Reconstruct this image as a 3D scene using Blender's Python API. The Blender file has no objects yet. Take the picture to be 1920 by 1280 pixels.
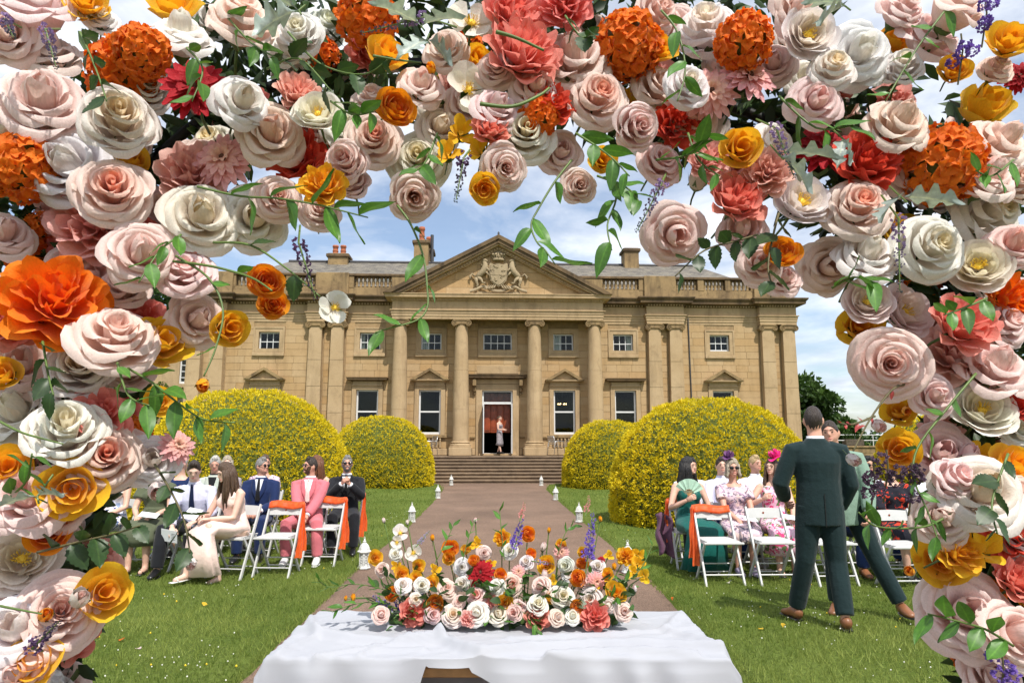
import bpy, math, random
import numpy as np
from mathutils import Vector, Matrix, Quaternion, noise as mnoise
R = math.radians
PI = math.pi
rnd = random.Random(7)
scene = bpy.context.scene
COL = scene.collection

# ---------------------------------------------------------------- camera
CAMH = 1.6
FPX = 1280.0
PITCH = math.atan(188 / 1280)
cam_d = bpy.data.cameras.new('camera')
cam_d.sensor_width = 36.0
cam_d.lens = 24.0
cam_d.clip_start = 0.05
cam_d.clip_end = 3000
cam = bpy.data.objects.new('camera', cam_d)
COL.objects.link(cam)
cam.location = (0, 0, CAMH)
cam.rotation_euler = (PI / 2 + PITCH, 0, 0)
scene.camera = cam

# ---------------------------------------------------------------- light
SUN_AZ, SUN_EL = 24, 56          # degrees: to the right of straight behind the camera
sd = Vector((math.sin(R(SUN_AZ)) * math.cos(R(SUN_EL)), -math.cos(R(SUN_AZ)) * math.cos(R(SUN_EL)), math.sin(R(SUN_EL))))
sun_d = bpy.data.lights.new('sun', 'SUN')
sun_d.energy = 3.3
sun_d.angle = R(0.6)
sun_d.color = (1.0, 0.95, 0.87)
sun = bpy.data.objects.new('sun', sun_d)
COL.objects.link(sun)
sun.rotation_euler = (-sd).to_track_quat('-Z', 'Y').to_euler()
sun.location = (0, 0, 40)

world = bpy.data.worlds.new('World')
scene.world = world
world.use_nodes = True
wn, wl = world.node_tree.nodes, world.node_tree.links
wn.clear()
w_out = wn.new('ShaderNodeOutputWorld')
w_bg = wn.new('ShaderNodeBackground')
w_bg.inputs['Strength'].default_value = 0.11
w_sky = wn.new('ShaderNodeTexSky')
w_sky.sky_type = 'NISHITA'
w_sky.sun_disc = False
w_sky.sun_elevation = R(SUN_EL)
w_sky.sun_rotation = R(180 - SUN_AZ)
w_sky.air_density = 1.0
w_sky.dust_density = 1.2
w_sky.ozone_density = 1.5
w_tc = wn.new('ShaderNodeTexCoord')
w_sep = wn.new('ShaderNodeSeparateXYZ')
wl.new(w_tc.outputs['Generated'], w_sep.inputs[0])
def wmath(op, a, b=None):
    n = wn.new('ShaderNodeMath'); n.operation = op
    for i, s in enumerate((a, b)):
        if s is None: continue
        if isinstance(s, (int, float)): n.inputs[i].default_value = s
        else: wl.new(s, n.inputs[i])
    return n.outputs[0]
w_h = wmath('ADD', wmath('MAXIMUM', w_sep.outputs[2], 0.0), 0.16)
w_cmb = wn.new('ShaderNodeCombineXYZ')
wl.new(wmath('DIVIDE', w_sep.outputs[0], w_h), w_cmb.inputs[0])
wl.new(wmath('DIVIDE', w_sep.outputs[1], w_h), w_cmb.inputs[1])
w_cmb.inputs[2].default_value = 3.1
def wnoise(scale, detail, rough, dist=0.0):
    n = wn.new('ShaderNodeTexNoise'); n.inputs['Scale'].default_value = scale
    n.inputs['Detail'].default_value = detail; n.inputs['Roughness'].default_value = rough
    n.inputs['Distortion'].default_value = dist
    wl.new(w_cmb.outputs[0], n.inputs['Vector']); return n.outputs[0]
def wramp(fac, p0, c0, p1, c1):
    r = wn.new('ShaderNodeValToRGB'); r.color_ramp.elements[0].position = p0; r.color_ramp.elements[0].color = c0
    r.color_ramp.elements[1].position = p1; r.color_ramp.elements[1].color = c1
    wl.new(fac, r.inputs[0]); return r.outputs[0]
w_cov = wramp(wnoise(1.1, 8, 0.58, 0.4), 0.38, (0.12, 0.12, 0.12, 1), 0.58, (1, 1, 1, 1))
w_cc = wramp(wnoise(2.1, 6, 0.6, 0.2), 0.35, (4.3, 4.7, 5.5, 1), 0.65, (7.4, 7.6, 7.9, 1))
w_mix = wn.new('ShaderNodeMix'); w_mix.data_type = 'RGBA'
wl.new(w_cov, w_mix.inputs['Factor'])
wl.new(w_sky.outputs[0], w_mix.inputs['A'])
wl.new(w_cc, w_mix.inputs['B'])
wl.new(w_mix.outputs['Result'], w_bg.inputs['Color'])
wl.new(w_bg.outputs[0], w_out.inputs[0])

scene.view_settings.view_transform = 'Standard'
scene.view_settings.look = 'None'
scene.view_settings.gamma = 1.0
scene.view_settings.exposure = 0.66
scene.view_settings.use_curve_mapping = False
scene.cycles.max_bounces = 9
scene.cycles.diffuse_bounces = 7
scene.cycles.glossy_bounces = 3
scene.cycles.transmission_bounces = 4
scene.cycles.transparent_max_bounces = 8
scene.cycles.use_denoising = True
scene.cycles.use_adaptive_sampling = True
scene.cycles.adaptive_threshold = 0.02

# ---------------------------------------------------------------- helpers
def at(u, v, Y):
    """the place Y metres ahead of the viewpoint that the photograph's pixel (u, v) shows"""
    zc = Y / (math.cos(PITCH) - (640 - v) / FPX * math.sin(PITCH))
    zc2 = zc
    up = (640 - v) / FPX * zc2
    return Vector(((u - 960) / FPX * zc2, Y, CAMH + zc2 * math.sin(PITCH) + up * math.cos(PITCH)))
def on_ground(u, v, z=0.0):
    a = math.atan((640 - v) / FPX) + PITCH
    return at(u, v, (z - CAMH) / math.tan(a))
def pxm(Y):
    return FPX / Y

class MB:
    def __init__(s): s.v = []; s.f = []; s.t = []
    def add(s, vs, fs, tint=None):
        o = len(s.v); s.v.extend([tuple(p) for p in vs]); s.f.extend([tuple(i + o for i in f) for f in fs])
        if tint is not None: s.t.extend([tint] * len(vs))
        return s
    def box(s, x0, x1, y0, y1, z0, z1, tint=None):
        return s.add([(x0, y0, z0), (x1, y0, z0), (x1, y1, z0), (x0, y1, z0), (x0, y0, z1), (x1, y0, z1), (x1, y1, z1), (x0, y1, z1)],
                     [(0, 3, 2, 1), (4, 5, 6, 7), (0, 1, 5, 4), (1, 2, 6, 5), (2, 3, 7, 6), (3, 0, 4, 7)], tint)
    def bbox(s, x0, x1, y0, y1, z0, z1, b=0.01):
        """box with chamfered vertical and horizontal edges"""
        b = min(b, (x1 - x0) * .45, (y1 - y0) * .45, (z1 - z0) * .45)
        rings = []
        for z, i in ((z0, b), (z0 + b, 0), (z1 - b, 0), (z1, b)):
            a0, a1, c0, c1 = x0 + i, x1 - i, y0 + i, y1 - i; q = b * (0 if i else 1)
            rings.append([(a0 + q, c0, z), (a1 - q, c0, z), (a1, c0 + q, z), (a1, c1 - q, z), (a1 - q, c1, z), (a0 + q, c1, z), (a0, c1 - q, z), (a0, c0 + q, z)])
        vs = [p for r in rings for p in r]; fs = [tuple(range(7, -1, -1)), tuple(range(24, 32))]
        for k in range(3):
            for j in range(8):
                fs.append((k * 8 + j, k * 8 + (j + 1) % 8, k * 8 + 8 + (j + 1) % 8, k * 8 + 8 + j))
        return s.add(vs, fs)
    def prism(s, poly, y0, y1):
        """polygon in x,z pushed along y"""
        n = len(poly); vs = [(x, y0, z) for x, z in poly] + [(x, y1, z) for x, z in poly]
        fs = [tuple(range(n)), tuple(range(2 * n - 1, n - 1, -1))] + [((i + 1) % n, i, n + i, n + (i + 1) % n) for i in range(n)]
        return s.add(vs, fs)
    def lathe(s, prof, n=16, c=(0, 0, 0), cap=True, sx=1, sy=1):
        vs = []; fs = []
        for r, z in prof:
            for i in range(n):
                a = 2 * PI * i / n; vs.append((c[0] + r * math.cos(a) * sx, c[1] + r * math.sin(a) * sy, c[2] + z))
        for k in range(len(prof) - 1):
            for i in range(n):
                fs.append((k * n + i, k * n + (i + 1) % n, (k + 1) * n + (i + 1) % n, (k + 1) * n + i))
        if cap:
            fs.append(tuple(range(n - 1, -1, -1))); m = (len(prof) - 1) * n; fs.append(tuple(range(m, m + n)))
        return s.add(vs, fs)
    def tube(s, pts, rad, n=6, cap=True, flat=1.0):
        pts = [Vector(p) for p in pts]; m = len(pts)
        if not hasattr(rad, '__len__'): rad = [rad] * m
        up = None; vs = []; fs = []
        for k in range(m):
            d = (pts[min(k + 1, m - 1)] - pts[max(k - 1, 0)])
            d = d.normalized() if d.length > 1e-9 else Vector((0, 0, 1))
            if up is None:
                up = Vector((0, 0, 1)) if abs(d.z) < .9 else Vector((0, 1, 0))
            a = d.cross(up)
            if a.length < 1e-6: a = d.cross(Vector((1, 0, 0)))
            a.normalize(); up = a.cross(d).normalized()
            for i in range(n):
                t = 2 * PI * i / n; vs.append(pts[k] + (a * math.cos(t) + up * math.sin(t) * flat) * rad[k])
        for k in range(m - 1):
            for i in range(n):
                fs.append((k * n + i, k * n + (i + 1) % n, (k + 1) * n + (i + 1) % n, (k + 1) * n + i))
        if cap:
            fs.append(tuple(range(n - 1, -1, -1))); fs.append(tuple(range((m - 1) * n, m * n)))
        return s.add(vs, fs)
    def ball(s, c, r, n=10, m=7, sx=1, sy=1, sz=1):
        prof = [(max(r * math.sin(PI * k / m), 1e-4), -r * math.cos(PI * k / m) * sz) for k in range(m + 1)]
        return s.lathe(prof, n, c, True, sx, sy)
    def sweep(s, path, prof, ends=True):
        """moulding: profile of (outward offset, z) run along a plan path of (x, y); outward is to the right-hand front"""
        m = len(path); nrm = []
        for k in range(m):
            ns = []
            if k > 0: d = Vector(path[k]) - Vector(path[k - 1]); d.normalize(); ns.append(Vector((d.y, -d.x)))
            if k < m - 1: d = Vector(path[k + 1]) - Vector(path[k]); d.normalize(); ns.append(Vector((d.y, -d.x)))
            if len(ns) == 2:
                b = ns[0] + ns[1]; nrm.append(b / max(b.dot(ns[0]), .2) if b.length > 1e-6 else ns[0])
            else: nrm.append(ns[0])
        n = len(prof); vs = []; fs = []
        for k in range(m):
            for o, z in prof: vs.append((path[k][0] + nrm[k].x * o, path[k][1] + nrm[k].y * o, z))
        for k in range(m - 1):
            for i in range(n):
                j = (i + 1) % n; fs.append((k * n + i, (k + 1) * n + i, (k + 1) * n + j, k * n + j))
        if ends: fs.append(tuple(range(n))); fs.append(tuple(range(m * n - 1, (m - 1) * n - 1, -1)))
        return s.add(vs, fs)
    def grid(s, fn, nu, nv):
        vs = [fn(i / nu, j / nv) for j in range(nv + 1) for i in range(nu + 1)]
        fs = [(j * (nu + 1) + i, j * (nu + 1) + i + 1, (j + 1) * (nu + 1) + i + 1, (j + 1) * (nu + 1) + i) for j in range(nv) for i in range(nu)]
        return s.add(vs, fs)
    def xf(s, M, start=0):
        for i in range(start, len(s.v)): s.v[i] = tuple(M @ Vector(s.v[i]))
        return s
    def mesh(s, name, mat=None, smooth=False, fix=False):
        me = bpy.data.meshes.new(name); me.from_pydata(s.v, [], s.f); me.update()
        if fix:
            import bmesh
            b = bmesh.new(); b.from_mesh(me); bmesh.ops.recalc_face_normals(b, faces=b.faces); b.to_mesh(me); b.free()
        if s.t and len(s.t) == len(s.v):
            a = me.attributes.new('tint', 'FLOAT', 'POINT'); a.data.foreach_set('value', s.t)
        if mat: me.materials.append(mat)
        if smooth:
            me.polygons.foreach_set('use_smooth', [True] * len(me.polygons))
            if smooth is not True: me.set_sharp_from_angle(angle=R(smooth))
        return me

def link(name, data, parent=None, loc=(0, 0, 0), rot=(0, 0, 0), scale=None):
    o = bpy.data.objects.new(name, data); COL.objects.link(o)
    o.location = loc; o.rotation_euler = rot
    if scale is not None: o.scale = scale if hasattr(scale, '__len__') else (scale,) * 3
    if parent: o.parent = parent
    return o
def obj(name, mb, mat, parent=None, smooth=False, loc=(0, 0, 0), rot=(0, 0, 0), fix=True):
    return link(name, mb.mesh(name, mat, smooth, fix), parent, loc, rot)
def tag(o, label=None, cat=None, group=None, kind=None):
    if label: o['label'] = label
    if cat: o['category'] = cat
    if group: o['group'] = group
    if kind: o['kind'] = kind
    return o
def thing(name, label, cat, loc=(0, 0, 0), rz=0.0, group=None):
    o = link(name, None, None, loc, (0, 0, rz)); o.empty_display_size = .1
    return tag(o, label, cat, group)
def copy_tree(o, parent=None):
    c = o.copy(); COL.objects.link(c); c.parent = parent
    for ch in o.children: copy_tree(ch, c)
    return c

# ---------------------------------------------------------------- materials
def lin(r, g, b):
    f = lambda c: (c / 255 / 12.92) if c / 255 <= .04045 else ((c / 255 + .055) / 1.055) ** 2.4
    return (f(r), f(g), f(b), 1)
class NT:
    def __init__(s, name):
        s.m = bpy.data.materials.new(name); s.m.use_nodes = True
        s.n = s.m.node_tree.nodes; s.l = s.m.node_tree.links
        s.b = s.n['Principled BSDF']; s.out = s.n['Material Output']
    def new(s, t, **k):
        n = s.n.new(t)
        for a, b in k.items(): setattr(n, a, b)
        return n
    def coords(s, kind='Object'):
        return s.new('ShaderNodeTexCoord').outputs[kind]
    def noise(s, scale, detail=4, rough=.55, vec=None, dist=0.0):
        n = s.new('ShaderNodeTexNoise'); n.inputs['Scale'].default_value = scale; n.inputs['Detail'].default_value = detail
        n.inputs['Roughness'].default_value = rough; n.inputs['Distortion'].default_value = dist
        s.l.new(vec if vec is not None else s.coords(), n.inputs['Vector']); return n.outputs[0]
    def ramp(s, fac, stops):
        r = s.new('ShaderNodeValToRGB'); e = r.color_ramp.elements
        while len(e) < len(stops): e.new(.5)
        for i, (p, c) in enumerate(stops): e[i].position = p; e[i].color = c if hasattr(c, '__len__') else (c, c, c, 1)
        s.l.new(fac, r.inputs[0]); return r.outputs[0]
    def mix(s, fac, a, b, mode='MIX'):
        n = s.new('ShaderNodeMix', data_type='RGBA', blend_type=mode)
        for k, x in (('Factor', fac), ('A', a), ('B', b)):
            if isinstance(x, (int, float, tuple, list)): n.inputs[k].default_value = x
            else: s.l.new(x, n.inputs[k])
        return n.outputs['Result']
    def math(s, op, a, b=0.0):
        n = s.new('ShaderNodeMath', operation=op)
        for i, x in enumerate((a, b)):
            if isinstance(x, (int, float)): n.inputs[i].default_value = x
            else: s.l.new(x, n.inputs[i])
        return n.outputs[0]
    def attr(s, name): 
        n = s.new('ShaderNodeAttribute'); n.attribute_name = name; return n.outputs['Fac']
    def bump(s, h, strength=.3, dist=.01):
        n = s.new('ShaderNodeBump'); n.inputs['Strength'].default_value = strength; n.inputs['Distance'].default_value = dist
        s.l.new(h, n.inputs['Height']); s.l.new(n.outputs[0], s.b.inputs['Normal'])
    def col(s, c): 
        if isinstance(c, tuple): s.b.inputs['Base Color'].default_value = c
        else: s.l.new(c, s.b.inputs['Base Color'])
    def set(s, **k):
        for a, b in k.items(): s.b.inputs[a.replace('_', ' ')].default_value = b
        return s
def simple(name, c, rough=.6, var=.12, scale=6, bump=0.0, bscale=60, metal=0.0, spec=None, objrand=0.0):
    t = NT(name); c = tuple(c)[:3] + (1,)
    d = tuple(x * (1 - var) for x in c[:3]) + (1,); e = tuple(min(x * (1 + var), .95) for x in c[:3]) + (1,)
    base = t.ramp(t.noise(scale, 5, .6), [(.3, d), (.7, e)])
    if objrand:
        oi = t.new('ShaderNodeObjectInfo').outputs['Random']
        base = t.mix(1.0, base, t.ramp(oi, [(0, 1 - objrand), (1, 1.0)]), 'MULTIPLY')
    t.col(base); t.set(Roughness=rough, Metallic=metal)
    if spec is not None: t.b.inputs['Specular IOR Level'].default_value = spec
    if bump: t.bump(t.noise(bscale, 4, .6), bump, .004)
    return t.m
def translucent(t, fac, colour):
    """let a thin sheet pass some light"""
    tr = t.new('ShaderNodeBsdfTranslucent'); mx = t.new('ShaderNodeMixShader'); mx.inputs[0].default_value = fac
    if isinstance(colour, tuple): tr.inputs[0].default_value = colour
    else: t.l.new(colour, tr.inputs[0])
    t.l.new(t.b.outputs[0], mx.inputs[1]); t.l.new(tr.outputs[0], mx.inputs[2]); t.l.new(mx.outputs[0], t.out.inputs['Surface'])

def stone_mat(name, a, b, stain, dark=.35, tint=True):
    t = NT(name); gx = t.new('ShaderNodeNewGeometry').outputs['Position']
    base = t.ramp(t.noise(.9, 6, .6, gx), [(.28, a), (.72, b)])
    if tint: base = t.mix(t.math('MULTIPLY', t.attr('tint'), 1.0), base, lin(172, 136, 88))
    grime = t.ramp(t.noise(2.3, 8, .7, gx, .6), [(.52, 0.0), (.78, dark)])
    base = t.mix(grime, base, stain)
    mp = t.new('ShaderNodeMapping'); mp.inputs['Scale'].default_value = (2.6, 2.6, .35); t.l.new(gx, mp.inputs['Vector'])
    base = t.mix(t.ramp(t.noise(1.0, 6, .65, mp.outputs[0], .4), [(.5, 0.0), (.72, dark * .9)]), base, stain)
    fine = t.ramp(t.noise(38, 4, .7, gx), [(.3, .84), (.7, 1.06)])
    base = t.mix(1.0, base, fine, 'MULTIPLY')
    t.col(base); t.set(Roughness=.88); t.b.inputs['Specular IOR Level'].default_value = .2
    t.bump(t.noise(30, 6, .7, gx), .35, .012)
    return t.m
M = {}
M['ashlar'] = stone_mat('ashlar', lin(174, 147, 109), lin(190, 164, 127), lin(120, 96, 66))
M['dressed'] = stone_mat('dressed_stone', lin(170, 145, 110), lin(185, 161, 127), lin(100, 82, 60), .45, False)
M['weathered'] = stone_mat('weathered_stone', lin(120, 100, 74), lin(165, 140, 100), lin(48, 42, 36), .75, False)
M['sootstone'] = stone_mat('soot_stone', lin(84, 70, 55), lin(128, 106, 78), lin(38, 34, 30), .8, False)
M['mortar'] = simple('mortar', lin(150, 126, 92), .95, .2, 5)
M['carved'] = stone_mat('carved_stone', lin(150, 134, 108), lin(172, 154, 124), lin(90, 80, 66), .5, False)
M['stepstone'] = stone_mat('step_stone', lin(112, 96, 80), lin(140, 120, 98), lin(70, 58, 50), .6, False)
M['white_paint'] = simple('white_paint', (.66, .66, .65), .4, .05, 8)
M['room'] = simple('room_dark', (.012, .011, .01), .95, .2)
M['curtain'] = simple('curtain', (.75, .74, .7), .9, .06)
M['mahogany'] = simple('mahogany', lin(140, 62, 28), .35, .35, 3.5)
M['lead'] = simple('lead_metal', (.06, .06, .065), .6, .2, metal=.4)
M['terracotta'] = simple('terracotta', lin(160, 92, 62), .85, .25, 8, .2)
M['steel'] = simple('brushed_metal', (.6, .6, .6), .3, .06, metal=.95)
def slate():
    t = NT('slate'); gx = t.new('ShaderNodeNewGeometry').outputs['Position']
    br = t.new('ShaderNodeTexBrick'); br.inputs['Scale'].default_value = 2.2; br.inputs['Mortar Size'].default_value = .012
    br.inputs['Color1'].default_value = lin(112, 106, 98); br.inputs['Color2'].default_value = lin(80, 76, 72); br.inputs['Mortar'].default_value = (.01, .01, .01, 1)
    br.inputs['Brick Width'].default_value = .6; br.inputs['Row Height'].default_value = .42
    t.l.new(t.coords(), br.inputs['Vector'])
    t.col(t.mix(t.ramp(t.noise(3, 8, .7, gx), [(.4, 0.0), (.75, .6)]), br.outputs[0], lin(140, 132, 112))); t.set(Roughness=.75)
    t.bump(t.noise(9, 6, .7, gx), .5, .03); return t.m
M['slate'] = slate()
def glass():
    t = NT('window_glass'); n = t.n; n.remove(t.b)
    g = t.new('ShaderNodeBsdfGlossy'); g.inputs['Roughness'].default_value = .015; g.inputs['Color'].default_value = (.9, .93, .95, 1)
    tr = t.new('ShaderNodeBsdfTransparent'); tr.inputs[0].default_value = (.82, .86, .85, 1)
    fr = t.new('ShaderNodeFresnel'); fr.inputs[0].default_value = 1.5
    bn = t.new('ShaderNodeBump'); bn.inputs['Strength'].default_value = .15; bn.inputs['Distance'].default_value = .02
    t.l.new(t.noise(1.6, 2, .5), bn.inputs['Height']); t.l.new(bn.outputs[0], g.inputs['Normal'])
    mx = t.new('ShaderNodeMixShader'); t.l.new(t.math('MULTIPLY', fr.outputs[0], .4), mx.inputs[0]); t.l.new(tr.outputs[0], mx.inputs[1]); t.l.new(g.outputs[0], mx.inputs[2])
    t.l.new(mx.outputs[0], t.out.inputs['Surface']); return t.m
M['glass'] = glass()
# ================================================================ ground
def lawn_mat():
    t = NT('lawn'); gx = t.new('ShaderNodeNewGeometry').outputs['Position']
    a = t.ramp(t.noise(.8, 6, .6, gx), [(.3, (.095, .145, .022, 1)), (.7, (.17, .22, .048, 1))])
    b = t.ramp(t.noise(30, 6, .7, gx), [(.3, .45), (.75, 1.3)])
    t.col(t.mix(1.0, a, b, 'MULTIPLY')); t.set(Roughness=.9); t.b.inputs['Specular IOR Level'].default_value = .1
    t.bump(t.noise(60, 5, .7, gx), .8, .03); return t.m
def path_mat():
    t = NT('path_tarmac'); gx = t.new('ShaderNodeNewGeometry').outputs['Position']
    a = t.ramp(t.noise(.55, 7, .65, gx), [(.3, lin(102, 82, 68)), (.7, lin(134, 109, 92))])
    vo = t.new('ShaderNodeTexVoronoi'); vo.inputs['Scale'].default_value = 95; t.l.new(gx, vo.inputs['Vector'])
    g = t.ramp(vo.outputs['Color'], [(.1, .62), (.9, 1.3)])
    t.col(t.mix(1.0, a, g, 'MULTIPLY')); t.set(Roughness=.92)
    t.bump(vo.outputs['Distance'], .7, .008); return t.m
M['lawn'] = lawn_mat(); M['path'] = path_mat()
M['soil'] = simple('soil_edge', lin(88, 66, 46), .95, .3, 20, .5)
PATH_L = [(-1.7, 1.0), (-1.78, 4.5), (-1.85, 6.8), (-1.94, 9.6), (-1.93, 13.5), (-2.08, 18.9), (-2.3, 23.5), (-2.6, 25.6), (-3.6, 26.3)]
PATH_R = [(1.5, 1.0), (1.52, 4.5), (1.55, 6.5), (1.57, 7.7), (1.5, 11.3), (1.36, 14.8), (1.24, 18.6), (1.12, 23.5), (1.3, 25.6), (2.3, 26.3)]
def edge_at(poly, y):
    for (x0, y0), (x1, y1) in zip(poly, poly[1:]):
        if y0 <= y <= y1: return x0 + (x1 - x0) * (y - y0) / max(y1 - y0, 1e-6)
    return poly[0][0] if y < poly[0][1] else poly[-1][0]
def gz(x, y):
    return .02 * math.sin(x * 1.3 + 2) * math.sin(y * .9) + .012 * math.sin(x * 3.1) * math.cos(y * 2.3)
mb = MB()
ys = [-6, -2, 0, 1] + [1 + .4 * i for i in range(1, 68)] + [30, 36, 45, 60, 90, 140, 250, 500, 1200]
xoff = [0, .06, .2, .5, 1, 1.6, 2.3, 3.1, 4, 5, 6.5, 8, 10, 13, 18, 26, 40, 80, 200, 700, 1500]
def lawn_sheet(side):
    m = MB(); vs = []
    for y in ys:
        e = edge_at(PATH_L if side < 0 else PATH_R, y) if y < 26.3 else (-3.6 if side < 0 else 2.3)
        wob = .035 * mnoise.noise(Vector((y * 2.3, side * 5, 0))) + .02 * mnoise.noise(Vector((y * 9, side * 5, 3)))
        for x in xoff:
            X = e + side * x + wob * (1 if x < .3 else 0)
            vs.append((X, y, (.045 if x > 0.03 else -.02) + (gz(X, y) if 0 < x < 60 else 0)))
    n = len(xoff); fs = [(j * n + i, j * n + i + 1, (j + 1) * n + i + 1, (j + 1) * n + i) for j in range(len(ys) - 1) for i in range(n - 1)]
    return m.add(vs, fs)
for sd_, nm in ((-1, 'lawn_left'), (1, 'lawn_right')):
    o = obj(nm, lawn_sheet(sd_), M['lawn'], None, True); tag(o, kind='structure')
m = MB(); m.add([(-1500, -30, -.03), (1500, -30, -.03), (1500, 1500, -.03), (-1500, 1500, -.03)], [(0, 1, 2, 3)])
tag(obj('ground', m, M['lawn']), kind='structure')
m = MB(); m.grid(lambda u, v: (-4.5 + 8 * u, -5 + 33 * v, .012 + .004 * math.sin(u * 40) * math.sin(v * 90)), 20, 60)
tag(obj('garden_path', m, M['path'], None, True), kind='structure')

# ================================================================ the house
HX, HY, HROT = -0.67, 31.5, R(2.6)
house = thing('mansion', 'sandstone country mansion with columned portico and carved pediment', 'mansion', (HX, HY, 0), HROT)
HALF = 14.1
Z0, ZA = 1.0, 7.08                     # terrace floor, underside of architrave
LOW = [(-10.57, .5, 1.94, 3.96, 'ped'), (-5.95, .5, 1.94, 3.96, 'flat'), (-3.1, .5, 1.94, 3.96, 'ped'), (3.1, .5, 1.94, 3.96, 'ped'), (5.95, .5, 1.94, 3.96, 'flat'), (10.57, .5, 1.94, 3.96, 'ped')]
UPP = [(-10.5, .47, 5.68, 6.6), (-5.9, .47, 5.68, 6.6), (-3.08, .47, 5.68, 6.6), (0, .67, 5.68, 6.6), (3.08, .47, 5.68, 6.6), (5.9, .47, 5.68, 6.6), (10.5, .47, 5.68, 6.6)]
DOOR = (0, .7, 1.08, 3.95)
holes = [(x - w, x + w, a, b) for x, w, a, b, _ in LOW] + [(x - w, x + w, a, b) for x, w, a, b in UPP] + [(-.7, .7, 1.0, 3.95)]
# backing wall with real openings
m = MB(); xs = sorted({-HALF, HALF} | {round(h[0], 3) for h in holes} | {round(h[1], 3) for h in holes})
for xa, xb in zip(xs, xs[1:]):
    hz = sorted((h[2], h[3]) for h in holes if h[0] <= xa + 1e-3 and h[1] >= xb - 1e-3)
    z = 0.0
    for a, b in hz:
        if a > z: m.box(xa, xb, 0.03, .45, z, a)
        z = b
    m.box(xa, xb, 0.03, .45, z, 8.3)
m.box(-HALF, -HALF + .4, .45, 9, 0, 8.3).box(HALF - .4, HALF, .45, 9, 0, 8.3)
obj('wall', m, M['mortar'], house)
# room shells behind the openings so that the interior is dark
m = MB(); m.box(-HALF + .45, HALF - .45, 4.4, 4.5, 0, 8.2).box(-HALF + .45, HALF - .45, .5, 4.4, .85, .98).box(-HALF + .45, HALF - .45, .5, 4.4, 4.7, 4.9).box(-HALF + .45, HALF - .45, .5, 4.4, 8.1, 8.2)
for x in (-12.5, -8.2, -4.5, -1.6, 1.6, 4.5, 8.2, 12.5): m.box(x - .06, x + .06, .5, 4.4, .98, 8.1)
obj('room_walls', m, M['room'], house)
# ashlar courses
rs = random.Random(11); stones = []
surr = [(x - w - .22, x + w + .22, a - .12, b + .24) for x, w, a, b, _ in LOW] + [(x - w - .24, x + w + .24, a - .22, b + .24) for x, w, a, b in UPP] + [(-1.0, 1.0, 1.0, 4.2)]
surr += [(-x - .36, -x + .36, 1.0, ZA) for x in (7.35, 8.35, 12.75, 13.75)] + [(x - .36, x + .36, 1.0, ZA) for x in (7.35, 8.35, 12.75, 13.75)]
z = Z0; row = 0
while z < ZA - .02:
    h = min(rs.choice((.29, .32, .35)), ZA - z)
    if ZA - z - h < .12: h = ZA - z
    zm0, zm1 = z, z + h
    blocked = sorted((s[0], s[1]) for s in surr if s[2] < zm1 - .1 and s[3] > zm0 + .1)
    x = -HALF; segs = []
    for a, b in blocked:
        if a > x + .05: segs.append((x, a))
        x = max(x, b)
    if x < HALF - .05: segs.append((x, HALF))
    for a, b in segs:
        n = max(1, round((b - a) / rs.uniform(.62, .9))); cuts = [a] + [a + (b - a) * (k + rs.uniform(-.2, .2)) / n for k in range(1, n)] + [b]
        for p, q in zip(cuts, cuts[1:]):
            if q - p > .06: stones.append((p, q, zm0, zm1))
    z += h; row += 1
stones.sort(key=lambda s: abs((s[0] + s[1]) / 2) - .3 * (s[3] > 3))
rest = MB(); GAP = .006
for i, (p, q, a, b) in enumerate(stones):
    tint = max(0, min(1, rs.gauss(.22, .17))); d = rs.uniform(-.006, .006)
    k = MB() if i < 290 else rest
    k.box(p + GAP, q - GAP, d, .05, a + GAP, b - GAP, tint)
    if i < 290: obj('stone', k, M['ashlar'], house, fix=False)
tag(obj('stones', rest, M['ashlar'], house, fix=False), kind='stuff')

# --- mouldings that run round the front
def front_path(y_wall=0.0, y_pil=-.32, y_port=-1.08, port=4.78, pil=(6.98, 8.75), end=(12.38, 14.14), back=6.0):
    P = []
    P += [(-end[1], back), (-end[1], y_pil), (-end[0], y_pil), (-end[0], y_wall), (-pil[1], y_wall), (-pil[1], y_pil), (-pil[0], y_pil), (-pil[0], y_wall), (-port, y_wall), (-port, y_port)]
    return P + [(-x, y) for x, y in reversed(P)]
arch = [(-.3, 7.08), (.0, 7.08), (.0, 7.2), (.025, 7.205), (.025, 7.33), (.05, 7.335), (.05, 7.44), (.1, 7.46), (.1, 7.5), (-.3, 7.5)]
obj('architrave', MB().sweep(front_path(), arch), M['dressed'], house)
obj('frieze', MB().sweep(front_path(), [(-.3, 7.497), (.0, 7.497), (.0, 7.9), (-.3, 7.9)]), M['dressed'], house)
corn = [(-.3, 7.898), (.05, 7.898), (.06, 7.96), (.12, 7.98), (.12, 8.0), (.34, 8.02), (.35, 8.14), (.37, 8.15), (.44, 8.24), (.44, 8.29), (-.3, 8.33)]
fp = front_path()
obj('cornice', MB().sweep([p for p in fp if p[0] < -4.7][:-1] + [(-4.2, 0.0)], corn), M['sootstone'], house)
obj('cornice', MB().sweep([(4.2, 0.0)] + [p for p in fp if p[0] > 4.7][1:], corn), M['sootstone'], house)
# dentil rows
m = MB()
def dentils(x0, x1, y):
    n = int((x1 - x0) / .13)
    for k in range(n):
        x = x0 + (x1 - x0) * (k + .5) / n; m.box(x - .035, x + .035, y - .11, y, 7.91, 7.985)
dentils(-4.75, 4.75, -1.08)
for s in (-1, 1):
    for a, b, y in ((4.9, 6.9, 0), (7.0, 8.73, -.32), (8.9, 12.3, 0), (12.4, 14.1, -.32)):
        dentils(min(s * a, s * b), max(s * a, s * b), y)
tag(obj('dentils', m, M['dressed'], house), kind='stuff')
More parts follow.
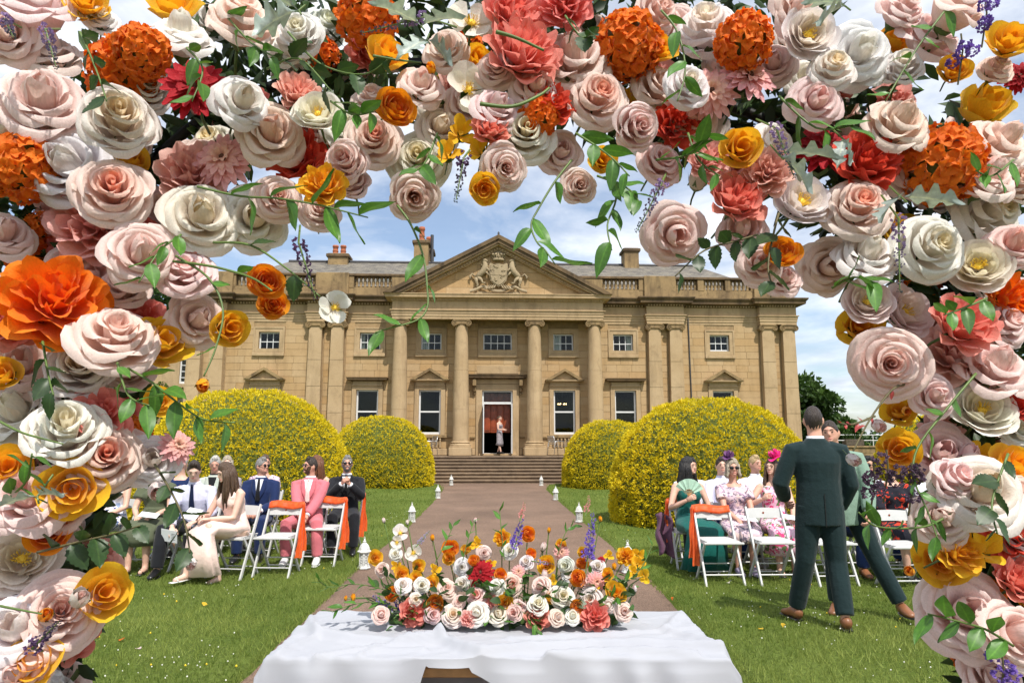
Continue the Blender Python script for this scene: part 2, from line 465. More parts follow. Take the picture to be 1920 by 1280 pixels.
# --- pediment
pc = [(-.9, 7.898), (.05, 7.898), (.06, 7.96), (.12, 7.98), (.12, 8.0), (.3, 8.02), (.31, 8.13), (.34, 8.16), (.34, 8.2), (-.9, 8.22)]
obj('pediment_cornice', MB().sweep([(-4.78, .2), (-4.78, -1.08), (4.78, -1.08), (4.78, .2)], pc), M['dressed'], house)
PW, PZ, PA = 5.16, 8.19, 10.92
def rake(off0, off1, y0, y1, w=PW, dz=0):
    """both sloping members as a chevron between two perpendicular offsets below the outer line"""
    L = math.hypot(PW, PA - PZ); nx, nz = (PA - PZ) / L, PW / L
    def line(o):
        # outer line moved inward by o: left foot and apex
        a = PA - o / nz
        return a
    a0, a1 = line(off0), line(off1); sl = (PA - PZ) / PW
    f0 = (a0 - PZ) / sl; f1 = (a1 - PZ) / sl
    k = MB(); k.add([(-f0, y0, PZ), (0, y0, a0), (f0, y0, PZ), (f1, y0, PZ), (0, y0, a1), (-f1, y0, PZ), (-f0, y1, PZ), (0, y1, a0), (f0, y1, PZ), (f1, y1, PZ), (0, y1, a1), (-f1, y1, PZ)],
        [(0, 1, 4, 5), (1, 2, 3, 4), (6, 11, 10, 7), (7, 10, 9, 8), (0, 6, 7, 1), (1, 7, 8, 2), (5, 4, 10, 11), (4, 3, 9, 10), (0, 5, 11, 6), (2, 8, 9, 3)])
    return k
obj('raking_cornice', rake(0, .17, -1.54, .3), M['sootstone'], house)
obj('raking_cornice', rake(.17, .33, -1.47, .3), M['sootstone'], house)
obj('raking_fillet', rake(.33, .40, -1.38, .3), M['dressed'], house)
obj('raking_bed', rake(.40, .56, -1.13, .3), M['dressed'], house)
m = MB()
for s in (-1, 1):
    for k in range(34):
        t = (k + .5) / 34; x = s * (PW - .95) * t; zz = PA - .50 - (PA - PZ) / PW * abs(x) - .02
        if zz > PZ + .05: m.box(x - .035, x + .035, -1.22, -1.12, zz - .07, zz)
tag(obj('pediment_dentils', m, M['dressed'], house), kind='stuff')
obj('finial', MB().lathe([(.05, 0), (.07, .06), (.03, .1), (.06, .15), (.015, .24)], 8, (0, -1.2, PA - .01)), M['lead'], house, True)
# tympanum in blocks
sl = (PA - PZ) / PW
k = MB(); k.prism([(-4.3, 8.2), (4.3, 8.2), (0, PA - .45)], -.93, -.6); obj('tympanum', k, M['mortar'], house)
zz = 8.2; rs2 = random.Random(4)
while zz < PA - .6:
    h = .36; half = (PA - .42 - zz) / sl - .02; half2 = (PA - .42 - zz - h) / sl - .02
    if half2 < .05: break
    n = max(1, round(2 * half / 1.05)); cuts = [-half] + [-half + 2 * half * (j + rs2.uniform(-.25, .25)) / n for j in range(1, n)] + [half]
    for p, q in zip(cuts, cuts[1:]):
        p2, q2 = max(p, -half2), min(q, half2)
        if q2 <= p2: continue
        g = .005
        kk = MB(); kk.add([(p + g, -.965, zz + g), (q - g, -.965, zz + g), (q2 - g, -.965, zz + h - g), (p2 + g, -.965, zz + h - g), (p + g, -.92, zz + g), (q - g, -.92, zz + g), (q2 - g, -.92, zz + h - g), (p2 + g, -.92, zz + h - g)],
            [(0, 1, 2, 3), (0, 4, 5, 1), (1, 5, 6, 2), (2, 6, 7, 3), (3, 7, 4, 0)], rs2.uniform(0, .7))
        obj('tympanum_stone', kk, M['ashlar'], house)
    zz += h
# --- coat of arms in relief (crown, quartered shield, two rearing supporters, ribbon)
cy = -.97
sh = [(-.42, 9.62), (-.36, 9.68), (-.2, 9.6), (0, 9.66), (.2, 9.6), (.36, 9.68), (.42, 9.62), (.44, 9.2), (.36, 8.85), (.2, 8.68), (0, 8.56), (-.2, 8.68), (-.36, 8.85), (-.44, 9.2)]
arms = obj('coat_of_arms', MB().prism(sh, cy - .2, cy).prism([(x * .88, 9.12 + (z - 9.12) * .88) for x, z in sh], cy - .235, cy - .19), M['carved'], house)
m = MB(); m.box(-.012, .012, cy - .25, cy - .2, 8.68, 9.55).box(-.37, .37, cy - .25, cy - .2, 9.1, 9.125)
r3 = random.Random(5)
for qx, qz in ((-.2, 9.36), (.2, 9.36), (-.2, 8.92), (.2, 8.92)):
    for j in range(5):
        p = Vector((qx + r3.uniform(-.12, .12), cy - .235, qz + r3.uniform(-.15, .15)))
        m.tube([p, p + Vector((r3.uniform(-.08, .08), -.01, .06)), p + Vector((r3.uniform(-.08, .08), 0, .1))], [.02, .03, .012], 5)
obj('shield_charges', m, M['carved'], arms)
m = MB(); m.lathe([(.27, 0), (.29, .04), (.26, .08), (.26, .1)], 16, (0, cy - .12, 9.8), True, 1, .6)
for j in range(-3, 4):
    x = j * .075; top = .2 + .12 * (1 - (j / 3.2) ** 2)
    m.tube([(x * 1.05, cy - .26 + abs(x) * .4, 9.88), (x * 1.35, cy - .27 + abs(x) * .4, 10.0), (x * .9, cy - .22, 9.88 + top), (0, cy - .12, 10.14)], [.03, .035, .035, .03], 6)
for j in (-2, -1, 1, 2): m.ball((j * .13, cy - .26, 10.06), .055, 8, 6)
m.ball((0, cy - .15, 10.2), .06, 8, 6).ball((0, cy - .12, 9.98), .2, 10, 7, 1, .6, .7)
obj('crown', m, M['carved'], arms, True)
for s in (-1, 1):
    m = MB()
    def L(pts, rad): m.tube([(s * x, cy - .12 + dy, z) for x, dy, z in pts], rad, 8)
    L([(1.0, 0, 8.98), (.86, -.02, 9.12), (.68, -.05, 9.3), (.6, -.06, 9.5), (.62, -.05, 9.68), (.66, -.05, 9.78)], [.09, .14, .15, .15, .11, .08])
    L([(.68, -.05, 9.78), (.6, -.09, 9.8), (.5, -.1, 9.73)], [.09, .075, .045])
    L([(.68, -.02, 9.82), (.73, 0, 9.93)], [.035, .012])
    L([(.63, -.06, 9.42), (.5, -.12, 9.4), (.42, -.14, 9.26)], [.06, .05, .04])
    L([(.64, -.02, 9.32), (.52, -.1, 9.2), (.44, -.14, 9.08)], [.06, .05, .035])
    L([(.98, 0, 8.98), (1.0, -.03, 8.8), (.94, -.02, 8.66), (1.0, -.04, 8.54)], [.11, .08, .05, .055])
    L([(.92, -.03, 9.0), (.78, -.1, 8.88), (.72, -.08, 8.74), (.6, -.12, 8.72)], [.1, .07, .045, .05])
    L([(1.06, 0, 9.05), (1.2, .02, 9.18), (1.3, 0, 9.05), (1.26, 0, 8.9)], [.04, .045, .06, .02])
    for j in range(6): m.ball((s * (.72 + r3.uniform(-.02, .04)), cy - .1, 9.35 + j * .08), .06, 6, 5)
    obj('supporter', m, M['carved'], arms, True)
def ribbon(u, v):
    x = -1.3 + 2.6 * u; base = 8.28 + .13 * math.cos(PI * (u - .5) * 2.0 * 2.1) * -1 + .16 * abs(2 * u - 1) ** 1.2
    base = 8.24 + .24 * math.exp(-((abs(x) - .68) / .34) ** 2) + .02
    return (x, cy - .16 - .05 * math.sin(v * PI) - .04 * math.cos(x * 5), base + (v) * .16)
m = MB().grid(ribbon, 40, 4)
for s in (-1, 1):
    for j in range(4): m.tube([(s * (.12 + .1 * j), cy - .2, 8.66 - j * .01), (s * (.2 + .12 * j), cy - .24, 8.52 - .02 * j), (s * (.3 + .13 * j), cy - .2, 8.44)], [.02, .045, .02], 5)
m.prism([(-1.25, 8.2), (1.25, 8.2), (.9, 8.34), (.3, 8.32), (-.3, 8.32), (-.9, 8.34)], cy - .12, cy)
obj('scroll_ribbon', m, M['carved'], arms)

# --- ionic columns and pilasters
def volute(m, x, y, z, r=.15, depth=.5, s=1):
    m.lathe([(r * .93, 0), (r, .04), (r * .8, .12), (r * .62, depth / 2), (r * .8, depth - .12), (r, depth - .04), (r * .93, depth)], 14, (0, 0, 0))
    k = len(m.v) - 14 * 7
    m.xf(Matrix.Translation((x, y, z)) @ Matrix.Rotation(PI / 2, 4, 'X') @ Matrix.Translation((0, 0, -depth / 2)), k)
    pts = []; rr = []
    for j in range(22):
        a = j / 21 * 4.2 * PI; q = r * (1 - .82 * j / 21)
        pts.append((x + s * q * math.sin(a), y - depth / 2 - .012, z + q * math.cos(a))); rr.append(.022 * (1 - .5 * j / 21))
    m.tube(pts, rr, 5); m.ball((x, y - depth / 2 - .01, z), .03, 6, 5)
def capital(w, depth, zt, y):
    m = MB(); m.bbox(-w / 2 - .1, w / 2 + .1, y - depth / 2 - .03, y + depth / 2, zt - .07, zt, .015)
    m.box(-w / 2 - .02, w / 2 + .02, y - depth / 2, y + depth / 2, zt - .17, zt - .07)
    for s in (-1, 1): volute(m, s * (w / 2 + .03), y, zt - .19, .14, depth, s)
    for j in range(7): m.ball((-w / 2 + .1 + (w - .2) * j / 6, y - depth / 2 + .03, zt - .2), .045, 6, 5, 1, 1, 1.3)
    return m
def ionic_column(x, name='column'):
    y = -.74; b = obj(name, MB().bbox(x - .5, x + .5, y - .5, .02, 1.0, 1.36, .02), M['dressed'], house)
    prof = lambda t: .355 - .075 * max(0, (t - .25) / .75) ** 1.5
    za, zb = 1.62, 6.86; cuts = [za, 3.02, 4.78, zb]
    obj('base', MB().bbox(x - .46, x + .46, y - .46, y + .46, 1.36, 1.42, .01).lathe([(.45, 1.42), (.47, 1.46), (.45, 1.5), (.40, 1.51), (.39, 1.54), (.42, 1.56), (.43, 1.58), (.40, 1.61), (.37, 1.625)], 24, (x, y, 0)), M['dressed'], b, True)
    for a, c in zip(cuts, cuts[1:]):
        n = 8; pr = [(prof((a - za) / (zb - za)) - .006, a + .002)] + [(prof((a + (c - a) * k / n - za) / (zb - za)), a + .008 + (c - a - .016) * k / n) for k in range(n + 1)] + [(prof((c - za) / (zb - za)) - .006, c - .002)]
        obj('drum', MB().lathe(pr, 28, (x, y, 0)), M['dressed'], b, 25)
    c = capital(.56, .62, 7.085, y).lathe([(.285, 6.85), (.30, 6.87), (.285, 6.89), (.32, 6.93)], 24, (0, y, 0)); c.xf(Matrix.Translation((x, 0, 0)))
    obj('capital', c, M['weathered'], b)
for x in (-4.42, -1.66, 1.66, 4.42): ionic_column(x)
def pilaster(x):
    b = obj('pilaster', MB().bbox(x - .4, x + .4, -.36, .02, 1.0, 1.5, .02).box(x - .36, x + .36, -.33, .02, 1.5, 1.62), M['dressed'], house)
    for a, c in zip((1.62, 2.9, 4.1, 5.3), (2.9, 4.1, 5.3, 6.86)):
        wa, wc = .335 - .05 * (a - 1.62) / 5.3, .335 - .05 * (c - 1.62) / 5.3
        k = MB(); g = .004
        k.add([(x - wa, -.29, a + g), (x + wa, -.29, a + g), (x + wc, -.28, c - g), (x - wc, -.28, c - g), (x - wa, .04, a + g), (x + wa, .04, a + g), (x + wc, .04, c - g), (x - wc, .04, c - g)],
              [(0, 1, 2, 3), (1, 5, 6, 2), (4, 0, 3, 7), (3, 2, 6, 7), (0, 4, 5, 1)])
        obj('shaft_block', k, M['dressed'], b)
    c = capital(.56, .34, 7.085, -.16); c.xf(Matrix.Translation((x, 0, 0))); obj('capital', c, M['weathered'], b)
for s in (-1, 1):
    for x in (7.35, 8.35, 12.75, 13.75): pilaster(s * x)

# --- windows
def ring(x0, x1, z0, z1, w, y0, y1, sill=None):
    m = MB(); s = w if sill is None else sill
    m.box(x0, x0 + w, y0, y1, z0, z1).box(x1 - w, x1, y0, y1, z0, z1).box(x0 + w, x1 - w, y0, y1, z1 - w, z1).box(x0 + w, x1 - w, y0, y1, z0, z0 + s)
    return m
def upper_window(x, w, a, b, cols, curtain=None, opened=0.0):
    g = obj('window', ring(x - w - .17, x + w + .17, a - .02, b + .17, .168, -.035, .06), M['dressed'], house)
    obj('surround_band', ring(x - w - .24, x + w + .24, a - .06, b + .24, .075, -.06, .06, .03), M['dressed'], g)
    obj('sill', MB().bbox(x - w - .25, x + w + .25, -.1, .1, a - .2, a - .06, .012), M['dressed'], g)
    obj('frame', ring(x - w, x + w, a, b, .055, .14, .24, .1), M['white_paint'], g)
    for c in range(1, cols): 
        xx = x - w + .055 + (2 * w - .11) * c / cols
        obj('glazing_bar', MB().box(xx - .014, xx + .014, .16, .2, a + .1 + opened, b - .055), M['white_paint'], g)
    zm = (a + opened + .1 + b - .055) / 2
    obj('glazing_bar', MB().box(x - w + .055, x + w - .055, .157, .203, zm - .018, zm + .018), M['white_paint'], g)
    if opened: obj('sash_rail', MB().box(x - w + .055, x + w - .055, .15, .21, a + .09 + opened - .03, a + .1 + opened + .03), M['white_paint'], g)
    for c in range(cols):
        for r in range(2):
            p = x - w + .05 + (2 * w - .1) * c / cols; q = x - w + .05 + (2 * w - .1) * (c + 1) / cols
            za, zb = (a + .1 + opened, zm) if r == 0 else (zm, b - .055)
            obj('pane', MB().box(p + .005, q - .005, .178, .184, za, zb), M['glass'], g)
    if curtain:
        c0, c1 = curtain
        obj('curtain', MB().grid(lambda u, v: (x - w + 2 * w * (c0 + (c1 - c0) * u), .36 + .03 * math.sin(u * 26), a + (b - a) * v), 26, 2), M['curtain'], g)
cur = {1: (.0, .2), 2: (0, .4), 4: (0, .45), 0: None, 3: None, 5: (.75, 1), 6: None}
for i, (x, w, a, b) in enumerate(UPP): upper_window(x, w, a, b, 4 if i == 3 else 3, cur[i], .1 if i == 6 else 0.0)
def hood(g, x, w, kind):
    za = 4.16
    obj('hood_frieze', MB().box(x - w - .16, x + w + .16, -.07, .05, za, za + .17).bbox(x - w - .2, x + w + .2, -.1, .05, za - .035, za + .03, .01), M['dressed'], g)
    if kind == 'flat':
        obj('hood_cornice', MB().sweep([(x - w - .2, .05), (x - w - .2, -.1), (x + w + .2, -.1), (x + w + .2, .05)], [(-.1, za + .17), (.03, za + .17), (.08, za + .22), (.2, za + .235), (.21, za + .3), (.24, za + .33), (-.1, za + .37)]), M['sootstone'], g)
    else:
        H = .52; W = w + .4
        obj('hood_cornice', MB().sweep([(x - w - .2, .05), (x - w - .2, -.1), (x + w + .2, -.1), (x + w + .2, .05)], [(-.1, za + .17), (.03, za + .17), (.08, za + .2), (.18, za + .21), (.19, za + .27), (-.1, za + .285)]), M['dressed'], g)
        obj('tympanum', MB().prism([(x - W + .1, za + .28), (x + W - .1, za + .28), (x, za + .25 + H * .86)], -.12, .04), M['dressed'], g)
        zb = za + .262; k = MB(); t = .12
        k.add([(x - W, -.33, zb), (x, -.33, zb + H), (x + W, -.33, zb), (x + W - t * 2.2, -.33, zb), (x, -.33, zb + H - t), (x - W + t * 2.2, -.33, zb),
               (x - W, .05, zb), (x, .05, zb + H), (x + W, .05, zb), (x + W - t * 2.2, .05, zb), (x, .05, zb + H - t), (x - W + t * 2.2, .05, zb)],
              [(0, 1, 4, 5), (1, 2, 3, 4), (0, 6, 7, 1), (1, 7, 8, 2), (5, 4, 10, 11), (4, 3, 9, 10), (0, 5, 11, 6), (2, 8, 9, 3)])
        obj('hood_pediment', k, M['weathered'], g)
for x, w, a, b, kind in LOW:
    g = obj('window', ring(x - w - .2, x + w + .2, a - .05, b + .2, .198, -.045, .06, .03), M['dressed'], house)
    obj('sill', MB().bbox(x - w - .3, x + w + .3, -.12, .1, a - .16, a - .03, .012), M['weathered'], g)
    obj('frame', ring(x - w, x + w, a, b, .07, .12, .26, .1), M['white_paint'], g)
    zm = (a + b) / 2 + .02
    obj('meeting_rail', MB().box(x - w + .07, x + w - .07, .15, .24, zm - .035, zm + .035), M['white_paint'], g)
    for za, zb, y in ((a + .1, zm - .03, .21), (zm + .03, b - .07, .17)):
        obj('pane', MB().box(x - w + .065, x + w - .065, y, y + .006, za, zb), M['glass'], g)
    hood(g, x, w, kind)
    # blind baluster panel under the sill
    if abs(x) < 4:
        for j in range(7):
            bx = x - .5 + j / 6
            obj('apron_baluster', MB().lathe([(.05, 0), (.05, .04), (.03, .07), (.07, .2), (.03, .34), (.05, .38), (.05, .42)], 8, (bx, -.06, 1.33)), M['dressed'], g, True)
for s in (-1, 1):      # band course at window-sill level
    for a, b in ((1.02, 1.25), (2.05, 4.0), (4.85, 6.9), (8.8, 12.3)):
        obj('sill_band', MB().bbox(min(s * a, s * b), max(s * a, s * b), -.08, .04, 1.76, 1.84, .012), M['weathered'], house)
    for a, b in ((1.02, 1.15), (2.2, 3.9), (4.95, 6.9)):
        obj('plinth_course', MB().bbox(min(s * a, s * b), max(s * a, s * b), -.1, .04, 1.0, 1.3, .015), M['dressed'], house)
# a chandelier glows in the room behind one window
em = NT('candle_glow'); em.b.inputs['Emission Color'].default_value = (1, .62, .25, 1); em.b.inputs['Emission Strength'].default_value = 6; M['bulb'] = em.m
for cx, cz in ((2.95, 3.05), (3.3, 3.45)):
    ch = obj('chandelier', MB().tube([(cx, 2.6, cz), (cx, 2.6, 4.65)], .012, 5).lathe([(.2, 0), (.22, .02), (.2, .03)], 12, (cx, 2.6, cz - .05)), M['lead'], None)
    tag(ch, 'lit chandelier glowing behind %s' % ('a mansion window, the higher one' if cx > 3 else 'a mansion window, the lower one'), 'chandelier')
    ch.location = (HX, HY, 0); ch.rotation_euler = (0, 0, HROT)
    for j in range(6):
        a = j * PI / 3; obj('bulb', MB().ball((cx + .2 * math.cos(a), 2.6 + .2 * math.sin(a), cz + .02), .026, 6, 5, 1, 1, 1.4), M['bulb'], ch, True)
# --- front door
g = obj('doorway', ring(-.98, .98, .98, 4.22, .275, -.06, .06, .001), M['dressed'], house)
obj('door_frame', ring(-.7, .7, 1.06, 3.95, .07, .1, .24, .03), M['white_paint'], g)
obj('transom', MB().box(-.63, .63, .09, .25, 3.32, 3.42), M['white_paint'], g)
obj('transom_pane', MB().box(-.63, .63, .17, .176, 3.42, 3.88), M['glass'], g)
for j, x0 in enumerate((-.62, -.31, 0.0, .31)):
    d = obj('door_leaf', MB().bbox(x0 + .004, x0 + .306, .5 + .06 * (j % 2), .55 + .06 * (j % 2), 2.02, 3.86, .01), M['mahogany'], g)
    for a, b in ((2.1, 2.75), (2.85, 3.3), (3.4, 3.8)): obj('door_panel', MB().bbox(x0 + .06, x0 + .25, .48 + .06 * (j % 2), .5 + .06 * (j % 2), a, b, .015), M['mahogany'], d)
for s in (-1, 1):
    d = obj('open_door', MB().bbox(s * .64 - .025, s * .64 + .025, -.62, .1, 1.08, 3.3, .01), M['white_paint'], g)
    obj('door_pane', MB().box(s * .61 - .004, s * .61 + .004, -.5, .0, 1.9, 3.2), M['glass'], d)
obj('door_step', MB().bbox(-.85, .85, -.3, .3, .98, 1.075, .015), M['dressed'], g)
obj('door_hood', MB().sweep([(-1.05, .05), (-1.05, -.12), (1.05, -.12), (1.05, .05)], [(-.1, 4.44), (.04, 4.44), (.1, 4.48), (.28, 4.5), (.29, 4.58), (.33, 4.62), (.33, 4.66), (-.1, 4.69)]), M['sootstone'], g)
obj('door_frieze', MB().box(-1.0, 1.0, -.07, .05, 4.24, 4.44), M['dressed'], g)
obj('name_panel', MB().bbox(-.96, .96, -.02, .04, 4.72, 5.1, .01), M['dressed'], g)
for s in (-1, 1):
    obj('console', MB().bbox(s * 1.07 - .09, s * 1.07 + .09, -.34, .0, 4.12, 4.45, .03).bbox(s * 1.07 - .08, s * 1.07 + .08, -.2, .0, 3.86, 4.12, .05).bbox(s * 1.07 - .07, s * 1.07 + .07, -.12, 0, 3.72, 3.86, .05), M['weathered'], g)
# --- parapet with balusters
def bal_profile(): return [(.075, 0), (.075, .05), (.045, .08), (.085, .2), (.08, .26), (.045, .36), (.075, .42), (.075, .48)]
bal_mesh = MB().lathe(bal_profile(), 10).mesh('baluster', M['weathered'], True)
for s in (-1, 1):
    par = obj('parapet', MB().box(min(s * 4.6, s * 13.95), max(s * 4.6, s * 13.95), .12, .5, 8.3, 8.78), M['weathered'], house)
    obj('coping', MB().bbox(min(s * 2.5, s * 14.0), max(s * 2.5, s * 14.0), .06, .56, 9.3, 9.42, .02), M['sootstone'], par)
    spans = [(5.0, 6.75), (8.55, 9.6), (9.9, 10.95), (11.2, 12.2)]; last = 2.6
    for a, b in spans + [(13.95, 13.95)]:
        if a - last > .05: obj('pedestal', MB().bbox(min(s * last, s * a), max(s * last, s * a), .1, .52, 8.75, 9.3, .01), M['weathered'], par)
        last = b
    for a, b in spans:
        n = round((b - a) / .185)
        for j in range(n): link('baluster', bal_mesh, par, (s * (a + (b - a) * (j + .5) / n), .31, 8.8))
    obj('end_block', MB().bbox(min(s * 12.3, s * 14.05), max(s * 12.3, s * 14.05), -.02, .6, 8.33, 9.44, .02), M['weathered'], par)
    obj('end_block', MB().bbox(min(s * 6.98, s * 8.5), max(s * 6.98, s * 8.5), -.02, .6, 8.33, 9.44, .02), M['weathered'], par)
# --- roof, chimneys
m = MB(); m.add([(-13.4, .9, 9.0), (13.4, .9, 9.0), (11.2, 5, 11.25), (-11.2, 5, 11.25), (-13.4, 9, 9.0), (13.4, 9, 9.0)], [(0, 1, 2, 3), (3, 2, 5, 4), (0, 3, 4), (1, 5, 2)])
roof = obj('roof', m, M['slate'], house)
m = MB().add([(-4.5, -1.3, 8.6), (0, -1.3, 10.88), (4.5, -1.3, 8.6), (-4.5, 4, 8.6), (0, 4, 10.88), (4.5, 4, 8.6)], [(0, 1, 4, 3), (1, 2, 5, 4)])
obj('portico_roof', m, M['slate'], roof)
obj('ridge', MB().tube([(-11.2, 5, 11.27), (11.2, 5, 11.27)], .09, 6), M['lead'], roof)
for x in (-7.6, -5.6):
    zq = 9.0 + (2.1 - .9) * 2.25 / 4.1
    obj('skylight', MB().add([(x - .4, 1.7, zq - .16), (x + .4, 1.7, zq - .16), (x + .4, 2.7, zq + .39), (x - .4, 2.7, zq + .39), (x - .4, 1.7, zq - .22), (x + .4, 1.7, zq - .22), (x + .4, 2.7, zq + .3), (x - .4, 2.7, zq + .3)], [(0, 1, 2, 3), (0, 4, 5, 1), (1, 5, 6, 2), (3, 7, 4, 0)]), M['glass'], roof)
def chimney(x, y, w, z0, z1, pots, mat='weathered', ph=.7):
    c = obj('chimney', MB().bbox(x - w / 2, x + w / 2, y - .45, y + .45, z0, z1, .02), M[mat], roof)
    obj('chimney_cap', MB().bbox(x - w / 2 - .09, x + w / 2 + .09, y - .54, y + .54, z1 - .22, z1 - .04, .03), M['sootstone'], c)
    for j in range(pots):
        px = x + (j - (pots - 1) / 2) * w / max(pots, 1) * .8
        obj('chimney_pot', MB().lathe([(.15, 0), (.17, .05), (.15, .1), (.13, .3 * ph), (.17, .35 * ph), (.15, .4 * ph), (.13, .75 * ph), (.17, .8 * ph), (.16, ph), (.1, ph)], 12, (px, y - .1, z1)), M['terracotta'], c, True)
chimney(-4.05, 5, .78, 10.5, 12.45, 1, ph=.8); chimney(-8.5, 5, 1.05, 10.6, 11.65, 2, ph=.5); chimney(7.45, 5, .8, 10.6, 12.15, 0)
chimney(-3.75, 6.2, .5, 10.5, 12.3, 1, ph=.75); chimney(10.1, 6, .6, 10.5, 11.35, 1, ph=.6)
obj('flue_pipe', MB().tube([(-3.5, 5, 10.8), (-3.5, 5, 12.85)], .09, 8), M['lead'], roof)
obj('drain_pipe', MB().tube([(9.06, -.05, 1.5), (9.02, -.05, 7.4)], .03, 6), M['lead'], house)
# --- terrace and steps
m = MB().bbox(-15.5, 15.5, -2.1, .3, -.1, .985, .03)
tag(obj('terrace', m, M['stepstone'], None, False, (HX, HY, 0), (0, 0, HROT)), kind='structure')
steps = thing('stone_steps', 'wide brown stone steps leading up to the mansion terrace', 'steps', (HX, HY, 0), HROT)
NS = 8
for k in range(NS):
    z1 = .985 - k * .122; y1 = -2.1 - k * .31
    obj('step', MB().box(-3.6, 3.6, y1 - .33, y1 + .02, -.05, z1 - .035).bbox(-3.62, 3.62, y1 - .37, y1 + .02, z1 - .045, z1 + .008 - .0005 * k, .012), M['stepstone'], steps)
# ================================================================ vegetation
def leaf_mat(name, c0, c1, rough=.6, tr=.3, spec=.3):
    """colour runs from c0 to c1 with each leaf's own tint"""
    t = NT(name); base = t.ramp(t.attr('tint'), [(0, c0), (1, c1)])
    t.col(base); t.set(Roughness=rough); t.b.inputs['Specular IOR Level'].default_value = spec
    translucent(t, tr, base); return t.m
def tri_mesh(name, V, F, tint, mat):
    """V: (n,3) array, F: (m,3|4) array, tint: (n,)"""
    me = bpy.data.meshes.new(name); k = F.shape[1]
    me.vertices.add(len(V)); me.vertices.foreach_set('co', V.astype(np.float32).ravel())
    me.loops.add(F.size); me.loops.foreach_set('vertex_index', F.astype(np.int32).ravel())
    me.polygons.add(len(F)); me.polygons.foreach_set('loop_start', np.arange(0, F.size, k, dtype=np.int32))
    me.update(calc_edges=True); me.validate()
    a = me.attributes.new('tint', 'FLOAT', 'POINT'); a.data.foreach_set('value', tint.astype(np.float32))
    me.materials.append(mat); return me
def unit(a): return a / np.maximum(np.linalg.norm(a, axis=-1, keepdims=True), 1e-9)
def leaf_cloud(P, D, L, W, rng, tint, fold=.25):
    """rhombic leaves at points P, pointing along D; lengths L, widths W"""
    n = len(P); D = unit(D); S = unit(np.cross(D, unit(rng.normal(size=(n, 3))))); N = np.cross(D, S)
    mid = P + D * L[:, None] * .45
    V = np.stack([P, mid + S * W[:, None] + N * W[:, None] * fold, P + D * L[:, None], mid - S * W[:, None] + N * W[:, None] * fold], 1).reshape(-1, 3)
    F = np.arange(4 * n).reshape(n, 4); return V, F, np.repeat(tint, 4)
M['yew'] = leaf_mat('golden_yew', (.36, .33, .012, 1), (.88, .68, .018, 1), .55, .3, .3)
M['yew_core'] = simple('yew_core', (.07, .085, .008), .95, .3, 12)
M['bark'] = simple('bark', (.09, .07, .05), .95, .35, 9, .6, 25)
def dome(cx, cy, r, h, n, label, seed, L=.056):
    rng = np.random.default_rng(seed)
    root = thing('golden_yew_dome', label, 'shrub', (cx, cy, 0), 0, 'clipped golden yew domes')
    def surf(th, ph):       # ph 0 at the top, 1 at the foot
        a = ph * PI * .58; rr = r * np.sin(a) ** .82; zz = h * (np.cos(a) + .25) / 1.25
        return rr, np.maximum(zz, .02)
    th = rng.uniform(0, 2 * PI, n); ph = np.sqrt(rng.uniform(0, 1, n)) ; 
    rr, zz = surf(th, ph)
    bump = np.array([mnoise.noise(Vector((3.2 * rr[i] * math.cos(th[i]) / 1.0 + seed, 3.2 * rr[i] * math.sin(th[i]), 3.2 * zz[i]))) * .07 + mnoise.noise(Vector((9 * rr[i] * math.cos(th[i]) + seed, 9 * rr[i] * math.sin(th[i]), 9 * zz[i]))) * .05 for i in range(n)])
    nr = np.stack([np.cos(th) * np.sin(ph * PI * .58), np.sin(th) * np.sin(ph * PI * .58), np.cos(ph * PI * .58) * .9 + .1], 1)
    P = np.stack([rr * np.cos(th), rr * np.sin(th), zz], 1) + unit(nr) * (bump - rng.uniform(0, .06, n))[:, None]
    Vs, Fs, Ts = [], [], []; o = 0
    for k in range(3):
        D = unit(nr) * .9 + rng.normal(size=(n, 3)) * .55 + np.array([0, 0, .25])
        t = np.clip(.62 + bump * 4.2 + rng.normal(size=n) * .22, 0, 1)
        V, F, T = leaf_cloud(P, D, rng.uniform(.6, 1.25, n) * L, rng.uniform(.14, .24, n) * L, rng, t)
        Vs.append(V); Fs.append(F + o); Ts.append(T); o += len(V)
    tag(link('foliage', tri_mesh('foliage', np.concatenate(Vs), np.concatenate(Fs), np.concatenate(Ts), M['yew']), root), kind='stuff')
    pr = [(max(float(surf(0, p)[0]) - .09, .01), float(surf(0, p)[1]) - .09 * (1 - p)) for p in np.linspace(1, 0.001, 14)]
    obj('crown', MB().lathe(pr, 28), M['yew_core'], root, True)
    obj('trunk', MB().tube([(0, 0, -.05), (0, 0, .6)], [.16, .1], 8), M['bark'], root)
    return root
dome(3.95, 13.9, 1.98, 2.46, 27000, 'largest golden yew dome, just behind the guests in floral dresses', 1)
dome(-5.75, 15.0, 2.2, 2.7, 27000, 'big golden yew dome behind the guests beside the navy-suited man', 2)
dome(-4.75, 25.0, 1.92, 2.52, 14000, 'golden yew dome beside the steps, behind the bearded man in black', 3, .066)
dome(3.5, 24.6, 1.7, 2.36, 14000, 'golden yew dome beside the steps, below the terrace armchair', 4, .066)
dome(12.9, 20.5, 2.0, 2.4, 11000, 'golden yew dome standing apart in front of the terrace railing', 5, .07)

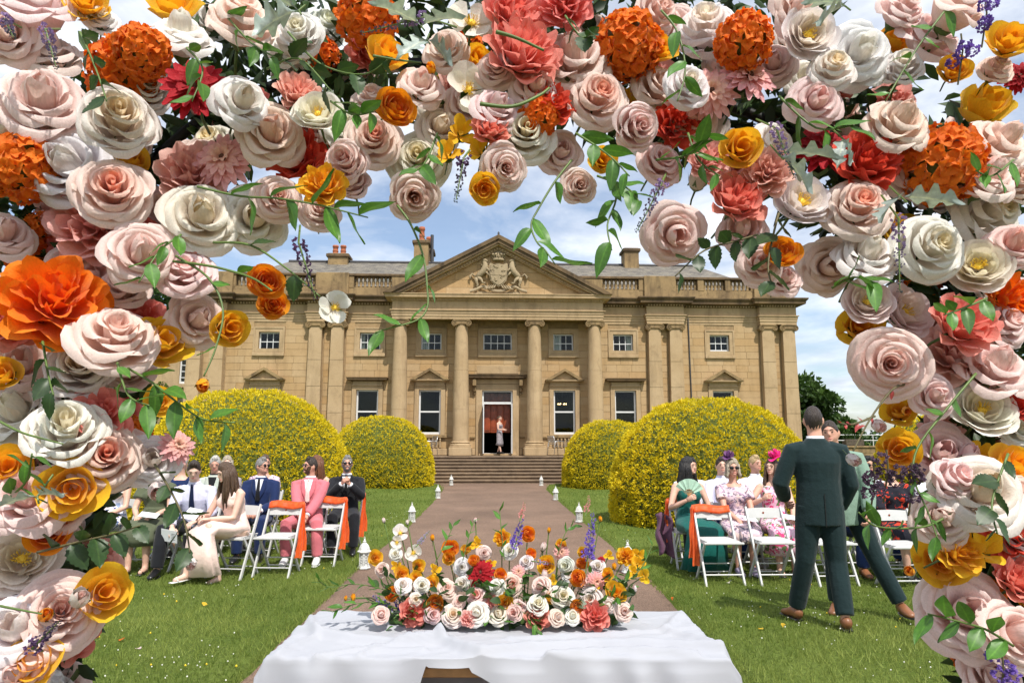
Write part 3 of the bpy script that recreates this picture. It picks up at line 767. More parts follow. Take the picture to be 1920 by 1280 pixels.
M['leaf_green'] = leaf_mat('tree_leaf', (.018, .045, .010, 1), (.07, .13, .022, 1), .55, .25)
def tree(name, label, x, y, z_top, rad, seed, trunk_h, n=5200):
    rng = np.random.default_rng(seed); r_ = random.Random(seed)
    root = thing(name, label, 'tree', (x, y, 0))
    m = MB(); m.tube([(0, 0, -.1), (.1, 0, trunk_h * .6), (.05, .1, trunk_h * 1.3)], [.4, .3, .16], 9)
    cl = []
    for k in range(46):
        a = r_.uniform(0, 2 * PI); q = r_.random() ** .5; zz = r_.uniform(0, 1)
        e = math.sqrt(max(0, 1 - (zz * 2 - 1) ** 2 * .85))
        c = Vector((math.cos(a) * rad * q * e, math.sin(a) * rad * q * e, trunk_h + (z_top - trunk_h) * (.08 + .8 * zz)))
        cl.append((c, rad * r_.uniform(.22, .38)))
        if k % 3 == 0: m.tube([(.08, 0, trunk_h * r_.uniform(.6, 1.1)), Vector((c.x * .5, c.y * .5, (trunk_h + c.z) / 2)), c], [.14, .08, .03], 5)
    obj('trunk', m, M['bark'], root, True)
    Vs, Fs, Ts = [], [], []; o = 0
    for c, cr in cl:
        k = n // 46; d = unit(rng.normal(size=(k, 3))); P = np.array(c) + d * cr * rng.uniform(.5, 1.05, (k, 1)) * np.array([1, 1, .75])
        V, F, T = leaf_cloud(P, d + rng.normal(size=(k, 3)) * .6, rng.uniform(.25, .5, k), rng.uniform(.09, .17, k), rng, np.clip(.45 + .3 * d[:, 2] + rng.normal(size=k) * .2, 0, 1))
        Vs.append(V); Fs.append(F + o); Ts.append(T); o += len(V)
    tag(link('crown', tri_mesh('crown', np.concatenate(Vs), np.concatenate(Fs), np.concatenate(Ts), M['leaf_green']), root), kind='stuff')
tree('broadleaf_tree', 'dense dark green tree beyond the right-hand corner of the mansion', 18.6, 46, 6.1, 2.7, 3, 1.4, 9000)
tree('broadleaf_tree', 'low green tree beside the taller one past the mansion corner', 23.0, 50, 3.3, 1.8, 8, .9, 6000)
tree('broadleaf_tree', 'tall dark tree rising behind the ivy-clad side wing', -22.5, 44, 12.6, 5.2, 5, 3.5, 9000)
tree('broadleaf_tree', 'small leafy tree top showing over the mansion parapet', -17.5, 46, 13.2, 2.3, 6, 6, 4000)
# far wood at the horizon
rng = np.random.default_rng(9); n = 9000
px = rng.uniform(30, 260, n); P = np.stack([px, 240 + rng.uniform(-10, 10, n), rng.uniform(0, 1, n) * (2.6 + 1.6 * np.sin(px * .11) + 1.2 * np.sin(px * .37))], 1)
V, F, T = leaf_cloud(P, rng.normal(size=(n, 3)), rng.uniform(1, 2, n), rng.uniform(.4, .8, n), rng, rng.uniform(0, .8, n))
tag(link('distant_wood', tri_mesh('distant_wood', V, F, T, M['leaf_green'])), 'far-off line of trees on the horizon beyond the railing', 'wood', None, 'stuff')

# ---------------------------------------------------------------- side wing with ivy
wing = thing('side_wing', 'lower stone side wing with white windows and ivy at its foot', 'building', (-18.6, 35.5, 0), R(2.6))
hol = [(-1.2, -.1, 2.3, 3.8), (-1.2, -.1, 4.7, 5.9), (1.2, 2.2, 4.6, 5.9), (1.2, 2.2, 2.3, 3.8)]
m = MB(); xs = [-4, -1.2, -.1, 1.2, 2.2, 4.2]
for a, b in zip(xs, xs[1:]):
    z = 0
    for h in sorted(q for q in hol if q[0] <= a + .01 and q[1] >= b - .01): m.box(a, b, 0, .4, z, h[2]); z = h[3]
    m.box(a, b, 0, .4, z, 7.4)
m.box(-4, 4.2, 3, 3.2, 0, 7.3).bbox(-4.2, 4.2, -.2, .5, 7.4, 7.7, .03); obj('wall', m, M['dressed'], wing)
obj('roof', MB().add([(-4.2, -.1, 7.7), (4.2, -.1, 7.7), (4.2, 3.5, 9), (-4.2, 3.5, 9)], [(0, 1, 2, 3)]), M['slate'], wing)
for a, b, z0, z1 in hol:
    g = obj('window', ring(a, b, z0, z1, .07, .08, .2, .12), M['white_paint'], wing)
    for k in (1, 2): obj('glazing_bar', MB().box(a + (b - a) * k / 3 - .018, a + (b - a) * k / 3 + .018, .1, .15, z0 + .12, z1 - .07), M['white_paint'], g)
    for k in (1, 2, 3): obj('glazing_bar', MB().box(a + .07, b - .07, .098, .152, z0 + (z1 - z0) * k / 4 - .02, z0 + (z1 - z0) * k / 4 + .02), M['white_paint'], g)
    obj('pane', MB().box(a + .06, b - .06, .12, .126, z0 + .1, z1 - .06), M['glass'], g)
rng = np.random.default_rng(12); n = 5000
px = rng.uniform(-3.9, 2.6, n); top = 4.1 + .5 * np.sin(px * 2.1) + .3 * np.sin(px * 5); pz = top * rng.uniform(0, 1, n) ** .45
keep = ~(((px > -1.3) & (px < 0) | (px > 1.1) & (px < 2.3)) & (pz > 2.2) & (pz < 3.85)); px, pz = px[keep], pz[keep]; n = len(px)
V, F, T = leaf_cloud(np.stack([px, rng.uniform(-.25, -.02, n), pz], 1), rng.normal(size=(n, 3)) + np.array([0, -1, -.5]), rng.uniform(.08, .18, n), rng.uniform(.04, .08, n), rng, rng.uniform(.3, 1, n))
M['ivy'] = leaf_mat('ivy_leaf', (.03, .07, .012, 1), (.14, .19, .03, 1))
iv = thing('ivy', 'ivy climbing the wall of the side wing around its windows', 'ivy', (-18.6, 35.5, 0), 0); iv.rotation_euler = (0, 0, R(2.6))
tag(link('leaves', tri_mesh('leaves', V, F, T, M['ivy']), iv), kind='stuff')
m = MB()
for k in range(9):
    x = -3.6 + k * .75; m.tube([(x, -.06, 0), (x + .1, -.05, 1.4), (x - .1, -.05, 2.9)], [.03, .02, .01], 5)
obj('stem', m, M['bark'], iv)

# ---------------------------------------------------------------- terrace wall and railing in the distance
tw = thing('low_garden_wall', 'low grey stone wall carrying a metal railing beyond the lawn', 'wall', (0, 38, 0))
r_ = random.Random(3)
for row in range(4):
    x = 16.5 + r_.uniform(-.3, 0)
    while x < 34:
        w = r_.uniform(.7, 1.3); obj('stone', MB().bbox(x, x + w - .015, 0, .5, row * .32 + .005, row * .32 + .315, .02), M['weathered'], tw); x += w
obj('coping', MB().bbox(16.3, 34.2, -.06, .56, 1.28, 1.38, .02), M['weathered'], tw)
rl = thing('railing', 'thin white metal railing on top of the low stone wall', 'railing', (0, 38.2, 1.38))
for k in range(18): obj('post', MB().tube([(17 + k, 0, -.01), (17 + k, 0, .62)], .025, 6), M['white_paint'], rl)
for z in (.3, .6): obj('rail', MB().tube([(16.8, 0, z), (34.2, 0, z)], .022, 6), M['white_paint'], rl)
pl = thing('planter_box', 'brown planter box with low green plants on the terrace wall', 'planter', (18.9, 38.25, 1.38))
obj('box', MB().bbox(-.5, .5, -.25, .25, 0, .36, .03), M['bark'], pl)
n = 500; P = np.stack([rng.uniform(-.46, .46, n), rng.uniform(-.2, .2, n), rng.uniform(.3, .6, n)], 1)
V, F, T = leaf_cloud(P, rng.normal(size=(n, 3)) + np.array([0, 0, .6]), rng.uniform(.08, .16, n), rng.uniform(.02, .05, n), rng, rng.uniform(0, 1, n))
tag(link('foliage', tri_mesh('foliage', V, F, T, M['leaf_green']), pl), kind='stuff')

# ---------------------------------------------------------------- grass and clover
M['grass'] = leaf_mat('grass_blade', (.095, .155, .02, 1), (.31, .36, .085, 1), .6, .45, .25)
rng = np.random.default_rng(21)
def blades(n, y0, y1, hmin, hmax, w, power=1.0):
    y = y0 + (y1 - y0) * rng.uniform(0, 1, n) ** power; x = (rng.uniform(-1, 1, n)) * (y * .80 + .2)
    el = np.interp(y, [p[1] for p in PATH_L], [p[0] for p in PATH_L]); er = np.interp(y, [p[1] for p in PATH_R], [p[0] for p in PATH_R])
    k = (x < el + .02) | (x > er - .02); x, y = x[k], y[k]; n = len(x)
    clump = np.array([mnoise.noise(Vector((x[i] * 2.2, y[i] * 2.2, 0))) + .6 * mnoise.noise(Vector((x[i] * 7, y[i] * 7, 5))) for i in range(n)])
    h = rng.uniform(hmin, hmax, n) * (1 + .35 * clump); a = rng.uniform(0, 2 * PI, n)
    z = .045 + .02 * np.sin(x * 1.3 + 2) * np.sin(y * .9) + .012 * np.sin(x * 3.1) * np.cos(y * 2.3) - .004
    P = np.stack([x, y, z], 1); S = np.stack([np.cos(a), np.sin(a), 0 * a], 1) * w
    tip = P + np.stack([rng.normal(0, .5, n), rng.normal(0, .5, n), np.ones(n)], 1) * h[:, None]
    V = np.stack([P - S, P + S, tip], 1).reshape(-1, 3); F = np.arange(3 * n).reshape(n, 3)
    patch = np.array([mnoise.noise(Vector((x[i] * .55, y[i] * .55, 11))) for i in range(n)]); t = np.clip(.42 + .4 * clump + .55 * patch + rng.normal(size=n) * .22, 0, 1)
    return V, F, np.repeat(t, 3)
A = blades(150000, 4.0, 10.5, .025, .06, .0035, .8); B = blades(70000, 10, 27, .03, .07, .008, .8)
tag(link('grass', tri_mesh('grass', np.concatenate([A[0], B[0]]), np.concatenate([A[1], B[1] + len(A[0])]), np.concatenate([A[2], B[2]]), M['grass'])), 'short mown lawn grass on both sides of the path', 'grass', None, 'stuff')
M['clover'] = simple('clover_white', (.75, .74, .66), .8, .1)
M['buttercup'] = simple('buttercup', (.8, .55, .02), .6, .1)
def dots(n, rad, mat, name, label, cat):
    m = MB(); c = 0
    while c < n:
        y = 4.2 + 12 * rnd.random() ** 1.3; x = rnd.uniform(-1, 1) * y * .78
        if edge_at(PATH_L, y) - .05 < x < edge_at(PATH_R, y) + .05: continue
        if mnoise.noise(Vector((x * .7, y * .7, 9))) < rnd.uniform(-.3, .35): continue
        r = rad * rnd.uniform(.7, 1.2); z = .075 + gz(x, y)
        m.add([(x - r, y, z), (x, y - r, z), (x + r, y, z), (x, y + r, z), (x, y, z + r), (x, y, z - r)], [(0, 1, 4), (1, 2, 4), (2, 3, 4), (3, 0, 4), (1, 0, 5), (2, 1, 5), (3, 2, 5), (0, 3, 5)]); c += 1
    tag(obj(name, m, mat, None, True, fix=False), label, cat, None, 'stuff')
dots(700, .0064, M['clover'], 'clover_flowers', 'tiny white clover flowers scattered through the lawn', 'clover')
dots(60, .009, M['buttercup'], 'buttercups', 'a few tiny yellow buttercups in the lawn', 'buttercup')
# ================================================================ flowers
def petal_material():
    t = NT('petal'); oi = t.new('ShaderNodeObjectInfo'); c = oi.outputs['Color']; v = t.attr('tint')
    rim = t.mix(1.0, c, t.ramp(v, [(0, (.95, .84, .80, 1)), (.5, (1, .97, .96, 1)), (1, (1, 1, 1, 1))]), 'MULTIPLY')
    mp = t.new('ShaderNodeMapping'); mp.inputs['Scale'].default_value = (14, 14, 2.5); t.l.new(t.coords(), mp.inputs['Vector'])
    vein = t.noise(2.0, 4, .6, mp.outputs[0], .3)
    base = t.mix(1.0, rim, t.ramp(vein, [(.3, .88), (.7, 1.04)]), 'MULTIPLY')
    t.col(base); t.set(Roughness=.55); t.b.inputs['Specular IOR Level'].default_value = .22
    t.b.inputs['Sheen Weight'].default_value = .15
    t.bump(vein, .25, .02); translucent(t, .36, base); return t.m
M['petal'] = petal_material()
def leafo_material():
    t = NT('leaf'); c = t.new('ShaderNodeObjectInfo').outputs['Color']
    u = t.attr('tint')
    base = t.mix(1.0, c, t.ramp(u, [(0, (1.5, 1.45, 1.2, 1)), (.14, (1, 1, 1, 1)), (1, (.85, .9, .85, 1))]), 'MULTIPLY')
    base = t.mix(1.0, base, t.ramp(t.noise(9, 4, .6), [(.3, .78), (.7, 1.15)]), 'MULTIPLY')
    t.col(base); t.set(Roughness=.42); t.b.inputs['Specular IOR Level'].default_value = .4
    translucent(t, .25, t.mix(1.0, base, (1.2, 1.25, .9, 1), 'MULTIPLY')); return t.m
M['leaf'] = leafo_material()
M['stem'] = simple('stem_green', (.10, .16, .035), .5, .25, 20)
M['twig'] = simple('twig_brown', (.10, .085, .035), .7, .3, 20)
M['stamen'] = simple('stamen_yellow', (.85, .55, .05), .7, .25, 40)
M['calyx'] = simple('calyx_green', (.07, .13, .03), .55, .2, 20)
M['disc_dark'] = simple('flower_disc', (.10, .04, .02), .9, .3, 30)

def bez(P, t):
    a, b, c, d = P; s = 1 - t
    return tuple(a[i] * s ** 3 + 3 * b[i] * s * s * t + 3 * c[i] * s * t * t + d[i] * t ** 3 for i in (0, 1))
def petal_mesh(P, phi, ripple=.04, seed=0, nu=8, nv=6, tip=.34, notch=0.0):
    m = MB(); vs = []; tt = []
    for j in range(nv + 1):
        for i in range(nu + 1):
            u = 2 * i / nu - 1; v = j / nv
            t = v * (1 - tip * abs(u) ** 2.4 - notch * max(0, 1 - abs(u) * 3))
            r, z = bez(P, t); a = u * phi * (.45 + .55 * min(1, v * 1.8))
            q = v * v
            r += ripple * q * math.sin(u * 2.9 + seed * 1.7); z += ripple * q * .9 * math.sin(u * 4.4 + seed * 2.3 + 1) + ripple * .3 * q * math.sin(u * 7.5 + seed)
            vs.append((r * math.sin(a), -r * math.cos(a), z)); tt.append(v)
    m.v = vs; m.t = tt; n = nu + 1
    m.f = [(j * n + i, j * n + i + 1, (j + 1) * n + i + 1, (j + 1) * n + i) for j in range(nv) for i in range(nu)]
    return m.mesh('petal', M['petal'], True)
def strap_mesh(L, W, z0, z1, curl, seed=0, nu=2, nv=5):
    m = MB(); vs = []; tt = []
    for j in range(nv + 1):
        for i in range(nu + 1):
            u = 2 * i / nu - 1; v = j / nv
            w = W * (.35 + .65 * min(1, v * 2)) * math.sqrt(max(0, 1 - max(0, (v - .6) / .42) ** 2))
            vs.append((u * w, -.06 - L * v, z0 + (z1 - z0) * math.sin(v * PI * .5) + curl * v * v + .35 * w * abs(u) + .02 * math.sin(seed + 3 * v))); tt.append(v)
    m.v = vs; m.t = tt; n = nu + 1
    m.f = [(j * n + i, j * n + i + 1, (j + 1) * n + i + 1, (j + 1) * n + i) for j in range(nv) for i in range(nu)]
    return m.mesh('petal', M['petal'], True)
def heart_mesh(r0, r1, turns, z0, z1, seed):
    m = MB(); n = 40; vs = []; tt = []
    for i in range(n + 1):
        t = i / n; a = t * turns * 2 * PI + seed; r = r0 + (r1 - r0) * t
        for j in range(4):
            v = j / 3; vs.append((r * (.55 + .45 * v + .1 * v * v) * math.cos(a), r * (.55 + .45 * v + .1 * v * v) * math.sin(a), z0 + (z1 - z0) * v - .05 * t * v + .02 * math.sin(a * 1.5 + seed))); tt.append(.2 + .8 * v)
    m.v = vs; m.t = tt; m.f = [(i * 4 + j, i * 4 + 4 + j, i * 4 + 5 + j, i * 4 + 1 + j) for i in range(n) for j in range(3)]
    return m.mesh('heart', M['petal'], True)
def stamens_mesh(rad, z, n, seed):
    m = MB(); r = random.Random(seed); m.ball((0, 0, z - .04), rad * .5, 8, 5, 1, 1, .5)
    for k in range(n):
        a = r.uniform(0, 2 * PI); q = rad * math.sqrt(r.uniform(.05, 1)); p = Vector((q * math.cos(a), q * math.sin(a), z + .10 + r.uniform(-.03, .06) - q * .15))
        m.tube([(p.x * .5, p.y * .5, z - .1), p], .008, 3, False)
        d = .022; m.add([p + Vector(o) * d for o in ((-1, 0, 0), (0, -1, 0), (1, 0, 0), (0, 1, 0), (0, 0, 1), (0, 0, -1))], [(0, 1, 4), (1, 2, 4), (2, 3, 4), (3, 0, 4), (1, 0, 5), (2, 1, 5), (3, 2, 5), (0, 3, 5)])
    return m.mesh('stamens', M['stamen'])
def calyx_mesh(z, r, L=.5):
    m = MB(); m.lathe([(.05, z - .34), (.09, z - .3), (r * .5, z - .1), (r * .62, z + .02)], 8, (0, 0, 0), False)
    for k in range(5):
        a = k * 2 * PI / 5; s = len(m.v)
        m.add([(-.09, -r * .4, z - .1), (.09, -r * .4, z - .1), (.11, -r * .75, z + L * .35), (-.11, -r * .75, z + L * .35), (0, -r * 1.02, z + L)], [(0, 1, 2, 3), (3, 2, 4)]); m.xf(Matrix.Rotation(a, 4, 'Z'), s)
    m.tube([(0, 0, z - .3), (.05, .03, z - .8), (0, .1, z - 1.5)], [.055, .045, .04], 5)
    return m.mesh('calyx', M['calyx'], True)
# a recipe is a list of (name, mesh, rx, ry, rz, heart mix or None for a fixed material)
def ringset(rings, seed, k0=0.0):
    r = random.Random(seed); out = []; off = k0
    for ri, (n, P, phi, rip, mixv) in enumerate(rings):
        mm = [petal_mesh(P, R(phi), rip, seed * 3.1 + ri * 7 + q * 2.9) for q in range(2)]
        for k in range(n):
            out.append(('petal', mm[k % 2], R(r.uniform(-7, 7)), R(r.uniform(-7, 7)), off + 2 * PI * k / n + R(r.uniform(-12, 12)), mixv))
        off += PI / n + .35
    return out
def rose_recipe(o, seed, lift=0.0):
    l = lift
    rings = [(5, [(.06, -.55), (.66, -.72), (.90 * o, .40 + l), (1.06 * o, -.30 + l * 1.6)], 60, .06, 0.0),
             (5, [(.06, -.52), (.52, -.56), (.70 * o, .62 + l), (.88 * o, -.04 + l * 1.3)], 58, .055, .05),
             (4, [(.05, -.50), (.36, -.40), (.48 * o, .82 + l), (.66 * o, .20 + l)], 66, .045, .18),
             (3, [(.05, -.45), (.25, -.30), (.33, .90 + l), (.46, .42 + l)], 80, .035, .4),
             (3, [(.04, -.40), (.18, -.20), (.22, .92 + l), (.31, .55 + l)], 82, .025, .65)]
    if seed in (3, 5):       # a looser rose whose middle is still a closed bud
        rings[3:] = [(3, [(.05, -.45), (.34, -.30), (.44, .66 + l), (.20, .74 + l)], 74, .05, .4), (3, [(.04, -.40), (.24, -.20), (.30, .70 + l), (.06, .80 + l)], 76, .03, .7)]
        return ringset(rings, seed)
    return ringset(rings, seed) + [('heart', heart_mesh(.02, .21, 1.8, -.1, .64 + l, seed), 0, 0, 0, 1.0)]
def camellia_recipe(seed):
    rings = [(6, [(.06, -.50), (.62, -.55), (.9, .08), (1.0, .0)], 42, .04, 0.0), (6, [(.06, -.48), (.52, -.48), (.76, .22), (.84, .16)], 44, .035, .1),
             (5, [(.05, -.45), (.42, -.42), (.6, .28), (.68, .3)], 48, .04, .35), (5, [(.05, -.42), (.36, -.38), (.44, .24), (.52, .30)], 44, .05, .6), (5, [(.05, -.4), (.27, -.36), (.33, .12), (.4, .22)], 34, .05, .8)]
    return ringset(rings, seed) + [('stamens', stamens_mesh(.25, -.02, 46, seed), 0, 0, 0, None)]
def peony_recipe(seed):
    rings = [(7, [(.06, -.5), (.6, -.6), (.9, .0), (1.0, -.08)], 33, .11, 0.0), (7, [(.06, -.5), (.55, -.5), (.8, .15), (.88, .12)], 33, .12, .1), (7, [(.05, -.48), (.45, -.4), (.62, .3), (.7, .3)], 34, .13, .25),
             (6, [(.05, -.45), (.36, -.3), (.46, .36), (.52, .4)], 36, .13, .45), (5, [(.05, -.4), (.24, -.2), (.3, .42), (.34, .46)], 42, .12, .6), (3, [(.04, -.3), (.1, 0), (.14, .4), (.16, .48)], 60, .08, .8)]
    return ringset(rings, seed)
def cup_recipe(seed, o=1.0):
    rings = [(4, [(.05, -.62), (.66, -.66), (.84 * o, .1), (1.0 * o, .12)], 56, .08, 0.0), (4, [(.05, -.58), (.5, -.52), (.62 * o, .3), (.68 * o, .36)], 58, .07, .15),
             (3, [(.05, -.5), (.36, -.4), (.42, .36), (.44, .5)], 66, .05, .4), (3, [(.05, -.4), (.2, -.2), (.22, .34), (.2, .5)], 72, .03, .7)]
    return ringset(rings, seed)
def ranun_recipe(seed):
    rings = [(5, [(.06, -.5), (.66, -.6), (.92, .1), (.96, .18)], 48, .04, 0.0), (6, [(.06, -.48), (.6, -.5), (.8, .3), (.72, .42)], 42, .03, .1), (6, [(.05, -.45), (.5, -.4), (.64, .36), (.5, .5)], 42, .025, .3),
             (5, [(.05, -.4), (.38, -.3), (.46, .4), (.33, .54)], 46, .02, .6), (4, [(.05, -.3), (.22, -.1), (.28, .42), (.18, .54)], 52, .02, .9)]
    return ringset(rings, seed) + [('heart', heart_mesh(.03, .13, 2, 0, .5, seed), 0, 0, 0, 1.0)]
def poppy_recipe(seed):
    return ringset([(2, [(.05, -.2), (.4, -.25), (.75, .0), (1.0, .14)], 62, .09, 0.0), (3, [(.05, -.18), (.35, -.2), (.66, .04), (.86, .2)], 48, .09, .05)], seed) + [('stamens', stamens_mesh(.3, -.06, 60, seed), 0, 0, 0, None)]
def cosmos_recipe(seed):
    return ringset([(3, [(.04, -.4), (.3, -.35), (.6, .2), (.95, .2)], 36, .08, 0.0), (3, [(.04, -.38), (.26, -.3), (.45, .3), (.7, .42)], 36, .08, .15)], seed) + [('stamens', stamens_mesh(.14, -.1, 20, seed), 0, 0, 0, None)]
def bud_recipe(seed):
    return ringset([(3, [(.05, -.75), (.52, -.7), (.56, .1), (.36, .6)], 66, .02, 0.0), (3, [(.05, -.7), (.42, -.6), (.44, .2), (.24, .72)], 70, .02, .4)], seed) + [('heart', heart_mesh(.03, .16, 2, 0, .7, seed), 0, 0, 0, .8), ('sepals', calyx_mesh(-.6, .58, .75), 0, 0, 0, None)]
def dahlia_recipe(seed, curl=.0):
    r = random.Random(seed); out = []
    for n, L, W, z0, z1, mx in ((17, .94, .13, -.1, -.02 + curl, 0.0), (16, .82, .13, 0, .14 + curl, .1), (14, .66, .125, .08, .28, .25), (11, .46, .11, .12, .40, .45), (7, .26, .09, .15, .48, .7)):
        mm = [strap_mesh(L * f, W, z0, z1, -.1, seed + f * 9) for f in (1.0, .9)]
        for k in range(n): out.append(('petal', mm[k % 2], R(r.uniform(-9, 9)), R(r.uniform(-6, 6)), 2 * PI * (k + r.uniform(-.2, .2)) / n + L * 5, mx))
    return out + [('disc', MB().ball((0, 0, .16), .13, 8, 6).mesh('disc', M['disc_dark'], True), 0, 0, 0, None)]
def floret_mesh(seed):
    m = MB(); r = random.Random(seed); tt = []
    for k in range(4):
        a0 = k * PI / 2 + r.uniform(-.2, .2); tl = r.uniform(-.1, .35); s = len(m.v)
        for j in range(4):
            for i in range(4):
                u = 2 * i / 3 - 1; v = j / 3; w = .19 * math.sin(PI * (.12 + .72 * v)) ** .8; 
                m.v.append((u * w, -.02 - .3 * v * (1 - .22 * u * u), .02 + tl * v * v * .3 + .10 * u * u * v + .07 * math.sin(PI * v) + .02 * math.sin(4 * u + seed + k) * v)); tt.append(.3 + .7 * v)
        m.f += [(s + j * 4 + i, s + j * 4 + i + 1, s + (j + 1) * 4 + i + 1, s + (j + 1) * 4 + i) for j in range(3) for i in range(3)]
        m.xf(Matrix.Rotation(a0, 4, 'Z'), s)
    m.t = tt; return m.mesh('floret', M['petal'], True)
FLORETS = [floret_mesh(k) for k in range(5)]
ball_core = MB().ball((0, 0, -.1), .66, 12, 8).mesh('core', M['calyx'], True)
def hydrangea_recipe(seed, n=104):
    r = random.Random(seed); out = [('core', ball_core, 0, 0, 0, None)]
    for k in range(n):
        z = 1 - 1.55 * (k + .5) / n; a = k * 2.399963 + r.uniform(-.25, .25); s = math.sqrt(max(0, 1 - z * z)); d = Vector((s * math.cos(a), s * math.sin(a), z))
        rad = .72 + r.uniform(-.06, .07); q = (d + Vector((r.uniform(-.4, .4), r.uniform(-.4, .4), r.uniform(-.4, .4)))).to_track_quat('Z', 'Y') @ Quaternion((0, 0, 1), r.uniform(0, 6.28))
        out.append(('floret', FLORETS[k % 5], d * rad + Vector((0, 0, -.1)), q.to_euler(), r.uniform(.56, .76), r.uniform(0, .6)))
    return out
REC = {}
for s in range(5): REC.setdefault('rose', []).append(rose_recipe((1.0, .92, 1.02, .80, .96)[s], s + 1, (0, .06, -.03, .18, .03)[s]))
for s in range(2):
    REC.setdefault('camellia', []).append(camellia_recipe(s + 11)); REC.setdefault('peony', []).append(peony_recipe(s + 21)); REC.setdefault('cup', []).append(cup_recipe(s + 31, (1, .88)[s]))
    REC.setdefault('ranun', []).append(ranun_recipe(s + 41)); REC.setdefault('poppy', []).append(poppy_recipe(s + 51)); REC.setdefault('cosmos', []).append(cosmos_recipe(s + 61))
    REC.setdefault('bud', []).append(bud_recipe(s + 71)); REC.setdefault('dahlia', []).append(dahlia_recipe(s + 81, (0, .12)[s])); REC.setdefault('hydrangea', []).append(hydrangea_recipe(s + 91))
CALYX = calyx_mesh(-.55, .5, .4)
# kind code: recipe, outer colour, heart colour, object name, words
FK = {
 'W': ('rose', (.96, .95, .93), (.96, .9, .74), 'rose', 'ivory white rose', 'roses'),
 'C': ('rose', (.96, .92, .85), (.96, .82, .56), 'rose', 'cream rose with buttery heart', 'roses'),
 'P': ('rose', (.97, .79, .74), (.96, .69, .62), 'rose', 'blush pink rose', 'roses'),
 'K': ('rose', (.96, .79, .73), (.95, .48, .36), 'rose', 'blush rose with coral heart', 'roses'),
 'R': ('camellia', (.96, .94, .91), (.96, .88, .72), 'camellia_rose', 'open ivory rose with yellow stamens', 'open roses'),
 'Q': ('camellia', (.96, .83, .80), (.95, .84, .68), 'camellia_rose', 'open blush rose with yellow stamens', 'open roses'),
 'O': ('hydrangea', (.95, .25, .012), (.86, .15, .008), 'hydrangea', 'burnt orange hydrangea', 'hydrangeas'),
 'N': ('peony', (.95, .27, .012), (.88, .15, .008), 'carnation', 'ruffled orange carnation', 'carnations'),
 'Y': ('cup', (.96, .6, .03), (.96, .46, .015), 'poppy_rose', 'golden cupped bloom', 'yellow blooms'),
 'T': ('ranun', (.95, .38, .012), (.92, .22, .01), 'ranunculus', 'orange ranunculus', 'ranunculus'),
 'M': ('peony', (.96, .58, .03), (.95, .42, .015), 'carnation', 'ruffled golden carnation', 'carnations'),
 'G': ('peony', (.93, .36, .3), (.88, .22, .17), 'peony', 'coral peony', 'peonies'),
 'H': ('peony', (.93, .58, .52), (.9, .44, .38), 'peony', 'dusty pink peony', 'peonies'),
 'F': ('peony', (.82, .11, .06), (.72, .06, .03), 'peony', 'deep orange-red peony', 'peonies'),
 'D': ('dahlia', (.50, .008, .020), (.34, .004, .012), 'dahlia', 'crimson dahlia', 'dahlias'),
 'E': ('dahlia', (.93, .5, .52), (.92, .62, .42), 'gerbera', 'pink gerbera with narrow petals', 'gerberas'),
 'B': ('poppy', (.90, .88, .82), (.90, .88, .80), 'poppy', 'white poppy with yellow stamens', 'poppies'),
 'S': ('cosmos', (.96, .58, .02), (.95, .45, .01), 'cosmos', 'small golden cosmos', 'cosmos'),
 'b': ('bud', (.95, .86, .84), (.93, .62, .6), 'rosebud', 'pale pink rosebud', 'buds'),
 'y': ('bud', (.96, .46, .012), (.92, .32, .01), 'flower_bud', 'round orange flower bud', 'buds'),
}
BLOOMS = []
def bloom(code, loc, radius, facing, spin=None, where='arch', var=None, jit=.05):
    rec, c0, c1, name, words, grp = FK[code]; rs = REC[rec]; recipe = rs[rnd.randrange(len(rs)) if var is None else var % len(rs)]
    root = link(name, None, None, loc); root.empty_display_size = .05
    q = Vector(facing).normalized().to_track_quat('Z', 'Y') @ Quaternion((0, 0, 1), rnd.uniform(0, 6.28) if spin is None else spin)
    root.rotation_mode = 'QUATERNION'; root.rotation_quaternion = q; root.scale = (radius,) * 3
    tv = [1 + rnd.uniform(-jit, jit * .6) for _ in range(3)]; shift = rnd.uniform(-.12, .12)
    for nm, me, a, b, c, mx in recipe:
        if nm == 'floret': o = link(nm, me, root, a, b, c)
        else: o = link(nm, me, root, (0, 0, 0), (a, b, c))
        if mx is not None:
            f = max(0, min(1, mx + shift * (mx > .05))); g = rnd.uniform(.95, 1.03)
            o.color = tuple(min(.95, max(.001, (c0[i] * (1 - f) + c1[i] * f) * tv[i] * g)) for i in range(3)) + (1,)
    if rec not in ('bud', 'hydrangea'): link('calyx', CALYX, root)
    BLOOMS.append((root, code, Vector(loc), radius, where)); return root
def place_arch(code, u, v, d, Y=None, tilt=None, var=None):
    Y = rnd.uniform(1.1, 1.22) if Y is None else Y
    p = at(u, v, Y); zc = (p - Vector((0, 0, CAMH))).length
    n = (Vector((0, 0, CAMH)) - p).normalized()
    if tilt is None: tilt = (rnd.uniform(-.4, .4), rnd.uniform(-.35, .35))
    n = n * .5 + Vector((.18, -.6, .42)) + Vector((tilt[0], 0, tilt[1])) * .9
    rad = d / 2 / FPX * Y * 1.16
    return bloom(code, p, rad, n, None, 'arch', var)
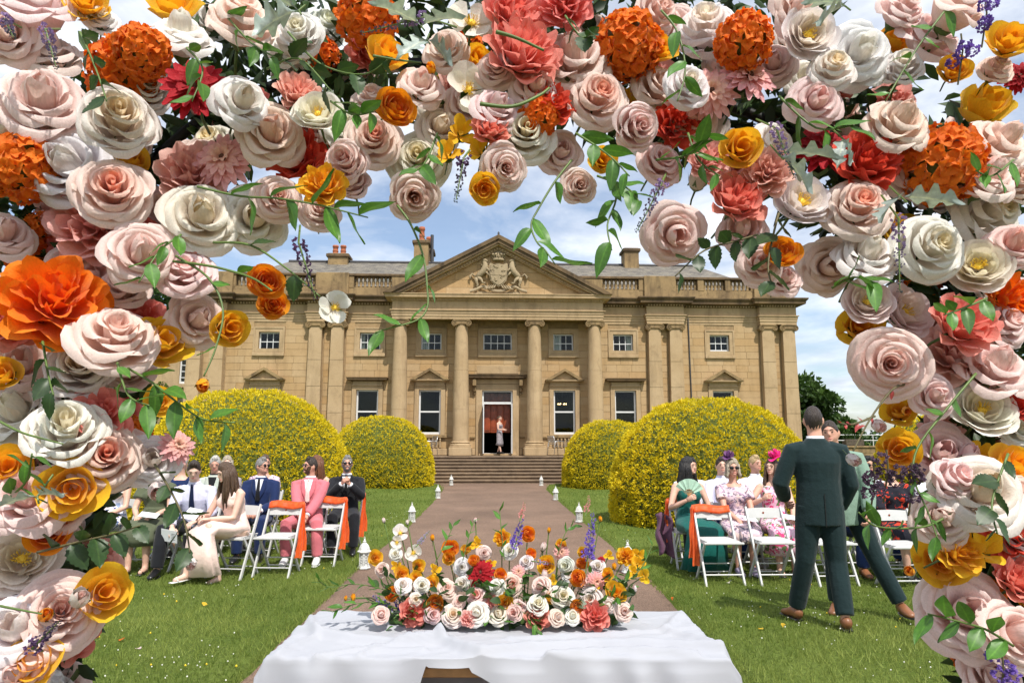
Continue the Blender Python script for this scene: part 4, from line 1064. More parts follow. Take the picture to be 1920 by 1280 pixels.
ARCH = '''P 62 18 150 0 .8|Y 160 2 85|W 190 36 62|P 95 100 100 -.2 .7|P 78 190 155 .1 .2|O 232 135 140|C 222 230 152 .2 -.1|W 276 168 105|D 365 168 120|W 455 190 98 .4 0|Y 325 5 100 0 .5|W 340 68 112 0 .9|P 452 40 130 .2 .5|O 268 96 110|R 595 210 92|K 510 250 118 .1 -.2|W 562 62 92|W 540 92 74 -.3 .2
O 45 312 140|W 130 312 145 -.3 -.1|K 212 360 138 .1 -.1|H 172 420 140|E 420 300 105|H 360 322 118|C 378 405 132 .1 -.1|P 266 476 124 .3 -.1|C 476 410 110 .2 -.3|F 560 290 110|M 605 345 82|P 600 398 70|P 520 372 85
O 690 30 125|Y 725 100 88|B 885 38 95|B 880 165 88 0 -.2|Y 895 110 68|y 808 128 36|T 740 203 78 .5 -.2|P 835 92 84|P 790 160 84|P 880 192 88 0 -.2|G 985 92 140|G 962 18 110|G 1060 5 105|P 1078 110 134 -.2 .2|K 1120 185 118 .1 -.1|O 1178 85 140|P 1235 165 96|P 1190 240 100 .2 -.6|C 985 250 110 0 -.2|K 700 262 110 0 -.2|C 785 300 114 -.2 -.2|P 650 305 94|P 776 368 104 0 -.9|P 662 348 74|S 865 250 64|S 902 280 62|S 840 288 56|Y 908 354 66 0 -.8|P 945 315 90 .1 -.7|F 1030 190 92|O 1012 215 80|F 1268 232 86|P 1084 350 74 0 -.5|P 1228 30 94|G 920 240 70
W 1325 55 124|O 1395 75 118|R 1518 62 104|P 1495 18 94|W 1610 100 120 0 -.2|Y 1675 78 74 .5 .1|P 1745 70 114 .5 .4|P 1790 20 115 .4 .6|E 1402 148 104|E 1332 175 104|Y 1388 278 88|Y 1850 196 108 .1 .3|D 1545 285 118|P 1685 232 114 .1 .2|O 1770 305 155|F 1628 300 115|D 1908 145 64|P 1872 270 112 .4 .2|R 1505 375 108|K 1610 390 120 -.1 0|G 1385 370 104|P 1530 190 94|W 1625 480 108|C 1745 465 124|C 1850 402 132|P 1848 335 104 .2 .4|Q 1835 497 104|K 1902 460 94|b 1312 330 72 0 .4|P 1265 440 104 0 -.8|T 1468 475 66|P 1425 495 74 -.2 -.4|P 1552 500 94 0 -.6|P 1470 522 62|Y 1895 75 84|P 1868 130 66
Q 1627 565 84 -.2 0|Q 1700 583 98|Y 1612 612 88 -.3 -.2|Q 1688 662 80|P 1668 682 124 -.4 -.5|H 1790 660 118|G 1812 605 114|P 1866 690 114 .1 .4|R 1843 767 104|N 1900 560 96|b 1815 850 54 .2 .6|S 1842 868 84|Y 1685 845 84 -.4 -.4|P 1766 848 96 -.3 -.2|Y 1685 772 58 -.4 .2|W 1915 800 84|F 1912 755 70|P 1752 742 74 0 -.3
C 1840 920 130 -.1 .1|P 1782 898 84|P 1765 972 92 -.3 -.2|M 1800 1030 80|S 1848 1030 66|Y 1765 1052 84 -.4 -.3|y 1705 1070 32 -.8 0|P 1812 1150 134 -.3 -.1|P 1905 1190 108|P 1862 1268 94|P 1910 930 84|Y 1905 872 84|F 1902 1000 94|G 1915 1085 84
N 100 560 168 .2 0|G 15 602 100|P 215 632 138 .3 .6|C 150 692 124 .1 -.1|Y 305 640 98 .6 .1|P 370 600 98 .5 -.2|Y 430 616 78 .6 -.3|P 40 682 114|W 30 772 124|W 125 812 144 .1 .3|K 200 856 124 .2 -.1|W 285 862 84 .2 -.1|E 332 836 62 .8 .2|G 182 780 104|P 350 512 96|P 232 540 92|T 498 530 66 .3 -.1|T 512 572 54 .2 -.3|y 380 722 44 .2 -.9|y 125 836 46 .3 -.5|Y 300 752 54 .3 -.5|B 628 575 62 .5 -.2
Y 15 876 88|P 55 930 124|Q 40 1046 116 .1 0|T 92 996 74|Y 135 916 104 .3 -.6|P 115 945 84|Y 195 1110 88 .7 -.1|b 150 1120 58 .5 .2|P 112 1150 134 .3 0|W 30 1180 124|y 85 1152 42 .4 .1|Y 60 1236 84|P 30 1262 94|b 296 920 62 .2 -.7|b 358 1056 36 .2 -.9|b 1600 862 40 0 -.9|b 1648 798 44 -.1 -.8|P 25 1110 80|y 1700 770 30 -.3 -.6|P 930 205 92|P 1005 165 84|C 825 240 86|P 1050 285 78 0 -.3|P 1240 305 84|P 1300 215 92|H 1440 320 92|W 1452 265 74|P 1392 432 84|H 1330 300 80|W 1290 160 84|P 700 190 80|W 650 240 84|H 560 170 80|Y 1130 300 60 0 -.4|C 1560 130 90|P 1450 120 84|Y 1240 90 66|P 930 130 76|Y 60 110 70|Y 1790 130 66|P 1720 320 96|W 1690 130 84|Y 250 300 66|P 12 62 105|W 10 255 90|P 5 440 100|Y 5 700 70|P 1915 350 90|P 1880 610 90|W 1915 1010 80|P 1690 20 90'''
for item in ARCH.replace('\n', '|').split('|'):
    p = item.split(); place_arch(p[0], float(p[1]), float(p[2]), float(p[3]), None, (float(p[4]), float(p[5])) if len(p) > 4 else None)
# ---- second layer: blooms deeper in the arch and outside the frame of the photograph
SPINE = [(40, 1420, 190), (60, 1200, 150), (85, 1040, 150), (110, 880, 170), (150, 720, 200), (150, 540, 210), (220, 380, 230), (400, 210, 200), (640, 130, 170), (900, 120, 160), (1150, 140, 170), (1400, 210, 190), (1620, 330, 220), (1780, 520, 170), (1840, 700, 160), (1850, 880, 140), (1870, 1050, 130), (1890, 1220, 110), (1890, 1420, 170)]
def spine(t):
    k = min(int(t * (len(SPINE) - 1)), len(SPINE) - 2); f = t * (len(SPINE) - 1) - k
    a, b = SPINE[k], SPINE[k + 1]; return [a[i] + (b[i] - a[i]) * f for i in range(3)], Vector((b[0] - a[0], b[1] - a[1]))
def in_band(rr, inner=1.0, outer=1.0):
    t = rr.random(); (cx, cy_, w), d = spine(t); n = Vector((-d.y, d.x)).normalized()
    if n.dot(Vector((960 - cx, 760 - cy_))) < 0: n = -n
    k = rr.uniform(-outer, inner * .6); return cx + n.x * k * w, cy_ + n.y * k * w, k
rf = random.Random(33); taken = [(b[2].copy(), b[3]) for b in BLOOMS]; tries = 0; added = 0
while added < 150 and tries < 9000:
    tries += 1; u, v, k = in_band(rf); Y = rf.uniform(1.23, 1.36); p = at(u, v, Y); inside = 0 < u < 1920 and 0 < v < 1280
    rad = rf.uniform(.038, .056)
    if any((p - q).length < (rad + r2) * (.52 if inside else .8) for q, r2 in taken): continue
    code = rf.choice('PPPPPWWCKQGHHOYY'); n = (Vector((0, 0, CAMH)) - p).normalized() * .5 + Vector((.18, -.6, .42)) + Vector((rf.uniform(-.45, .45), 0, rf.uniform(-.4, .4)))
    bloom(code, p, rad, n, None, 'arch'); taken.append((p, rad)); added += 1
# ---- leaves
def leaf_mesh(L, W, bend, cup, serr=0, lobes=0, seed=0):
    m = MB(); tt = []; n = 8 if not (serr or lobes) else 14
    for j in range(n + 1):
        v = j / n; w = W * math.sin(PI * min(1, v * 1.02) ** .8) ** .85 if v < 1 else 0.0
        if serr: w *= 1 - .16 * (j % 2)
        if lobes: w *= (.45, 1.1)[(j // 2) % 2]
        for i, u in enumerate((-1, -.5, 0, .5, 1)):
            m.v.append((u * w, L * v + (.12 * L * abs(u) if lobes else 0), bend * v * v * L + cup * abs(u) * w + .04 * L * math.sin(7 * v + seed) * abs(u))); tt.append(abs(u))
    m.f = [(j * 5 + i, j * 5 + i + 1, (j + 1) * 5 + i + 1, (j + 1) * 5 + i) for j in range(n) for i in range(4)]
    m.t = tt; return m.mesh('leaf', M['leaf'], True)
LEAVES = {'lance': [leaf_mesh(1, .21, b, .25, 0, 0, k) for k, b in enumerate((-.35, .1, -.15))], 'oval': [leaf_mesh(1, .34, b, .2, 1, 0, k) for k, b in enumerate((-.3, .12, -.1))], 'lobed': [leaf_mesh(1, .30, -.35, .3, 0, 1, 2)], 'round': [leaf_mesh(1, .44, -.25, .15, 0, 0, k) for k in (4, 5)]}
LCOL = {'lance': (.075, .19, .028), 'oval': (.035, .075, .022), 'lobed': (.36, .42, .40), 'round': (.05, .10, .03), 'red': (.45, .07, .07), 'pale': (.2, .28, .06)}
def add_leaf(parent, p, d, L, kind='lance', col=None, r_=rnd):
    d = Vector(d).normalized(); q = d.to_track_quat('Y', 'Z') @ Quaternion((0, 1, 0), r_.uniform(-.9, .9))
    o = link('leaf', r_.choice(LEAVES[kind]), parent, p); o.rotation_mode = 'QUATERNION'; o.rotation_quaternion = q; o.scale = (L, L, L)
    c = LCOL[col or kind]; g = r_.uniform(.75, 1.25); o.color = (c[0] * g, c[1] * g, c[2] * g, 1); return o
def smooth_path(pts, n=5):
    out = []; P = [pts[0]] + pts + [pts[-1]]
    for k in range(1, len(P) - 2):
        for j in range(n):
            t = j / n; a, b, c, d = P[k - 1], P[k], P[k + 1], P[k + 2]
            out.append(.5 * ((2 * b) + (c - a) * t + (2 * a - 5 * b + 4 * c - d) * t * t + (3 * b - a - 3 * c + d) * t ** 3))
    return out + [pts[-1]]
def vine(pts_px, label, leaves, kind='lance', L=.05, rad=.0018, col=None, Y0=1.1, Y1=1.02, mat='stem', seed=1, name='trailing_vine', cat='vine'):
    r_ = random.Random(seed); P = [at(u, v, Y0 + (Y1 - Y0) * k / max(1, len(pts_px) - 1)) for k, (u, v) in enumerate(pts_px)]
    base = P[0].copy(); path = smooth_path([p - base for p in P])
    root = thing(name, label, cat, base, 0, 'trailing greenery on the arch')
    obj('stem', MB().tube(path, [rad * (1.2 - .6 * k / len(path)) for k in range(len(path))], 5), M[mat], root, True, fix=False)
    for k in range(leaves):
        i = int((.12 + .88 * (k + .5) / leaves) * (len(path) - 1)); i = min(max(i, 1), len(path) - 1)
        t = (path[i] - path[i - 1]).normalized(); s = Vector((t.z, 0, -t.x)) * (1 if k % 2 else -1)
        add_leaf(root, path[i], t * .6 + s * r_.uniform(.5, 1) + Vector((0, r_.uniform(-.5, .2), -.15)), L * r_.uniform(.85, 1.35), kind, col, r_)
    return root
vine([(1072, 300), (1041, 340), (1010, 391), (996, 422), (1006, 453), (1022, 469), (1041, 496)], 'long leafy vine hanging from the arch in front of the pediment peak', 7, 'lance', .048, seed=2)
vine([(370, 350), (450, 368), (520, 372), (600, 385), (640, 395), (690, 408)], 'leafy vine reaching sideways below the cream rose and gerbera', 9, 'lance', .055, Y0=1.06, seed=3)
vine([(745, 385), (770, 420), (793, 478), (801, 537), (801, 576), (782, 600), (731, 615), (704, 623)], 'wiry vine looping down over the portico columns', 7, 'lance', .042, seed=4)
vine([(1150, 340), (1155, 375), (1139, 422), (1147, 469)], 'short vine hanging beside the blush rose on the arch top', 6, 'lance', .045, seed=5)
vine([(1120, 330), (1175, 352), (1200, 380)], 'thin sprig dangling under the arch beside a lavender spike', 6, 'lance', .04, seed=55)
vine([(1700, 720), (1672, 731), (1631, 786), (1600, 845)], 'thorny twig bending down to two rosebuds', 2, 'lance', .014, mat='twig', col='red', seed=6, name='rose_twig', cat='twig')
vine([(1640, 780), (1600, 795), (1570, 792)], 'small twig with narrow red leaves', 6, 'lance', .013, col='red', mat='twig', seed=7, name='rose_twig', cat='twig')
vine([(1830, 700), (1780, 760), (1720, 840), (1715, 900), (1740, 960), (1765, 1030)], 'vine trailing in front of the guest in the poppy print dress', 10, 'lance', .034, seed=8)
vine([(1790, 960), (1740, 985), (1690, 990), (1640, 985), (1610, 960)], 'leafy vine stretching across the white chair beside the two men', 8, 'lance', .034, seed=9)
vine([(1900, 1210), (1850, 1180), (1800, 1165), (1740, 1150)], 'leafy vine over the blush rose near the arch foot', 7, 'lance', .048, Y0=1.06, Y1=1.0, seed=10)
vine([(240, 690), (290, 720), (330, 752), (380, 785), (440, 792)], 'pale vine stretching over the golden yew foliage', 8, 'lance', .05, seed=11)
vine([(325, 490), (400, 500), (470, 520), (510, 545)], 'bare green stem carrying a pair of orange ranunculus', 1, 'lance', .03, rad=.0022, seed=12, name='stemmed_sprig', cat='sprig')
vine([(400, 455), (470, 460), (540, 505), (600, 556)], 'bare green stem carrying a white poppy', 2, 'oval', .035, rad=.002, seed=13, name='stemmed_sprig', cat='sprig')
vine([(330, 480), (390, 520), (418, 580), (405, 650), (382, 705)], 'arching stem that ends in a round orange bud', 2, 'lance', .03, rad=.002, seed=14, name='stemmed_sprig', cat='sprig')
vine([(70, 1035), (150, 1015), (215, 1000), (262, 985)], 'dark leafy rose branch across the blue print dress', 8, 'oval', .036, mat='twig', seed=15, name='rose_branch', cat='branch')
vine([(290, 870), (320, 920), (345, 975), (356, 1035)], 'rose branch hanging in front of the young man in the white shirt', 8, 'oval', .034, mat='twig', seed=16, name='rose_branch', cat='branch')
vine([(1420, 440), (1380, 452), (1320, 470), (1266, 518)], 'rose branch with rounded leaves across the balustrade', 9, 'oval', .032, mat='twig', seed=17, name='rose_branch', cat='branch')
vine([(1460, 400), (1450, 440), (1440, 500), (1450, 540)], 'rose branch hanging beside the orange ranunculus', 6, 'oval', .04, mat='twig', seed=18, name='rose_branch', cat='branch')
vine([(0, 790), (40, 810), (80, 822), (118, 832)], 'thin stem ending in an orange bud over white roses', 0, rad=.0018, seed=19, Y0=1.04, Y1=1.0, name='stemmed_sprig', cat='sprig')
vine([(0, 1135), (35, 1142), (78, 1150)], 'thin pale stem ending in an orange bud near the arch foot', 0, rad=.0018, seed=20, Y0=1.04, Y1=1.0, name='stemmed_sprig', cat='sprig')
vine([(700, 105), (740, 112), (790, 118)], 'thin stem leading to a small round orange bud', 0, rad=.002, seed=21, Y0=1.0, Y1=1.04, name='stemmed_sprig', cat='sprig')
vine([(930, 60), (970, 72), (1020, 95)], 'fuzzy pale stem crossing the coral peonies', 0, rad=.003, seed=22, Y0=1.0, Y1=1.02, name='stemmed_sprig', cat='sprig')
vine([(900, 195), (960, 200), (1010, 180), (1030, 165)], 'curved pale stem under the white poppy', 0, rad=.003, seed=23, Y0=1.0, Y1=1.03, name='stemmed_sprig', cat='sprig')
SPR = [((1240, 20), (1270, 60), (1285, 130), (1270, 190)), ((540, 60), (600, 120), (680, 140), (730, 110)), ((350, 90), (380, 130), (360, 190)), ((500, 130), (560, 110), (620, 170)), ((820, 250), (800, 300), (780, 320)), ((1460, 180), (1530, 240), (1600, 235)), ((1780, 10), (1720, 90), (1660, 190)), ((1290, 250), (1310, 300), (1350, 330)), ((80, 640), (90, 700), (100, 740)), ((220, 680), (240, 740), (280, 760)), ((150, 60), (180, 130), (200, 190)), ((1560, 540), (1600, 520), (1640, 530)), ((1850, 560), (1800, 580), (1770, 590)), ((620, 190), (660, 215), (700, 210)), ((420, 25), (470, 80), (520, 110)), ((1060, 30), (1090, 70), (1110, 60)), ((1900, 300), (1860, 330), (1830, 320)), ((1890, 850), (1860, 940), (1870, 1000)), ((20, 930), (50, 900), (60, 850)), ((1080, 250), (1140, 290), (1180, 330)), ((1230, 300), (1290, 290), (1330, 250)), ((340, 440), (300, 470), (260, 530))]
where_words = ['over an ivory rose', 'past a golden bloom', 'around a crimson dahlia', 'by white roses', 'near a cream rose', 'below the crimson dahlia', 'through blush roses', 'beside a golden bloom', 'on cream roses', 'beside a golden bloom near blush roses', 'among orange hydrangea florets', 'beside open blush roses', 'over a coral peony', 'by an open ivory rose', 'over a blush rose near ivory buds', 'over coral peonies', 'by ruffled blush roses', 'near a ruffled golden carnation', 'beside a golden bloom by blush roses', 'under the coral-hearted rose', 'under a blush rose cluster', 'over a dusty pink peony']
for k, pts in enumerate(SPR):
    kind = ('lance', 'oval', 'lance', 'oval', 'lance', 'lance', 'lance')[k % 7]
    vine([(float(a), float(b)) for a, b in pts], ('glossy' if kind == 'lance' else 'dark serrated') + ' leafy sprig ' + where_words[k], 6, kind, .042 if kind == 'lance' else .036, Y0=1.08, Y1=1.02, seed=40 + k, name='leafy_sprig', cat='sprig')
for k, (u, v, L) in enumerate(((560, 20, .09), (790, 50, .08), (800, 75, .07), (1460, 290, .08), (1690, 370, .075), (1585, 12, .08), (70, 930, .06), (1580, 260, .05))):
    o = thing('dusty_miller_leaf', 'silvery grey lobed leaf ' + ('over a hydrangea', 'beside the white poppy', 'under a lavender spike', 'beside the crimson dahlia', 'hooked over a coral-hearted rose', 'above an open ivory rose', 'by a golden bloom', 'near a deep red peony')[k], 'leaf', at(u, v, 1.03), 0, 'silver leaves on the arch')
    obj('stalk', MB().tube([(0, .03, .03), (.0, .0, 0), (.006, -.004, -.01)], .0015, 5), M['stem'], o)
    for j in range(2): add_leaf(o, (0, -.002 * j, 0), (rnd.uniform(-1, 1), -.3, rnd.uniform(-.8, .3)), L, 'lobed')
# lavender and larkspur spikes
def whorls(root, P, n, r0, r1, c0, c1, seed, density=14):
    r_ = random.Random(seed); m2 = None
    for k in range(n):
        t = k / max(1, n - 1); p = P(t); rr = r0 + (r1 - r0) * t; m = MB(); tt = []
        for j in range(density):
            d = Vector((r_.gauss(0, 1), r_.gauss(0, 1), r_.gauss(0, .7))).normalized(); q = p + d * rr * r_.uniform(.55, 1); s = rr * .38; e = len(m.v)
            a = d.orthogonal().normalized(); b = d.cross(a)
            m.add([q, q + a * s + d * s * .5, q + d * s * 1.5, q - a * s + d * s * .5, q + b * s + d * s * .5, q - b * s + d * s * .5], [(0, 1, 2), (0, 2, 3), (0, 4, 2), (0, 2, 5)]); tt += [.2, 1, 1, 1, 1, 1]
        m.t = tt; o = obj('whorl', m, M['petal'], root, fix=False); g = r_.uniform(.8, 1.15)
        o.color = tuple((c0[i] * (1 - t) + c1[i] * t) * g for i in range(3)) + (1,)
LAV0, LAV1, DEEP = (.38, .26, .50), (.10, .13, .14), (.18, .10, .38)
def spike(u0, v0, u1, v1, Y, n, r0, r1, c0, c1, label, name='lavender_spike', cat='lavender', seed=1, group='lavender spikes'):
    a, b = at(u0, v0, Y), at(u1, v1, Y - .01); root = thing(name, label, cat, a, 0, group)
    d = b - a; obj('stem', MB().tube([-d * .5 + Vector((0, .05, 0)), (0, 0, 0), d], [.0018, .0018, .0008], 5), M['stem'], root)
    whorls(root, lambda t: d * t, n, r0, r1, c0, c1, seed); return root
for k, a in enumerate(((1455, 240, 1488, 330, 'lavender spike drooping beside the crimson dahlia'), (1685, 410, 1687, 545, 'long lavender spike hanging between cream roses'), (870, 295, 855, 375, 'dark lavender spike hanging by the golden cosmos'), (1240, 345, 1195, 432, 'lavender spike leaning over a blush rose'), (85, 55, 105, 125, 'lavender spike over a peach-pink rose'), (8, 35, 25, 70, 'lavender spike beside a big blush rose'), (560, 455, 592, 560, 'purple lavender spike hanging over the roof parapet'), (795, 32, 680, 62, 'lavender spike lying across an orange hydrangea'), (60, 1215, 110, 1165, 'dark lavender spike behind the arch-foot roses'))):
    spike(*a[:4], 1.03, 9, .0095, .0035, LAV0 if k not in (2, 6, 8) else (.16, .08, .2), LAV1 if k not in (6, 8) else (.06, .05, .08), a[4], seed=k)
for k, (u, v, lab) in enumerate(((1805, 95, 'purple larkspur cluster beside a side-on blush rose'), (1850, 25, 'purple larkspur cluster at the arch shoulder'), (1882, 1258, 'purple larkspur cluster at the arch foot'), (1640, 900, 'dusky plum filler flower in front of the poppy print dress'), (1665, 880, 'dusky plum filler flower over the red fascinator'), (1712, 905, 'small dusky plum filler flower by the vine'))):
    c = (.22, .13, .5) if k < 3 else (.13, .08, .13); p = at(u, v, 1.05); root = thing('larkspur' if k < 3 else 'filler_flower', lab, 'flower', p, 0, 'purple filler flowers on the arch')
    rs_ = random.Random(70 + k); obj('stem', MB().tube([(.0, .02, -.05), (0, 0, 0), (.0, 0, .03)], .0015, 5), M['twig'], root)
    for j in range(4): q = Vector((rs_.uniform(-.016, .016), rs_.uniform(-.01, .01), rs_.uniform(-.022, .022))); whorls(root, lambda t: q, 1, .009, .009, c, c, 90 + k * 7 + j, 34)
# ---- the arch itself: metal frame and the mass of greenery it carries
arch = thing('wedding_arch', 'wedding arch of black metal wrapped in dense dark greenery', 'arch', (0, 1.36, 0))
M['frame_black'] = simple('arch_metal', (.015, .016, .015), .5, .2, metal=.6)
for off in (-.05, .1):
    P = [at(u, v, 1.36 + off) - Vector((0, 1.36, 0)) for u, v, w in SPINE]; P = [Vector((P[0].x, P[0].y, .03))] + P + [Vector((P[-1].x, P[-1].y, .03))]
    obj('frame_hoop', MB().tube(smooth_path(P, 4), .011, 7), M['frame_black'], arch, True)
for k in range(1, 18):
    (cx, cy_, w), d = spine(k / 18); a = at(cx, cy_, 1.31) - Vector((0, 1.36, 0)); b = at(cx, cy_, 1.46) - Vector((0, 1.36, 0))
    obj('cross_bar', MB().tube([a, b], .006, 5), M['frame_black'], arch)
def leaf_shapes(P, D, L, rng, tint, w=.2):
    n = len(P); D = unit(D); S = unit(np.cross(D, unit(rng.normal(size=(n, 3))))); N = np.cross(D, S); L = L[:, None]; W = L * w
    def at_(f, s, h): return P + D * L * f + S * W * s + N * L * h
    V = np.stack([at_(0, 0, 0), at_(.3, .9, .06), at_(.62, .85, .02), at_(1, 0, -.1), at_(.62, -.85, .02), at_(.3, -.9, .06)], 1).reshape(-1, 3)
    i = np.arange(n)[:, None] * 6; F = np.concatenate([i + np.array([[0, 1, 2, 3]]), i + np.array([[0, 3, 4, 5]])]); return V, F, np.repeat(tint, 6)
M['backing'] = leaf_mat('backing_leaf', (.012, .026, .008, 1), (.05, .095, .022, 1), .5, .15, .35)
rng = np.random.default_rng(77); rb = random.Random(78); n = 9500; U = []
while len(U) < n:
    u, v, k = in_band(rb, 1.0, 1.1); U.append(at(u, v, rb.uniform(1.27, 1.46)))
P = np.array(U) - np.array([0, 1.36, 0])
V, F, T = leaf_shapes(P, rng.normal(size=(n, 3)), rng.uniform(.035, .065, n), rng, rng.uniform(0, 1, n))
tag(link('foliage', tri_mesh('foliage', V, F, T, M['backing']), arch), kind='stuff')

# ---- labels: each bloom by its look and by the two most telling blooms beside it
SHORT = {'W': 'ivory rose', 'C': 'cream rose', 'P': 'blush rose', 'K': 'coral-hearted rose', 'R': 'open ivory rose', 'Q': 'open blush rose', 'O': 'orange hydrangea', 'N': 'orange carnation', 'Y': 'golden bloom', 'T': 'orange ranunculus', 'M': 'golden carnation',
         'G': 'coral peony', 'H': 'dusty peony', 'F': 'red peony', 'D': 'crimson dahlia', 'E': 'pink gerbera', 'B': 'white poppy', 'S': 'golden cosmos', 'b': 'pink rosebud', 'y': 'orange bud'}
def label_blooms(where, phrase):
    B = [b for b in BLOOMS if b[4] == where]
    for root, code, p, r, w in B:
        near = {}
        for b in B:
            if b[1] == code: continue
            d = (p - b[2]).length / (r + b[3]); near[b[1]] = min(d, near.get(b[1], 99))
        o = [SHORT[c] for c in sorted(near, key=near.get)[:2]]; art = ['an' if x[0] in 'aeiou' else 'a' for x in o]
        size = 'large ' if r > (.062 if where == 'arch' else .056) else ''
        lab = '%s%s between %s %s and %s %s' % (size, FK[code][4], art[0], o[0], art[1], o[1])
        if len(lab.split()) > 11: lab = '%s%s beside %s %s' % (size, FK[code][4], art[0], o[0])
        tag(root, lab + ' ' + phrase, FK[code][3].replace('_', ' '), FK[code][5] + ' ' + phrase)
label_blooms('arch', 'on the arch')
# ================================================================ table, cloth and the low arrangement
TX, TY, TZ = -.06, 3.25, .745
M['wood'] = simple('table_wood', lin(186, 140, 90), .6, .3, 7, .2, 40)
tb = thing('trestle_table', 'folding wooden trestle table under a white cloth', 'table', (TX, TY, 0))
obj('table_top', MB().bbox(-.91, .91, -.37, .37, TZ - .035, TZ - .004, .006), M['wood'], tb)
obj('apron', MB().bbox(-.86, .86, -.362, -.335, TZ - .075, TZ - .036, .004), M['wood'], tb)
for s in (-1, 1):
    for y in (-.28, .28): obj('leg', MB().tube([(s * .72, y, 0), (s * .72, y, TZ - .03)], .014, 8), M['lead'], tb)
    obj('brace', MB().tube([(s * .72, -.28, .15), (s * .72, .28, .15)], .01, 6), M['lead'], tb)
def cloth_mat():
    t = NT('white_linen'); t.col(t.ramp(t.noise(3, 3), [(.3, (.35, .36, .40, 1)), (.7, (.38, .39, .425, 1))])); t.set(Roughness=.8)
    t.b.inputs['Sheen Weight'].default_value = .2; t.bump(t.noise(420, 2), .1, .001); return t.m
M['linen'] = cloth_mat()
def seg_d(p, a, b):
    d = b - a; t = max(0, min(1, (p - a).dot(d) / d.length_squared)); return (p - (a + d * t)).length, t
RIDGES = [([(-.90, -.02), (-.62, -.16), (-.42, -.22), (-.25, -.19)], .034, .022), ([(-.25, -.17), (-.16, -.27), (-.06, -.36), (.10, -.31), (.40, -.25), (.70, -.26), (.93, -.3)], .04, .024), ([(-.72, -.38), (-.45, -.25), (-.20, -.16)], .024, .015),
          ([(.05, -.12), (.55, -.05), (.9, .05)], .014, .018), ([(-.8, .1), (-.4, .02)], .013, .018), ([(.2, -.38), (.5, -.33), (.8, -.36)], .028, .016), ([(.9, .3), (.75, 0), (.93, -.2)], .02, .02), ([(-.93, .25), (-.8, -.1), (-.88, -.36)], .022, .02), ([(.1, -.2), (.45, -.16), (.62, -.2)], .016, .014), ([(-.55, -.36), (-.5, -.3), (-.3, -.3)], .02, .014), ([(.3, .1), (.7, .16)], .01, .015)]
def hang(x):      # how far the front of the cloth falls below the table edge
    if x < -.38: return .50
    if x < -.28: return .50 - .47 * ((x + .38) / .10) ** .7
    if x < -.10: return .040
    return .06 + .24 * min(1, (x + .10) / .45)
def cloth(a, b):
    # a across -1..1, b from back hem (0) to front hem (1)
    x = a * 1.16; t = b
    ov = max(0, abs(x) - .925); sx = 1 if x > 0 else -1
    if t < .12: y, drop = .385 + .012 * math.sin(x * 14), .46 * (1 - t / .12)
    elif t < .72: y, drop = .385 - .77 * (t - .12) / .60, 0.0
    else: y, drop = -.385, hang(min(.925, max(-.925, x))) * (t - .72) / .28
    z = TZ + .001; X = min(max(x, -.925), .925)
    p = Vector((X, y)); 
    for pts, h, w in RIDGES:
        d = min(seg_d(p, Vector(q0), Vector(q1))[0] for q0, q1 in zip(pts, pts[1:])); z += h * math.exp(-(d / w) ** 2)
    z += .004 * (mnoise.noise(Vector((X * 5, y * 6, 1))) + 1) + .006 * max(0, 1 - abs(mnoise.noise(Vector((X * 4 + y * 2, y * 7 - X, 7)))) * 7) + .005 * max(0, 1 - abs(mnoise.noise(Vector((X * 3 - y * 5, y * 3, 17)))) * 9)
    if drop > 0:
        k = min(1, drop / .06); yy = y + (.012 + .035 * k * (.5 + .5 * math.sin(X * 23 + 5 * mnoise.noise(Vector((X * 2, 0, 4)))))) * (-1 if y < 0 else 1) * min(1, drop * 6 + .25)
        y = yy; z = z * (1 - k) + (TZ - .004) * k - drop + .02 * k
    if ov > 0:
        k = min(1, ov / .05); X = sx * (.925 + .03 * k + .03 * (.5 + .5 * math.sin(y * 16 + sx)) * min(1, ov * 5)); z -= ov * 1.9 * (1 if drop == 0 else .6)
        y *= 1 + .12 * k * (ov / .23) * (.3 if abs(y) < .3 else 1)
    return (X, y, z)
m = MB(); NU, NV = 190, 110; m.grid(lambda u, v: cloth(2 * u - 1, v), NU, NV)
cl = obj('tablecloth', m, M['linen'], None, True, (TX, TY, 0), fix=False)
tag(cl, 'creased white tablecloth bunched up over the trestle table', 'tablecloth')
smod = cl.modifiers.new('thickness', 'SOLIDIFY'); smod.thickness = .003; smod.offset = 1

